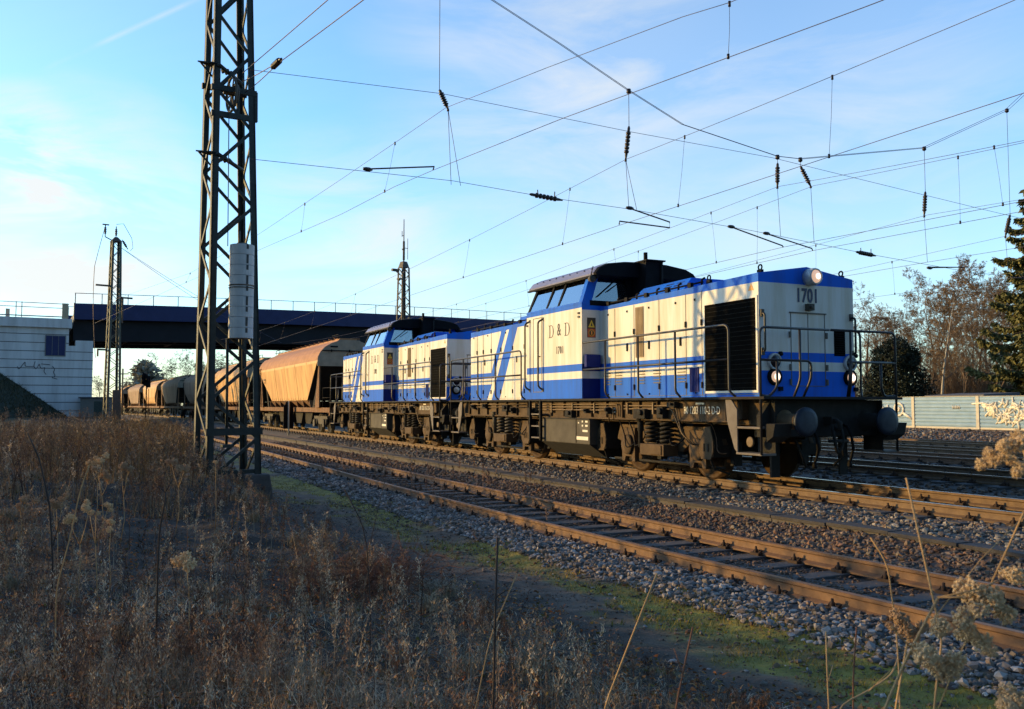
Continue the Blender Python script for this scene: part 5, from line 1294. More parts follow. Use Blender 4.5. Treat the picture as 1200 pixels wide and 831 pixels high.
for k in (-1.55, -1.1): bbox(mb, k, k + .03, -.275, -.26, 5.32, 6.83, 1)
for (a, b, c, d) in ((-2.05, -1.98, 5.23, 6.92), (-.62, -.55, 5.23, 6.92), (-1.98, -.62, 5.23, 5.3), (-1.98, -.62, 6.85, 6.92)): bbox(mb, a, b, -.24, -.2, c, d, 1)
bpart(mb, 'blue_hatch', ['girder_blue', 'railing_grey'], ab)
mb = MB()
for z in (9.1, 9.45): mb.tube([bp(KL, -.3, z), bp(-.4, -.3, z)], .035, 5)
for k in np.arange(-14.6, -.4, 3.55):
    for d in (-.2, .2): mb.tube([bp(k + d, -.3, 8.2), bp(k + d, -.3, 9.5)], .04, 5)
mb.tube([bp(KL, -.3, 8.4), bp(-.4, -.3, 8.4)], .06, 5)
bpart(mb, 'abutment_railing', 'railing_grey', ab)
mb = MB(); bbox(mb, -.9, -.45, -.42, -.2, 8.25, 9.5); bpart(mb, 'railing_post', 'girder_end', ab); mb = MB(); bbox(mb, -4.9, -4.6, 3, 3.3, 8.2, 9.2); bpart(mb, 'railing_post', 'girder_end', ab)
def scribble(strokes, r, z_off, fn, n=4):
    mb = MB()
    for st in strokes: mb.tube([fn(u, v) for u, v in rnd([Vector((a, b, 0)) for a, b in st], .3, 4) and [(p.x, p.y) for p in rnd([Vector((a, b, 0)) for a, b in st], .3, 4)]], r, n)
    return mb
sc1 = [[(-6.6, 2.9), (-6.4, 2.5), (-6.0, 3.1), (-5.7, 3.6), (-5.75, 2.9), (-4.7, 2.95)], [(-4.6, 3.6), (-4.75, 3.0), (-4.5, 2.5), (-4.1, 3.3)], [(-4.1, 3.2), (-3.9, 2.6), (-3.4, 2.9), (-3.6, 2.3), (-3.3, 1.9)], [(-3.9, 3.3), (-2.9, 3.2)], [(-2.6, 3.0), (-2.3, 2.6), (-2.5, 2.2), (-2.2, 1.7), (-2.7, 1.5), (-2.0, 1.3)]]
mb = scribble(sc1, .03, 0, lambda u, v: bp((u + 6.6) * .62 - 3.95, -.215, (v - 1.3) * .6 + 3.4)); bpart(mb, 'graffiti', 'graffiti_dark', ab)
ab2 = bthing('bridge_abutment', 'concrete abutment at the far end of the bridge, hidden behind the locomotives', 'abutment', KE, 5, 0)
mb = MB(); bbox(mb, KE - 1, KE + 9, -.2, 11.4, -.5, 6.4); bbox(mb, KE + .1, KE + 9, -.2, 11.4, 6.4, 8.6); bpart(mb, 'wall', 'concrete_wall', ab2)
# grass bank piled against the abutment
V = []; nk, nv = 46, 24
for i in range(nk):
    k = -15.9 + 16.9 * i / (nk - 1)
    for j in range(nv):
        v = -16 * j / (nv - 1) - .15
        h = min(8.0, max(-.4, .3 + .72 * (-.1 - k)))
        z = max(-.35, h - .36 * (-v - .15)) + .10 * wob(k * 1.3, v * 1.3)
        p = bp(k, v, z); V.append(p)
V_BANK = list(V)
F = [(i * nv + j, (i + 1) * nv + j, (i + 1) * nv + j + 1, i * nv + j + 1) for i in range(nk - 1) for j in range(nv - 1)]
bank = fast_mesh('embankment', [tuple(p) for p in V], F, 'bank_grass', smooth=True); tag(bank, kind='structure')
# low concrete store by the abutment
st_ = thing('storage_hut', 'low grey hut standing between the abutment and the slim mast', 'hut', pin(113, 478, 93)); st_.location.z = -.2
mb = MB(); mb.box(-1.2, 1.6, -1, 1, -.2, 2.2, 0); mb.box(.2, 1.2, -1.02, -.98, .1, 1.9, 2); mb.box(-1.35, 1.75, -1.15, 1.15, 2.2, 2.35, 1); o = mb.build('hut_wall', ['shed_wall', 'shed_roof', 'mast_pale'], st_)

# ------------------------------------------------------------------ noise barrier on the right
nb_ = thing('noise_barrier', 'long pale teal noise barrier with cream posts and white graffiti', 'noise barrier', W(30, 41, -.25), math.atan2(-D[1], -D[0]))
def nbx(s): return 30 - s          # local x runs towards the viewer's right
posts = [32.3 - 5.1 * k for k in range(-6, 5)]
for s in posts:
    mb = MB(); x = nbx(s); mb.box(x - .11, x + .11, -.13, .13, -.2, 2.16); mb.build('post', 'barrier_post', nb_)
for a, b in zip(posts[:-1], posts[1:]):
    mb = MB(); x0, x1 = nbx(a) + .115, nbx(b) - .115
    mb.box(x0, x1, -.05, .05, .12, 2.12)
    for k in range(8): mb.prism([(-.05, .15 + k * .245), (-.085, .2 + k * .245), (-.085, .33 + k * .245), (-.05, .38 + k * .245)], 'x', x0, x1)
    p_ = mb.build('panel', 'barrier_teal', nb_)
    mb = MB(); mb.box(x0, x1, -.07, .07, -.2, .115); mb.build('plinth', 'barrier_post', p_)
    mb = MB(); mb.box(x0, x1, -.1, .06, 2.123, 2.15); mb.build('panel_cap', 'barrier_post', p_)
g = lambda u, v: Vector((u, -.098, v))
def sp(cx, cz, r, a0, a1, n=10): return [(cx + r * (1 - .35 * k / n) * math.cos(a0 + (a1 - a0) * k / n), cz + r * (1 - .35 * k / n) * math.sin(a0 + (a1 - a0) * k / n)) for k in range(n + 1)]
mb = MB()
for st in (sp(-5.4, 1.25, .5, -.3, 5.2), [(-6.3, .8), (-5.6, .75), (-4.95, .9), (-4.75, 1.2)], [(-4.5, 1.6), (-4.55, .7)], sp(-3.55, 1.3, .52, -2.4, 3.6), [(-4.3, .85), (-3.95, 1.2)], [(-3.15, 1.0), (-2.75, .8), (-2.4, .6)], sp(-3.55, 1.25, .12, 0, 6.3), sp(-5.4, 1.2, .12, 0, 6.3)):
    mb.tube([g(u, v) for u, v in st], .085, 5)
mb.build('graffiti', 'graffiti_white', nb_)
mb = MB(); rg = random.Random(5)
for k in range(120):
    x = 3.2 + rg.random() * 5.2; top = 1.75 - .1 * abs(x - 5); bot = .25 + max(0, 4.6 - x) * .9
    z = bot + (top - bot) * rg.random(); l = .12 + .3 * rg.random(); a = rg.choice((0, PI / 2, .8, -.6))
    mb.tube([g(x - l * math.cos(a), z - l * math.sin(a)), g(x, z), g(x + l * math.cos(a + .5), z + l * math.sin(a + .5))], .035 + .06 * rg.random(), 4)
mb.tube([g(2.4, 1.65), g(3.2, 1.7), g(3.9, 1.55)], .06, 4); mb.tube([g(5.3, 1.5), g(5.3, 2.08)], .07, 4)
mb.build('graffiti', 'graffiti_white', nb_)
mb = MB()
for k in range(5): mb.tube([g(.9 + k * .13, 1.55), g(.93 + k * .13, 1.3)], .03, 4); mb.tube([g(.9 + k * .13, 1.45), g(1.0 + k * .13, 1.42)], .025, 4)
mb.build('graffiti', 'graffiti_white', nb_)
sh = thing('shed', 'flat dark shed roof just above the noise barrier below the birch', 'shed', W(31, 45, -.2), math.atan2(-D[1], -D[0]))
mb = MB(); mb.box(-2.0, 2.2, -1.5, 1.5, 0, 2.1); mb.build('shed_wall', 'shed_wall', sh); mb = MB(); mb.hexa([(-2.3, -1.8, 2.1), (2.5, -1.8, 2.1), (2.5, 1.8, 2.1), (-2.3, 1.8, 2.1), (-2.3, -1.8, 2.2), (2.5, -1.8, 2.24), (2.5, 1.8, 2.4), (-2.3, 1.8, 2.4)]); mb.build('roof', 'shed_roof', sh)

# ------------------------------------------------------------------ signal and board
sg = thing('railway_signal', 'black colour light signal on a thin pole among the far wagons', 'signal', pin(171, 478, 66)); sg.location.z = -.2
mb = MB(); mb.tube([(0, 0, 0), (0, 0, 3.4)], .07, 8); mb.tube([(.25, 0, .2), (.25, 0, 2.8), (0, 0, 3.0)], .03, 5); mb.build('signal_post', 'black_metal', sg)
sg.scale = (.66, .66, .95)
mb = MB(); mb.hexa([(-.55, -.12, 3.25), (-.05, -.12, 3.05), (-.05, .12, 3.05), (-.55, .12, 3.25), (-.38, -.12, 4.15), (.1, -.12, 3.95), (.1, .12, 3.95), (-.38, .12, 4.15)]); mb.build('signal_head', 'black_metal', sg)
mb = MB(); mb.box(.0, .42, -.1, .1, 2.95, 3.85)
for (x, z) in ((-.35, 3.8), (-.3, 3.45), (.2, 3.55)): mb.lathe((x, -.12, z), (0, -1, 0), [(0, .14), (.25, .16)], 10)
mb.build('signal_hood', 'black_metal', sg)
bd = thing('marker_board', 'dark pointed board on a short post between the rusty track and the wagons', 'marker board', back(338, 515, -.45), RZ0 + .1)
mb = MB(); mb.prism([(-.26, .55), (.26, .55), (.26, 1.7), (.1, 1.95), (-.1, 1.95), (-.26, 1.7)], 'y', .04, .07); mb.build('board', 'black_metal', bd)
mb = MB(); mb.tube([(0, 0, 0), (0, 0, 2.0)], .045, 8); mb.build('board_post', 'barrier_post', bd)

# ------------------------------------------------------------------ trees
def grow(seed, h, spread=.45, levels=5, trunk_r=.16, lean=0.0, up=.25, first=.28, kids=(4, 7), twig=.012, droop=0.0, ratio=.72, main=True):
    """tapered trunk plus branching limbs; returns lists of polylines with radii: trunk and crown"""
    rg = random.Random(seed); trunk = []; crown = []
    def branch(p, d, L, r, lev):
        n = 5 if lev < 2 else 4 if lev < 4 else 3
        pts = [p]; q = p.copy(); dd = d.copy()
        for i in range(n):
            dd = (dd + Vector((rg.uniform(-1, 1), rg.uniform(-1, 1), rg.uniform(-.5, .8) * .6)) * (.16 if lev < 3 else .26) + Vector((0, 0, (up if lev < 3 else -droop)) ) * .25).normalized()
            q = q + dd * (L / n); pts.append(q.copy())
        rs = [max(twig * .55, r * (1 - (.93 if lev == 0 else .62) * i / n)) for i in range(n + 1)]
        (trunk if lev == 0 else crown).append((pts, rs, 7 if lev == 0 else 5 if lev < 2 else 3))
        if lev >= levels: return
        nk = rg.randint(*kids) if lev else rg.randint(kids[0] + 5, kids[1] + 7)
        for c in range(nk):
            f = (first + (1 - first) * (c + rg.random()) / nk) if lev == 0 else rg.uniform(.25, 1.0)
            i = min(n - 1, int(f * n)); pp = pts[i].lerp(pts[i + 1], f * n - i)
            ax = (pts[i + 1] - pts[i]).normalized()
            sd = ax.cross(Vector((rg.uniform(-1, 1), rg.uniform(-1, 1), rg.uniform(-1, 1)))).normalized()
            nd = (ax * rg.uniform(.45, 1.0) + sd * spread * 2 * rg.uniform(.6, 1.1)).normalized()
            LL = L * ratio * rg.uniform(.6, 1.0) * (1.15 - .5 * f if lev == 0 else 1)
            branch(pp, nd, LL * (.62 if lev == 0 else .8), max(twig * .6, rs[i] * rg.uniform(.42, .62)), lev + 1)
    branch(Vector((0, 0, 0)), Vector((lean, lean * .3, 1)).normalized(), h, trunk_r, 0)
    return trunk, crown
def bare_tree_meshes(seed, h, **k):
    t, c = grow(seed, h, **k)
    a, b = MB(), MB()
    for pts, rs, n in t: a.tube([pts[0] - Vector((0, 0, .4))] + pts, [rs[0] * 1.35] + rs, n, caps=False)
    for pts, rs, n in c: b.tube(pts, rs, n, caps=False, smooth=False)
    return a, b
def place_tree(name, label, cat, src, loc, rz, scale, bark, twig, group):
    r = thing(name, label, cat, loc, rz, group)
    for nm, me, m in (('trunk', src[0], bark), ('crown', src[1], twig)):
        me2 = me if me.materials and me.materials[0] == MATS[m] else me.copy()
        if me2 is not me: me2.materials.clear(); me2.materials.append(MATS[m])
        o = bpy.data.objects.new(nm, me2); col.objects.link(o); o.parent = r; o.scale = (scale[0], scale[0], scale[1])
    return r
TREES = []
for sd, kw in ((3, dict(h=11, trunk_r=.17, levels=5, kids=(4, 6), first=.3, twig=.0185)), (11, dict(h=12, trunk_r=.15, levels=5, kids=(4, 6), spread=.33, first=.35, twig=.0185)), (21, dict(h=10, trunk_r=.2, levels=5, kids=(4, 5), spread=.55, first=.25, twig=.0195)), (35, dict(h=12, trunk_r=.14, levels=5, kids=(4, 5), spread=.30, first=.2, twig=.0185))):
    a, b = bare_tree_meshes(sd, **kw); oa = a.build('trunk', 'bark'); ob = b.build('crown', 'twig_brown')
    TREES.append((oa.data, ob.data)); bpy.data.objects.remove(oa); bpy.data.objects.remove(ob)
def tz(x, ytop, Y, h): return (pin(x, ytop, Y).z + .3) / h
def tree_at(x, ytop, Y, i, rz, wide, label, bark='bark', twig='twig_brown', grp='bare trees behind the noise barrier'):
    q = pin(x, 475, Y); q.z = -.25
    zs = [max(v.co.z for v in TREES[i][1].vertices)]
    k = (pin(x, ytop, Y).z + .25) / zs[0]
    place_tree('bare_tree', label, 'tree', TREES[i], q, rz, (k * wide, k), bark, twig, grp)
tree_at(1021, 330, 88, 2, .4, 1.0, 'bare rounded tree just right of the locomotive front, behind the dark yew')
tree_at(1078, 352, 98, 0, 2.0, .9, 'smaller bare tree left of the white birch')
tree_at(1113, 318, 104, 1, 1.2, 1.25, 'slender bare tree directly behind the white birch')
tree_at(1140, 300, 90, 3, 4.0, .9, 'tall thin bare tree right of the white birch')
tree_at(1159, 292, 96, 0, 5.1, .95, 'tallest bare tree, next to the green spruce', 'bark_grey')
tree_at(1128, 350, 82, 2, 3.3, .7, 'low leaning bare tree between the birch and the spruce')
tree_at(1052, 380, 110, 1, .9, 1.2, 'far bare tree showing above the dark yew')
tree_at(1185, 320, 112, 2, 2.6, 1.0, 'bare tree half hidden behind the green spruce')
tree_at(1003, 372, 118, 3, 2.2, 1.2, 'far bare tree showing beside the locomotive end wall')
tree_at(1094, 395, 86, 2, 1.1, .8, 'low bushy bare tree at the foot of the white birch')
tree_at(1148, 322, 84, 1, 2.2, 1.1, 'bare tree with fine warm brown twigs between the birch and the spruce')
tree_at(1090, 340, 92, 3, 5.6, 1.2, 'bare tree whose crown spreads just left of the white birch top')
tree_at(1170, 340, 80, 2, 4.4, .75, 'bare tree leaning towards the green spruce')
tree_at(1032, 352, 102, 1, 3.7, 1.0, 'thin bare tree rising behind the dark yew')
tree_at(1124, 310, 112, 0, .2, 1.0, 'tall bare tree far behind, showing right of the birch top')
tree_at(1064, 345, 106, 0, 1.7, 1.2, 'bare tree spreading above the right half of the dark yew')
tree_at(1180, 305, 100, 3, 3.0, 1.2, 'tall bare tree whose twigs touch the left branches of the spruce')
tree_at(1100, 318, 118, 2, 5.2, 1.0, 'far broad bare tree left of the birch top')
# birch
a, b = bare_tree_meshes(51, 9.5, trunk_r=.12, levels=4, kids=(5, 8), spread=.36, first=.3, twig=.016, droop=.6, ratio=.5)
q = pin(1105, 475, 76); q.z = -.25
oa = a.build('trunk', 'bark_birch'); ob = b.build('crown', 'twig_brown'); k = (pin(1105, 318, 76).z) / max(v.co.z for v in ob.data.vertices)
bt = thing('birch_tree', 'birch with a white trunk standing behind the noise barrier', 'tree', q, .7)
oa.parent = bt; ob.parent = bt; oa.scale = ob.scale = (k, k, k)
# needles and leaves as many small faces
def leaf_cloud(name, P, size, matname, parent=None, seed=1, flat=.5, vert=0.0):
    rg = np.random.default_rng(seed); P = np.asarray(P, float); n = len(P)
    d = rg.standard_normal((n, 3)); d[:, 2] *= flat; d[:, 2] -= vert; d /= np.linalg.norm(d, axis=1)[:, None]
    u = np.cross(d, rg.standard_normal((n, 3))); u /= np.linalg.norm(u, axis=1)[:, None] + 1e-9
    L = size * rg.uniform(.6, 1.4, (n, 1)); wd = L * rg.uniform(.14, .3, (n, 1))
    V = np.stack([P - d * L * .2, P + d * L * .4 + u * wd, P + d * L, P + d * L * .4 - u * wd], 1).reshape(-1, 3)
    return fast_mesh(name, V, np.arange(4 * n).reshape(n, 4), matname, parent=parent)
def conifer(label, loc, h, r, layers, seed, matname, size, name='spruce_tree', dens=1.0, droop=.35):
    rg = random.Random(seed); root = thing(name, label, 'tree', loc)
    mb = MB(); mb.tube([(0, 0, -.4), (0, 0, h * .5), (0, 0, h * .98)], [h * .018, h * .012, .02], 8); mb.build('trunk', 'bark', root)
    P = []; lm = MB()
    for i in range(layers):
        f = (i + .5) / layers; z = h * (.08 + .9 * f); rr = r * (1 - f) ** .8 * rg.uniform(.75, 1.15) + .12
        for k in range(rg.randint(5, 8)):
            a = rg.uniform(0, 2 * PI); L = rr * rg.uniform(.6, 1.15); n = 7
            pts = []
            for j in range(n + 1):
                t = j / n; pts.append(Vector((math.cos(a) * L * t, math.sin(a) * L * t, z - droop * L * (t - .55 * t * t) + .22 * L * t ** 3)))
            lm.tube(pts, [.05 * (1 - .8 * j / n) + .008 for j in range(n + 1)], 4, caps=False)
            m = int(110 * L * dens)
            for _ in range(m):
                t = rg.random() ** .75; i0 = min(n - 1, int(t * n)); p = pts[i0].lerp(pts[i0 + 1], t * n - i0)
                wv = .34 * L * (1 - t) ** .6 * .5 + .05
                sd = rg.uniform(-wv, wv)
                P.append((p.x - math.sin(a) * sd + rg.uniform(-.06, .06), p.y + math.cos(a) * sd + rg.uniform(-.06, .06), p.z - abs(rg.gauss(0, .10)) * (1 + L * .15) - abs(sd) * .25))
    lm.build('limbs', 'bark', root)
    leaf_cloud('crown', P, size, matname, root, seed, .5, .9)
    return root
q = pin(1214, 475, 66); q.z = -.25
conifer('green spruce with drooping branches at the right edge of the picture', q, pin(1214, 210, 66).z + .2, 4.9, 24, 4, 'needle_green', .34, dens=1.25, droop=.5)
# the dark yew beside the locomotive
def bush(label, loc, h, r, n, seed, matname, size, name='yew_bush', cone=.5):
    rg = np.random.default_rng(seed); root = thing(name, label, 'shrub', loc)
    mb = MB()
    for k in range(7): a = k * .9; mb.tube([(0, 0, -.2), (.3 * r * math.cos(a), .3 * r * math.sin(a), h * .4), (.45 * r * math.cos(a), .45 * r * math.sin(a), h * .8)], [.1, .06, .02], 5)
    mb.build('trunk', 'bark', root)
    m = 60; f = rg.uniform(0, 1, m); a = rg.uniform(0, 6.28, m); rad = r * np.clip((1 - f) ** cone, .12, 1) * rg.uniform(.55, .95, m)
    cen = np.stack([rad * np.cos(a), rad * np.sin(a), h * (.04 + .86 * f)], -1); cr = r * rg.uniform(.22, .42, m)
    k = rg.integers(0, m, n); d = rg.standard_normal((n, 3)); d /= np.linalg.norm(d, axis=1)[:, None]
    P = cen[k] + d * (cr[k] * rg.uniform(.55, 1.08, n) ** .6)[:, None]; P = P[P[:, 2] > 0]
    leaf_cloud('foliage', P, size, matname, root, seed, .8)
    return root
q = pin(1052, 475, 71); q.z = -.25
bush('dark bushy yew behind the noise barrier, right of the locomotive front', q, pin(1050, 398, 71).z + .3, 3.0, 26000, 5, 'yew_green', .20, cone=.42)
# thickets of thin twigs that close the view behind the barrier
def thicket(label, x0, x1, Y, h, n, seed, matname, grp):
    rg = random.Random(seed); a = pin(x0, 475, Y); b = pin(x1, 475, Y); mid = a.lerp(b, .5); mid.z = -.3
    mb = MB()
    for _ in range(n):
        p = a.lerp(b, rg.random()) - mid; p.z = 0; p.y += rg.uniform(-3, 3); hh = h * rg.uniform(.35, 1.0)
        pts = [p]; d = Vector((rg.uniform(-.3, .3), rg.uniform(-.3, .3), 1))
        for k in range(4): d = d + Vector((rg.uniform(-.25, .25), rg.uniform(-.25, .25), 0)); pts.append(pts[-1] + d.normalized() * hh / 4)
        mb.tube(pts, [.03, .024, .018, .012, .006], 3, caps=False, smooth=False)
        for k in range(7):
            i = rg.randint(1, 3); s = pts[i].lerp(pts[i + 1], rg.random()); e = s + Vector((rg.uniform(-.6, .6), rg.uniform(-.6, .6), rg.uniform(.3, 1.0))) * hh * .22
            mb.tube([s, s.lerp(e, .5) + Vector((0, 0, .05)), e], [.012, .009, .005], 3, caps=False, smooth=False)
    r = thing('thicket', label, 'thicket', mid, 0, grp); mb.build('stems', matname, r)
thicket('brown thicket of bare stems between the white birch and the green spruce', 1118, 1215, 86, 7.5, 900, 8, 'twig_brown', 'thickets of bare stems')
thicket('low bare thicket between the dark yew and the locomotive front', 985, 1040, 84, 6.0, 420, 9, 'twig_brown', 'thickets of bare stems')
thicket('bare thicket behind the white birch, left of the spruce', 1085, 1135, 100, 8.0, 600, 10, 'twig_brown', 'thickets of bare stems')
# trees seen through the bridge opening
FG = 'trees far away under the bridge'
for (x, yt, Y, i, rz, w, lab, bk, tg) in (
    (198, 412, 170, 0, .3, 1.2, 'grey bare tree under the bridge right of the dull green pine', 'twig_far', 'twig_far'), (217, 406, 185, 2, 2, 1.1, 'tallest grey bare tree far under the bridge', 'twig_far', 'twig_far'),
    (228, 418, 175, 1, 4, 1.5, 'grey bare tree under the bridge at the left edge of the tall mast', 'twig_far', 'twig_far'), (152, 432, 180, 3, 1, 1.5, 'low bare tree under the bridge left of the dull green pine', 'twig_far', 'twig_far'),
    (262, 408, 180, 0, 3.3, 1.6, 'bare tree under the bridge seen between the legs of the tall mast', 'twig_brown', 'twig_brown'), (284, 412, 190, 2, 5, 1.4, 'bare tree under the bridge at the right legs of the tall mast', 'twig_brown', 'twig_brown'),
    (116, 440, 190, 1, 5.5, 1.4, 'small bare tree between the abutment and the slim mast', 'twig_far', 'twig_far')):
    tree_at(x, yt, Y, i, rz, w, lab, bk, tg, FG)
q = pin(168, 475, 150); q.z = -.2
bush('dull green pine under the bridge beside the signal', q, pin(168, 424, 150).z, 4.6, 2600, 12, 'pine_hazed', .8, 'pine_tree', .75)
pl_ = thing('utility_pole', 'thin pole with a cross arm under the bridge beside the slim mast', 'pole', pin(143, 475, 140)); pl_.location.z = -.2
mb = MB(); mb.tube([(0, 0, 0), (0, 0, 7.2)], .12, 6); mb.box(-.9, .9, -.06, .06, 6.3, 6.45); mb.build('pole', 'mast_old', pl_)
thicket('far brown thicket along the railway under the bridge', 105, 330, 160, 4.5, 420, 13, 'twig_far', 'thickets of bare stems')
# added scrub screen, unseen left of the frame, put there to shade the near weeds
hd_ = thing('shade_scrub', 'added unseen scrub screen left of the view, shading the near weeds', 'hedge', (-12.6, 9.5, -.2))
hr = np.random.default_rng(4); n = 2600
m = 70; cen = np.stack([hr.uniform(-1.1, 1.1, m), hr.uniform(-5.5, 5.2, m), hr.uniform(.3, 3.4, m)], -1)
k = hr.integers(0, m, n); d = hr.standard_normal((n, 3)); d /= np.linalg.norm(d, axis=1)[:, None]
P = cen[k] + d * (hr.uniform(.3, .95, n) ** .5 * .62)[:, None]
leaf_cloud('foliage', P[P[:, 2] > 0], .22, 'yew_green', hd_, 4)
mb = MB()
for y in np.arange(-5.2, 5.2, .7): mb.tube([(0, y, -.2), (.2, y + .2, 1.6), (-.1, y + .3, 3.2)], [.06, .04, .02], 5)
mb.build('stems', 'bark', hd_)

h2 = thing('shade_scrub', 'added unseen scrub screen farther up, left of the view, shading the weeds there', 'hedge', (-22.5, 23, -.1))  # second added screen out of frame, placed to shade the weeds farther up
n = 2600; m = 80; cen = np.stack([hr.uniform(-1.1, 1.1, m), hr.uniform(-9.5, 9.8, m), hr.uniform(.2, 2.3, m)], -1)
k = hr.integers(0, m, n); d = hr.standard_normal((n, 3)); d /= np.linalg.norm(d, axis=1)[:, None]
P = cen[k] + d * (hr.uniform(.3, .95, n) ** .5 * .62)[:, None]
leaf_cloud('foliage', P[P[:, 2] > 0], .25, 'yew_green', h2, 5)
mb = MB()
for y in np.arange(-9.2, 9.5, .8): mb.tube([(0, y, -.2), (.2, y + .2, 1.2), (-.1, y + .3, 2.2)], [.06, .04, .02], 5)
mb.build('stems', 'bark', h2)

# ------------------------------------------------------------------ dry weeds
def st(p): 
    a = np.asarray(p)[..., :2] - P0; return a @ D, a @ N
def frustum_points(n, y0, y1, seed, margin=1.15, power=1.0):
    """random ground points inside the view, thinning out with distance"""
    rg = np.random.default_rng(seed)
    y = y0 * (y1 / y0) ** (rg.random(n) ** power); x = rg.uniform(-1, 1, n) * .57 * margin * y
    return np.stack([x, y], -1)
def blades(P, Z0, H, Wd, lean, col_, seed, segs=3, curl=.6, flat=0.0):
    """ribbons: P (n,2) root, H height, lean amount, colours per blade"""
    rg = np.random.default_rng(seed); n = len(P)
    az = rg.uniform(0, 6.283, n); fa = rg.uniform(0, 6.283, n)
    ld = np.stack([np.cos(az), np.sin(az)], -1) * (lean * rg.uniform(.2, 1, n))[:, None]
    wv = np.stack([np.cos(fa), np.sin(fa), np.zeros(n)], -1)
    V = []; 
    for i in range(segs + 1):
        t = i / segs
        off = ld * (t ** (1 + curl))
        zz = Z0 + H * (t - flat * t * t)
        c = np.concatenate([P + off * H[:, None], zz[:, None]], -1)
        w = (Wd * (1 - .85 * t))[:, None]
        V += [c - wv * w, c + wv * w]
    V = np.stack(V, 1); k = 2 * (segs + 1)
    q = np.array([(2 * i, 2 * i + 1, 2 * i + 3, 2 * i + 2) for i in range(segs)])
    F = (q[None] + k * np.arange(n)[:, None, None]).reshape(-1, 4)
    return V.reshape(-1, 3), F, np.repeat(col_, k, 0), V
def gather(parts, name, label, cat, mats='dry_mix'):
    o = 0; Vs, Fs, Cs = [], [], []
    for V, F, C_ in parts: Vs.append(V); Fs.append(F + o); Cs.append(C_); o += len(V)
    ob = fast_mesh(name, np.concatenate(Vs), np.concatenate(Fs), mats, np.concatenate(Cs))
    return tag(ob, label, cat, kind='stuff')
PAL = np.array([(0.329, 0.235, 0.146), (0.429, 0.307, 0.183), (0.215, 0.15, 0.095), (0.572, 0.405, 0.227), (0.3, 0.196, 0.123), (0.272, 0.222, 0.156), (0.444, 0.287, 0.151)])
REDS = np.array([(0.186, 0.103, 0.065), (0.257, 0.145, 0.09), (0.128, 0.073, 0.051), (0.342, 0.218, 0.135)])
GOLD = np.array([(.42, .26, .10), (.35, .21, .085), (.48, .32, .15), (.28, .16, .07)])
GREY_ = np.array([(0.551, 0.438, 0.309), (0.662, 0.52, 0.362), (0.413, 0.324, 0.223), (0.773, 0.608, 0.427)])
def edge_ok(s, t, extra=0.0): return t - toffN(s) < -7.6 + .9 * wob(s * 2, t * 2) + extra
def pick(pal, n, seed): 
    rg = np.random.default_rng(seed); return pal[rg.integers(0, len(pal), n)] * rg.uniform(.65, 1.25, (n, 1))
parts = []
def edge_h(s, t):
    """weeds are low along the path and around the foot of the mast"""
    e = .28 + .72 * sstep(-7.5, -9.3, t - toffN(s))
    foot = np.minimum(np.hypot(np.clip(np.abs(s - 2.6) - 2.2, 0, None), t + 8.5), 3.0)
    return e * (.5 + .5 * sstep(.4, 1.5, foot)) * (.72 + .28 * sstep(-2, 6, s))
# a) matted thatch
P = frustum_points(100000, 2.6, 34, 21); s, t = st(P); ok = edge_ok(s, t, .15); P = P[ok]; s, t = s[ok], t[ok]; n = len(P); rg = np.random.default_rng(22)
dens = wob(s * 2.5, t * 2.5)
H = rg.uniform(.06, .26, n) * (1 + 1.1 * dens); H = np.clip(H, .03, .5) * edge_h(s, t); sc_ = np.clip(P[:, 1] / 6, .8, 3)
mix = (dens + rg.uniform(-.5, .5, n) > .1)[:, None]
cc = np.where(mix, pick(GREY_, n, 23), pick(PAL, n, 24)) * (1.0 + 1.3 * wob(s * 3.1 + 3, t * 3.1))[:, None].clip(.3, 1.9)
V, F, C_, _ = blades(P, hz(s, t) - .01, H, .0026 * sc_ * rg.uniform(.6, 1.7, n), rg.uniform(.8, 2.2, n), cc, 25, 4, .3, .5); parts.append((V, F, C_))
# b) upright dry grass
P = frustum_points(60000, 3.0, 34, 31); s, t = st(P); ok = edge_ok(s, t, -.1) & (wob(s * 2.6 + 9, t * 2.6) > .0); P = P[ok]; s, t = s[ok], t[ok]; n = len(P); rg = np.random.default_rng(32)
sc_ = np.clip(P[:, 1] / 7, .8, 2.6)
far = sstep(9, 16, P[:, 1])
H = rg.uniform(.14, .48, n) * (1 + .8 * far) * edge_h(s, t); cc = pick(PAL, n, 33) * (1 - far[:, None]) + (pick(PAL, n, 34) * .5 + pick(GOLD, n, 35) * .5) * far[:, None]
V, F, C_, _ = blades(P, hz(s, t), H, .0024 * sc_, np.full(n, .55), cc, 36, 3, .7, .1); parts.append((V, F, C_))
# c) tall golden reed grass near the mast, catching the sun
n = 22000; rg = np.random.default_rng(41); s = rg.uniform(4, 22, n); t = -8.9 - rg.gamma(1.3, 1.0, n)
ok = edge_ok(s, t, -.5) & (wob(s * 1.9, t * 1.9) + rg.uniform(-.3, .3, n) > .02) & ((s > 7.2) | (t < -9.9)); s, t = s[ok], t[ok]; n = len(s); P = np.stack([P0[0] + s * D[0] + t * N[0], P0[1] + s * D[1] + t * N[1]], -1)
H = rg.uniform(.45, 1.0, n) * (.75 + .35 * sstep(7, 14, s)) * edge_h(s, t); cc = pick(GOLD, n, 42) * .75 + pick(PAL, n, 46) * .25
V, F, C_, Vb = blades(P, hz(s, t), H, .0045 * np.clip(P[:, 1] / 16, .7, 1.6), np.full(n, .42), cc, 43, 4, 1.2, .08); parts.append((V, F, C_))
tip = Vb[:, -1, :]   # plumes
m = 5; rp = np.repeat(tip, m, 0) + rg.normal(0, .03, (n * m, 3)); keep = rg.random(n * m) < .55; rp = rp[keep]; k = len(rp)
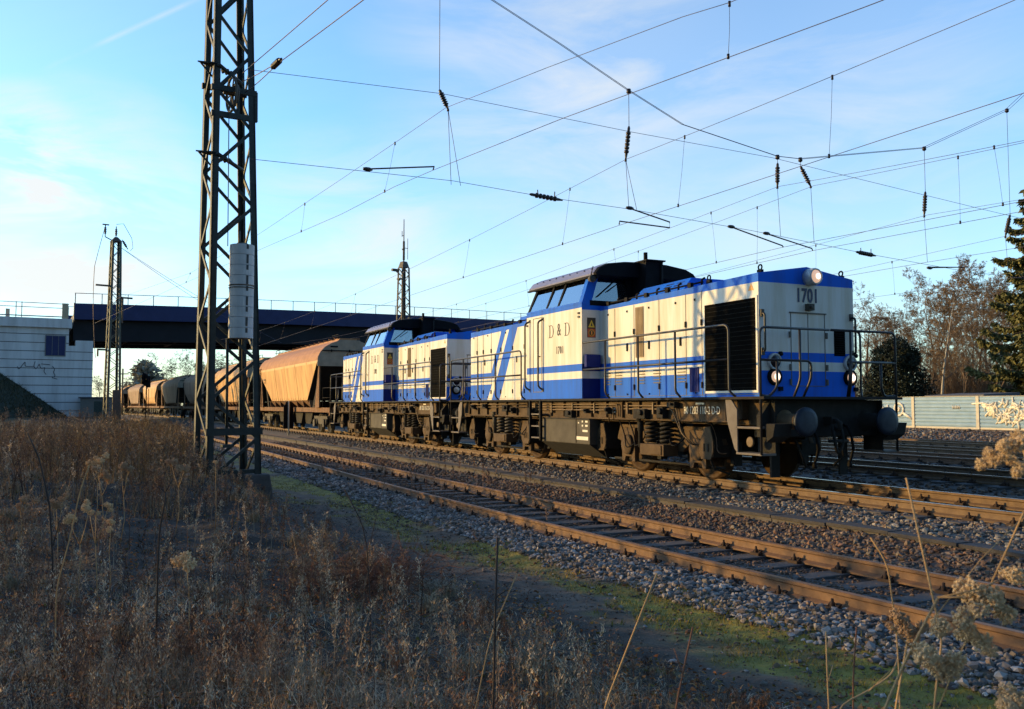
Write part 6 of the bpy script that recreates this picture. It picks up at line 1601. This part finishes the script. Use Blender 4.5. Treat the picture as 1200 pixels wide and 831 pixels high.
V, F, C_, _ = blades(rp[:, :2], rp[:, 2] - rg.uniform(0, .16, k), rg.uniform(.03, .1, k), np.full(k, .006), np.full(k, .9), pick(GOLD, k, 44) * .95, 45, 1, .2, .3); parts.append((V, F, C_))
# d) leaf litter
P = frustum_points(26000, 3.0, 20, 51); s, t = st(P); ok = edge_ok(s, t, .25); P = P[ok]; s, t = s[ok], t[ok]; n = len(P); rg = np.random.default_rng(52)
LT = np.array([(0.366, 0.115, 0.035), (0.487, 0.171, 0.053), (0.218, 0.093, 0.04), (0.54, 0.264, 0.097), (0.147, 0.109, 0.025)])
V, F, C_, _ = blades(P, hz(s, t) + rg.uniform(.0, .07, n), rg.uniform(.02, .05, n), rg.uniform(.008, .02, n), np.full(n, 1.6), pick(LT, n, 53), 54, 2, .1, .6); parts.append((V, F, C_))
# e) thin grass and moss tufts on the path side, sparse blades between the stones
P = frustum_points(170000, 4.5, 26, 61); s, t = st(P); te = t - toffN(s); mv = wob(s * 2.2 + 4, t * 2.6); nzv = wob(s * 1.7, t * 1.7)
ok = (te + nzv * .9 + wob(s * 7, t * 7) * .6 > -7.2) & (te + nzv * .3 < -6.02) & (mv > -.7); P = P[ok]; s, t = s[ok], t[ok]; n = len(P); rg = np.random.default_rng(62)
GR = np.array([(.31, .26, .03), (.37, .30, .036), (.22, .19, .028), (.33, .24, .05)])
V, F, C_, _ = blades(P, hz(s, t) - .005, rg.uniform(.012, .06, n) * (1 + wob(s * 8, t * 8)), .0032 * np.clip(P[:, 1] / 8, .8, 2), np.full(n, 1.0), pick(GR, n, 63), 64, 2, .3, .2); parts.append((V, F, C_))
# grass on the slope of the bank beside the abutment
bv = np.array([tuple(p) for p in V_BANK]).reshape(nk, nv, 3); rg = np.random.default_rng(77); n = 26000
fi = rg.uniform(0, nk - 1.001, n); fj = rg.uniform(0, nv - 1.001, n); i0 = fi.astype(int); j0 = fj.astype(int); a = (fi - i0)[:, None]; b = (fj - j0)[:, None]
Q = bv[i0, j0] * (1 - a) * (1 - b) + bv[i0 + 1, j0] * a * (1 - b) + bv[i0, j0 + 1] * (1 - a) * b + bv[i0 + 1, j0 + 1] * a * b
V, F, C_, _ = blades(Q[:, :2], Q[:, 2] - .02, rg.uniform(.08, .42, n), np.full(n, .03), np.full(n, .9), pick(np.array([(.06, .065, .035), (.09, .085, .045), (.045, .05, .03), (.12, .095, .055)]), n, 78), 79, 2, .4, .2); parts.append((V, F, C_))
# f) grass far out on the left
P = frustum_points(22000, 20, 62, 71, 1.05); s, t = st(P); ok = (t < -10.5) & (P[:, 0] < -.12 * P[:, 1]); P = P[ok]; s, t = s[ok], t[ok]; n = len(P); rg = np.random.default_rng(72)
near_l = sstep(-14, -20, t)[:, None]
cc = pick(PAL, n, 73) * (1 - near_l) + np.array([.10, .10, .045]) * near_l * rg.uniform(.6, 1.3, (n, 1))
V, F, C_, _ = blades(P, hz(s, t), rg.uniform(.15, .55, n) * (1 - .6 * near_l[:, 0]), .010 * np.clip(P[:, 1] / 30, .8, 2), np.full(n, .6), cc, 74, 3, .7, .1); parts.append((V, F, C_))
# a2) long bent straws lying over one another in clumps
P = frustum_points(26000, 2.6, 20, 27); s, t = st(P); ok = edge_ok(s, t, .1) & (wob(s * 2.1 + 6, t * 2.1 + 1) + np.random.default_rng(2).uniform(-.3, .3, len(P)) > .1); P = P[ok]; s, t = s[ok], t[ok]; n = len(P); rg = np.random.default_rng(28)
V, F, C_, _ = blades(P, hz(s, t), rg.uniform(.12, .42, n) * edge_h(s, t), .0026 * np.clip(P[:, 1] / 6, .8, 2.5), rg.uniform(.9, 2.4, n), pick(np.array([(.40, .26, .13), (.33, .22, .12), (.46, .31, .16), (.28, .16, .08)]), n, 29), 30, 5, .35, .75); parts.append((V, F, C_))
gather(parts, 'dry_grass', 'matted dry brown grass, reeds and leaf litter covering the bank', 'dry grass')
# g) twiggy weeds: stems with branchlets and seed heads
def weeds(P, s, t, Hs, pal, seed, wd=.0028, sprays=16, spread=.16, leanv=.25):
    rg = np.random.default_rng(seed); n = len(P); z0 = hz(s, t)
    V, F, C_, Vb = blades(P, z0, Hs, np.full(n, wd) * np.clip(P[:, 1] / 7, .8, 2.4), np.full(n, leanv), pick(pal, n, seed + 1), seed + 2, 5, .8, .02)
    out = [(V, F, C_)]
    # position along the stem
    k = sprays; tt_ = rg.uniform(.35, 1.0, (n, k)); i0 = np.minimum(4, (tt_ * 5).astype(int)); fr = tt_ * 5 - i0
    A = Vb.reshape(n, 6, 2, 3).mean(2)
    idx = np.arange(n)[:, None]
    base = A[idx, i0] * (1 - fr[..., None]) + A[idx, i0 + 1] * fr[..., None]
    base = base.reshape(-1, 3); hh = (np.repeat(Hs, k) * spread * rg.uniform(.4, 1.3, n * k)) * (1.25 - tt_.reshape(-1))
    pc = np.repeat(pick(pal, n, seed + 3), k, 0) * rg.uniform(.8, 1.25, (n * k, 1))
    V, F, C_, Vb2 = blades(base[:, :2], base[:, 2], hh, np.full(n * k, wd * .6) * np.repeat(np.clip(P[:, 1] / 7, .8, 2.4), k), np.full(n * k, 1.0), pc, seed + 4, 2, .1, .0); out.append((V, F, C_))
    tp = Vb2[:, -1]; m = 3; rp = np.repeat(tp, m, 0) + rg.normal(0, .012, (len(tp) * m, 3)); kk = len(rp)
    V, F, C_, _ = blades(rp[:, :2], rp[:, 2], rg.uniform(.008, .028, kk), np.repeat(np.repeat(np.clip(P[:, 1] / 7, .8, 2.4), k), m) * .0045, np.full(kk, .8), np.repeat(pc, m, 0) * 1.2, seed + 5, 1, .1, .2); out.append((V, F, C_))
    return out
parts = []
P = frustum_points(9000, 2.8, 30, 81); s, t = st(P); ok = edge_ok(s, t, -.3) & (wob(s * 1.9 + 2, t * 1.9 + 5) > -.06); P = P[ok]; s, t = s[ok], t[ok]; n = len(P); rg = np.random.default_rng(82)
parts += weeds(P, s, t, rg.uniform(.22, .75, n) * (.8 + .5 * sstep(8, 18, P[:, 1])) * edge_h(s, t), REDS, 83, .0034, 18, .24, .5)
P = frustum_points(1700, 3.4, 22, 91); s, t = st(P); ok = edge_ok(s, t, -.5) & (P[:, 0] < .12 * P[:, 1]); P = P[ok]; s, t = s[ok], t[ok]; n = len(P); rg = np.random.default_rng(92)
parts += weeds(P, s, t, rg.uniform(.5, .95, n) * edge_h(s, t), np.concatenate([REDS, GREY_ * .7]), 93, .0026, 22, .14)
# taller purplish scrub standing on the left part of the bank
P = frustum_points(5200, 8.5, 34, 97); s, t = st(P); ok = edge_ok(s, t, -.8) & (P[:, 0] < -.13 * P[:, 1]) & (wob(s * 1.2 + 7, t * 1.2 + 3) > -.22); P = P[ok]; s, t = s[ok], t[ok]; n = len(P); rg = np.random.default_rng(98)
parts += weeds(P, s, t, rg.uniform(.45, 1.25, n) * (.65 + .35 * sstep(9, 16, P[:, 1])) * edge_h(s, t), np.array([(.20, .135, .09), (.27, .185, .12), (.15, .095, .07), (.34, .24, .14), (.22, .165, .12)]), 99, .0026, 20, .16)
# distinct dark upright stems
P = frustum_points(1100, 3.0, 20, 131); s, t = st(P); ok = edge_ok(s, t, -.3) & (wob(s * 1.1 + 1, t * 1.1 + 2) > -.25); P = P[ok]; s, t = s[ok], t[ok]; n = len(P); rg = np.random.default_rng(132)
parts += weeds(P, s, t, rg.uniform(.4, 1.0, n) * edge_h(s, t), np.array([(.055, .035, .03), (.08, .045, .035), (.10, .06, .045)]), 133, .0042, 9, .26, .3)
# coarse bent stems tangled over the weeds
P = frustum_points(5200, 2.8, 18, 111); s, t = st(P); ok = edge_ok(s, t, -.1) & (wob(s * 2.3, t * 2.3 + 8) > -.05); P = P[ok]; s, t = s[ok], t[ok]; n = len(P); rg = np.random.default_rng(112)
V, F, C_, _ = blades(P, hz(s, t), rg.uniform(.2, .6, n) * edge_h(s, t), .0036 * np.clip(P[:, 1] / 6, .8, 2), rg.uniform(.7, 2.6, n), pick(np.array([(.42, .33, .24), (.34, .26, .19), (.50, .39, .26), (.26, .19, .14), (.38, .33, .28)]), n, 113), 114, 6, .5, .7); parts.append((V, F, C_))
# pale grass tussocks
n0 = 70; rg = np.random.default_rng(121); Pc = frustum_points(n0, 3.5, 16, 122); m = 160
P = np.repeat(Pc, m, 0) + rg.normal(0, .05, (n0 * m, 2)); s, t = st(P); ok = edge_ok(s, t, -.2); P = P[ok]; s, t = s[ok], t[ok]; n = len(P)
V, F, C_, _ = blades(P, hz(s, t), rg.uniform(.16, .42, n), .0022 * np.clip(P[:, 1] / 6, .8, 2), rg.uniform(.5, 1.7, n), pick(np.array([(.46, .37, .25), (.40, .31, .19), (.34, .30, .24)]), n, 123), 124, 5, .8, .55); parts.append((V, F, C_))
# scattered weeds growing in the ballast of the rusty track
rg = np.random.default_rng(101); n = 120; s = rg.uniform(-3, 16, n); t = TN + rg.choice([-1.2, -.2, .35, 1.1, 1.9], n) + rg.normal(0, .18, n) + toffN(s); P = np.stack([P0[0] + s * D[0] + t * N[0], P0[1] + s * D[1] + t * N[1]], -1)
cl = (wob(s * 1.5, t) > .0); P, s, t = P[cl], s[cl], t[cl]; n = len(P)
parts += weeds(P, s, t, rg.uniform(.18, .6, n), np.array([(.26, .17, .13), (.30, .21, .16), (.20, .13, .10)]), 103, .003, 24, .12)
gather(parts, 'dry_weeds', 'reddish brown branching dead weeds standing all over the bank', 'dead weeds')

# ------------------------------------------------------------------ single plants one can point at
def gz(x, y): a, b = st(np.array([x, y])); return float(hz(a, b))
def fluff_head(mb, c, r, rg, m=0):
    """a cluster of small woolly florets"""
    for _ in range(int(100)):
        d = Vector((rg.gauss(0, 1), rg.gauss(0, 1), rg.gauss(0, .7))).normalized() * r * rg.uniform(.45, 1.0)
        q = r * rg.uniform(.10, .18); p = Vector(c) + d
        k = 5; vs = []; fs = []
        rings = [(-.9, .45), (-.2, 1.0), (.5, .85), (1.0, .3)]
        ax = d.normalized(); x = ax.cross(Vector((.3, .2, .9))).normalized(); y = ax.cross(x)
        for (h, w) in rings:
            for j in range(k): a = 2 * PI * j / k + h; vs.append(p + ax * h * q + (x * math.cos(a) + y * math.sin(a)) * w * q * rg.uniform(.75, 1.2))
        for i in range(3):
            for j in range(k): fs.append((i * k + j, i * k + (j + 1) % k, (i + 1) * k + (j + 1) % k, (i + 1) * k + j))
        fs.append(tuple(range(k - 1, -1, -1))); fs.append(tuple(3 * k + j for j in range(k)))
        mb.add(vs, fs, m, False)
def solve_ground(x, y, h):
    """ground spot whose point at height h above it is seen at photo pixel x, y"""
    z = -.3
    for _ in range(12):
        p = back(x, y, z + h); z = gz(p.x, p.y)
    return p, z
def flower_plant(label, heads, h, r, matname, stem='stem_pale', seed=0, group='dead flower stalks with woolly heads', name='dried_flower_stalk'):
    """heads: photo pixels of the woolly heads of ONE plant, all about height h above the ground"""
    rg = random.Random(seed)
    h += .2; c, z = solve_ground(sum(a for a, b in heads) / len(heads), sum(b for a, b in heads) / len(heads), h)
    root = thing(name, label, 'dead flower', (c.x, c.y, z), 0, group)
    sm, hm = MB(), MB()
    fork = Vector((rg.uniform(-.02, .02), rg.uniform(-.02, .02), h * .62))
    sm.tube([Vector((rg.uniform(-.05, .05), 0, -.05)), fork * .5 + Vector((.01, .01, 0)), fork], [.005, .0045, .004], 5)
    for (a, b) in heads:
        p = pin(a, b, c.y + rg.uniform(-.06, .06)) - Vector((c.x, c.y, z))
        sm.tube([fork, fork.lerp(p, .5) + Vector((0, 0, -.02)), p], [.004, .003, .0025], 4)
        for k in range(3):
            e = p + Vector((rg.gauss(0, r * .7), rg.gauss(0, r * .7), rg.gauss(0, r * .5))); hm.cut() if k == 0 else None; fluff_head(hm, e, r * rg.uniform(.55, .85), rg)
            sm.tube([p - Vector((0, 0, r)), e], .0018, 3)
    sm.build('stem', stem, root); hm.build_each('flower_head', matname, root)
FP = [('cream woolly heads on a dead stalk in the lower left weeds, closest clump of two', [(105, 596), (80, 606)], .62, .05, 'fluff'),
      ('dead stalk with three small cream heads above the paired cream clump', [(103, 589), (112, 600), (127, 594)], .66, .04, 'fluff'),
      ('lone cream woolly head low in the weeds straight below the tall mast', [(219, 657)], .5, .075, 'fluff'),
      ('single small cream head between the paired clump and the mast', [(130, 616)], .5, .045, 'fluff'),
      ('dull grey brown flower clump at the left edge of the weeds', [(22, 590), (30, 586)], .55, .055, 'fluff_dull'),
      ('dull flower clump right of the clump at the left edge', [(66, 590), (74, 582), (62, 596)], .6, .045, 'fluff_dull'),
      ('cream flower heads high in the brown weeds left of the mast, upper pair', [(105, 538), (122, 537)], .75, .06, 'fluff'),
      ('grey flower heads in the brown weeds below the upper cream pair', [(115, 553), (128, 560)], .7, .06, 'fluff_dull'),
      ('grey flower heads left of the mast, to the right of the other grey heads', [(142, 548), (150, 552)], .7, .06, 'fluff_dull'),
      ('brownish fluffy heads close to the left foot of the tall mast', [(200, 541), (213, 548), (217, 546)], .75, .06, 'fluff_dull'),
      ('tiny pale head on a thin stalk in front of the mast foot', [(253, 541)], .8, .035, 'fluff')]
for i, f in enumerate(FP): flower_plant(*f, seed=i)
# the big blurred plant close to the lens, lower right
def near_plant(label, Y, stems, heads, r, seed, m='fluff', stem='stem_pale', name='dried_flower_stalk'):
    rg = random.Random(seed); base = pin(stems[0][0][0], stems[0][0][1], Y)
    z = gz(base.x, base.y); root = thing(name, label, 'dead flower', (base.x, base.y, z), 0, 'dead flower stalks with woolly heads'); o = Vector(root.location)
    sm, hm = MB(), MB()
    for k, sx in enumerate(stems):
        pts = [pin(a, b, Y + .05 * math.sin(k + i)) - o for i, (a, b) in enumerate(sx)]
        if k == 0: pts = [Vector((0, 0, -.05))] + pts
        w = .0032 if k == 0 else .002
        sm.tube(rnd(pts, .05, 3), w, 5)
    for (a, b, q) in heads: 
        hm.cut()
        for k in range(3): fluff_head(hm, pin(a + rg.gauss(0, 5), b + rg.gauss(0, 5), Y + rg.uniform(-.04, .04)) - o, r * q * rg.uniform(.5, .75), rg)
    sm.build('stem', stem, root)
    if heads: hm.build_each('flower_head', m, root)
near_plant('big blurred plant with cream woolly heads close to the lens at the lower right', 2.1,
    [[(1032, 840), (1068, 760), (1100, 700)], [(1100, 830), (1140, 730), (1182, 640), (1200, 600)], [(1068, 760), (1045, 735)], [(1100, 700), (1128, 700)], [(1100, 700), (1150, 690), (1170, 680)], [(1140, 730), (1158, 762)], [(1068, 760), (1110, 775)]],
    [(1136, 694, 1.1), (1146, 704, 1), (1125, 726, 1.0), (1133, 738, 1), (1166, 700, 1.1), (1175, 716, 1), (1155, 757, .9), (1080, 766, 1.1), (1094, 778, 1.1), (1110, 790, 1.1), (1120, 772, .9), (1100, 738, .8), (1185, 672, .9)], .034, 5)
near_plant('blurred cream flower spray entering at the right edge above the rails', 1.7, [[(1225, 845), (1222, 600), (1198, 520)], [(1198, 525), (1170, 530), (1156, 542)], [(1205, 540), (1190, 548)]],
    [(1190, 520, 1), (1178, 526, .9), (1166, 530, .8), (1156, 541, .8), (1197, 545, .9), (1192, 553, .8), (1204, 515, 1)], .024, 6)
near_plant('blurred dull cream flower heads in the bottom right corner', 2.0, [[(1190, 850), (1188, 822)], [(1188, 830), (1175, 826)]], [(1176, 824, 1), (1190, 820, 1), (1200, 816, 1), (1185, 832, 1)], .03, 7)
near_plant('small purplish woolly heads on a stalk left of the big blurred plant', 2.6, [[(1048, 838), (1064, 750), (1062, 735)], [(1064, 750), (1082, 738)]], [(1058, 728, .9), (1064, 740, 1), (1078, 735, .9), (1050, 730, .7)], .032, 8, 'fluff_dull')
def stalk(label, Y, pts, w, m, side=(), group='bare dead stalks'):
    base = pin(*pts[0], Y); z = gz(base.x, base.y); root = thing('dead_stalk', label, 'dead stalk', (base.x, base.y, z), 0, group); o = Vector(root.location)
    mb = MB(); P_ = [pin(a, b, Y + .03 * i) - o for i, (a, b) in enumerate(pts)]
    if P_[0].z > -.02: P_ = [Vector((P_[0].x, P_[0].y, -.05))] + P_
    n = len(P_); mb.tube(rnd(P_, .08, 3) if n > 2 else P_, w, 5)
    mb.build('stem', m, root)
    if side:
        sb = MB()
        for s_ in side: sb.cut(); sb.tube([pin(a, b, Y + .03 * i) - o for i, (a, b) in enumerate(s_)], w * .55, 4)
        sb.build_each('side_twig', m, root)
stalk('long pale straw leaning right in front of the mossy path', 3.9, [(706, 835), (735, 760), (770, 672)], .0042, 'stem_pale')
stalk('straight thin brown stalk left of the long pale straw', 4.2, [(578, 835), (580, 740), (583, 630)], .006, 'stem_dark', [[(581, 700), (596, 690)], [(580, 740), (570, 720)]])
stalk('pale stalk that bends beside the straight thin brown stalk', 4.4, [(556, 835), (575, 745), (606, 672)], .003, 'stem_pale')
stalk('thin knotted young stem with few twigs in the middle of the weeds', 6.6, [(434, 712), (430, 640), (424, 612), (404, 574)], .0045, 'stem_dark', [[(431, 650), (442, 600), (452, 560)], [(430, 625), (418, 605)], [(433, 670), (440, 655)]])
stalk('tall crooked dark stem among the brown weeds at the far left', 8.0, [(62, 660), (58, 590), (45, 535), (32, 508)], .008, 'stem_dark', [[(58, 595), (50, 560)], [(62, 640), (70, 610)]])
stalk('thin pale straw leaning right in the left weeds', 6.0, [(66, 690), (82, 630), (95, 570), (105, 545)], .004, 'stem_pale')
stalk('dark branching stem standing below the tall mast', 6.2, [(185, 660), (187, 620), (193, 590), (194, 577)], .007, 'stem_dark', [[(194, 577), (202, 562)], [(190, 605), (182, 590)], [(193, 577), (186, 570)]])
stalk('long reddish stalk rising from the bottom right corner', 2.3, [(1093, 840), (1104, 750), (1100, 730), (1062, 560)], .0028, 'stem_pale', [[(1098, 720), (1150, 655), (1205, 600)]])
stalk('blurred bent straw in front of the near rail', 2.8, [(1055, 840), (1052, 750), (1040, 660), (1020, 630)], .0024, 'stem_pale')
stalk('short brown dock stalk at the bottom edge, right of centre', 4.0, [(972, 840), (970, 800), (968, 740)], .004, 'stem_pale', [[(970, 800), (976, 780)]])
stalk('thin brown stalk right of the short brown dock stalk', 3.9, [(1000, 840), (1000, 790), (1004, 735)], .004, 'stem_red')
stalk('bent straw lying low across the bottom right', 3.0, [(980, 828), (1018, 810), (1046, 790), (1052, 772)], .003, 'stem_pale', [[(1018, 810), (1050, 780)]])
stalk('reddish brown twig at the lower right edge of the weeds', 3.2, [(790, 840), (800, 790), (812, 735)], .0035, 'stem_red', [[(800, 790), (790, 760)]])
# twiggy bramble bush in the middle of the weeds
bb, bz_ = solve_ground(430, 690, 0); rg = random.Random(3)
br_ = thing('bramble_bush', 'low dark twiggy bush of arching bare stems in the middle of the weeds', 'bush', (bb.x, bb.y, bz_)); mb = MB()
for k in range(190):
    a = rg.uniform(0, 6.28); L = rg.uniform(.4, 1.25); p = Vector((rg.gauss(0, .35), rg.gauss(0, .45), -.03)); pts = [p]
    for j in range(5): f = (j + 1) / 5; pts.append(p + Vector((math.cos(a) * L * f * .75, math.sin(a) * L * f * .75, L * (.85 * f - .62 * f * f))))
    mb.tube(pts, [.0042, .0038, .0034, .003, .0024, .0016], 4, caps=False)
    for j in range(5):
        i = rg.randint(1, 4); e = pts[i] + Vector((rg.uniform(-.2, .2), rg.uniform(-.2, .2), rg.uniform(.03, .22))); mb.tube([pts[i], e], [.002, .001], 3, caps=False)
mb.build('arching_stems', 'stem_red', br_)
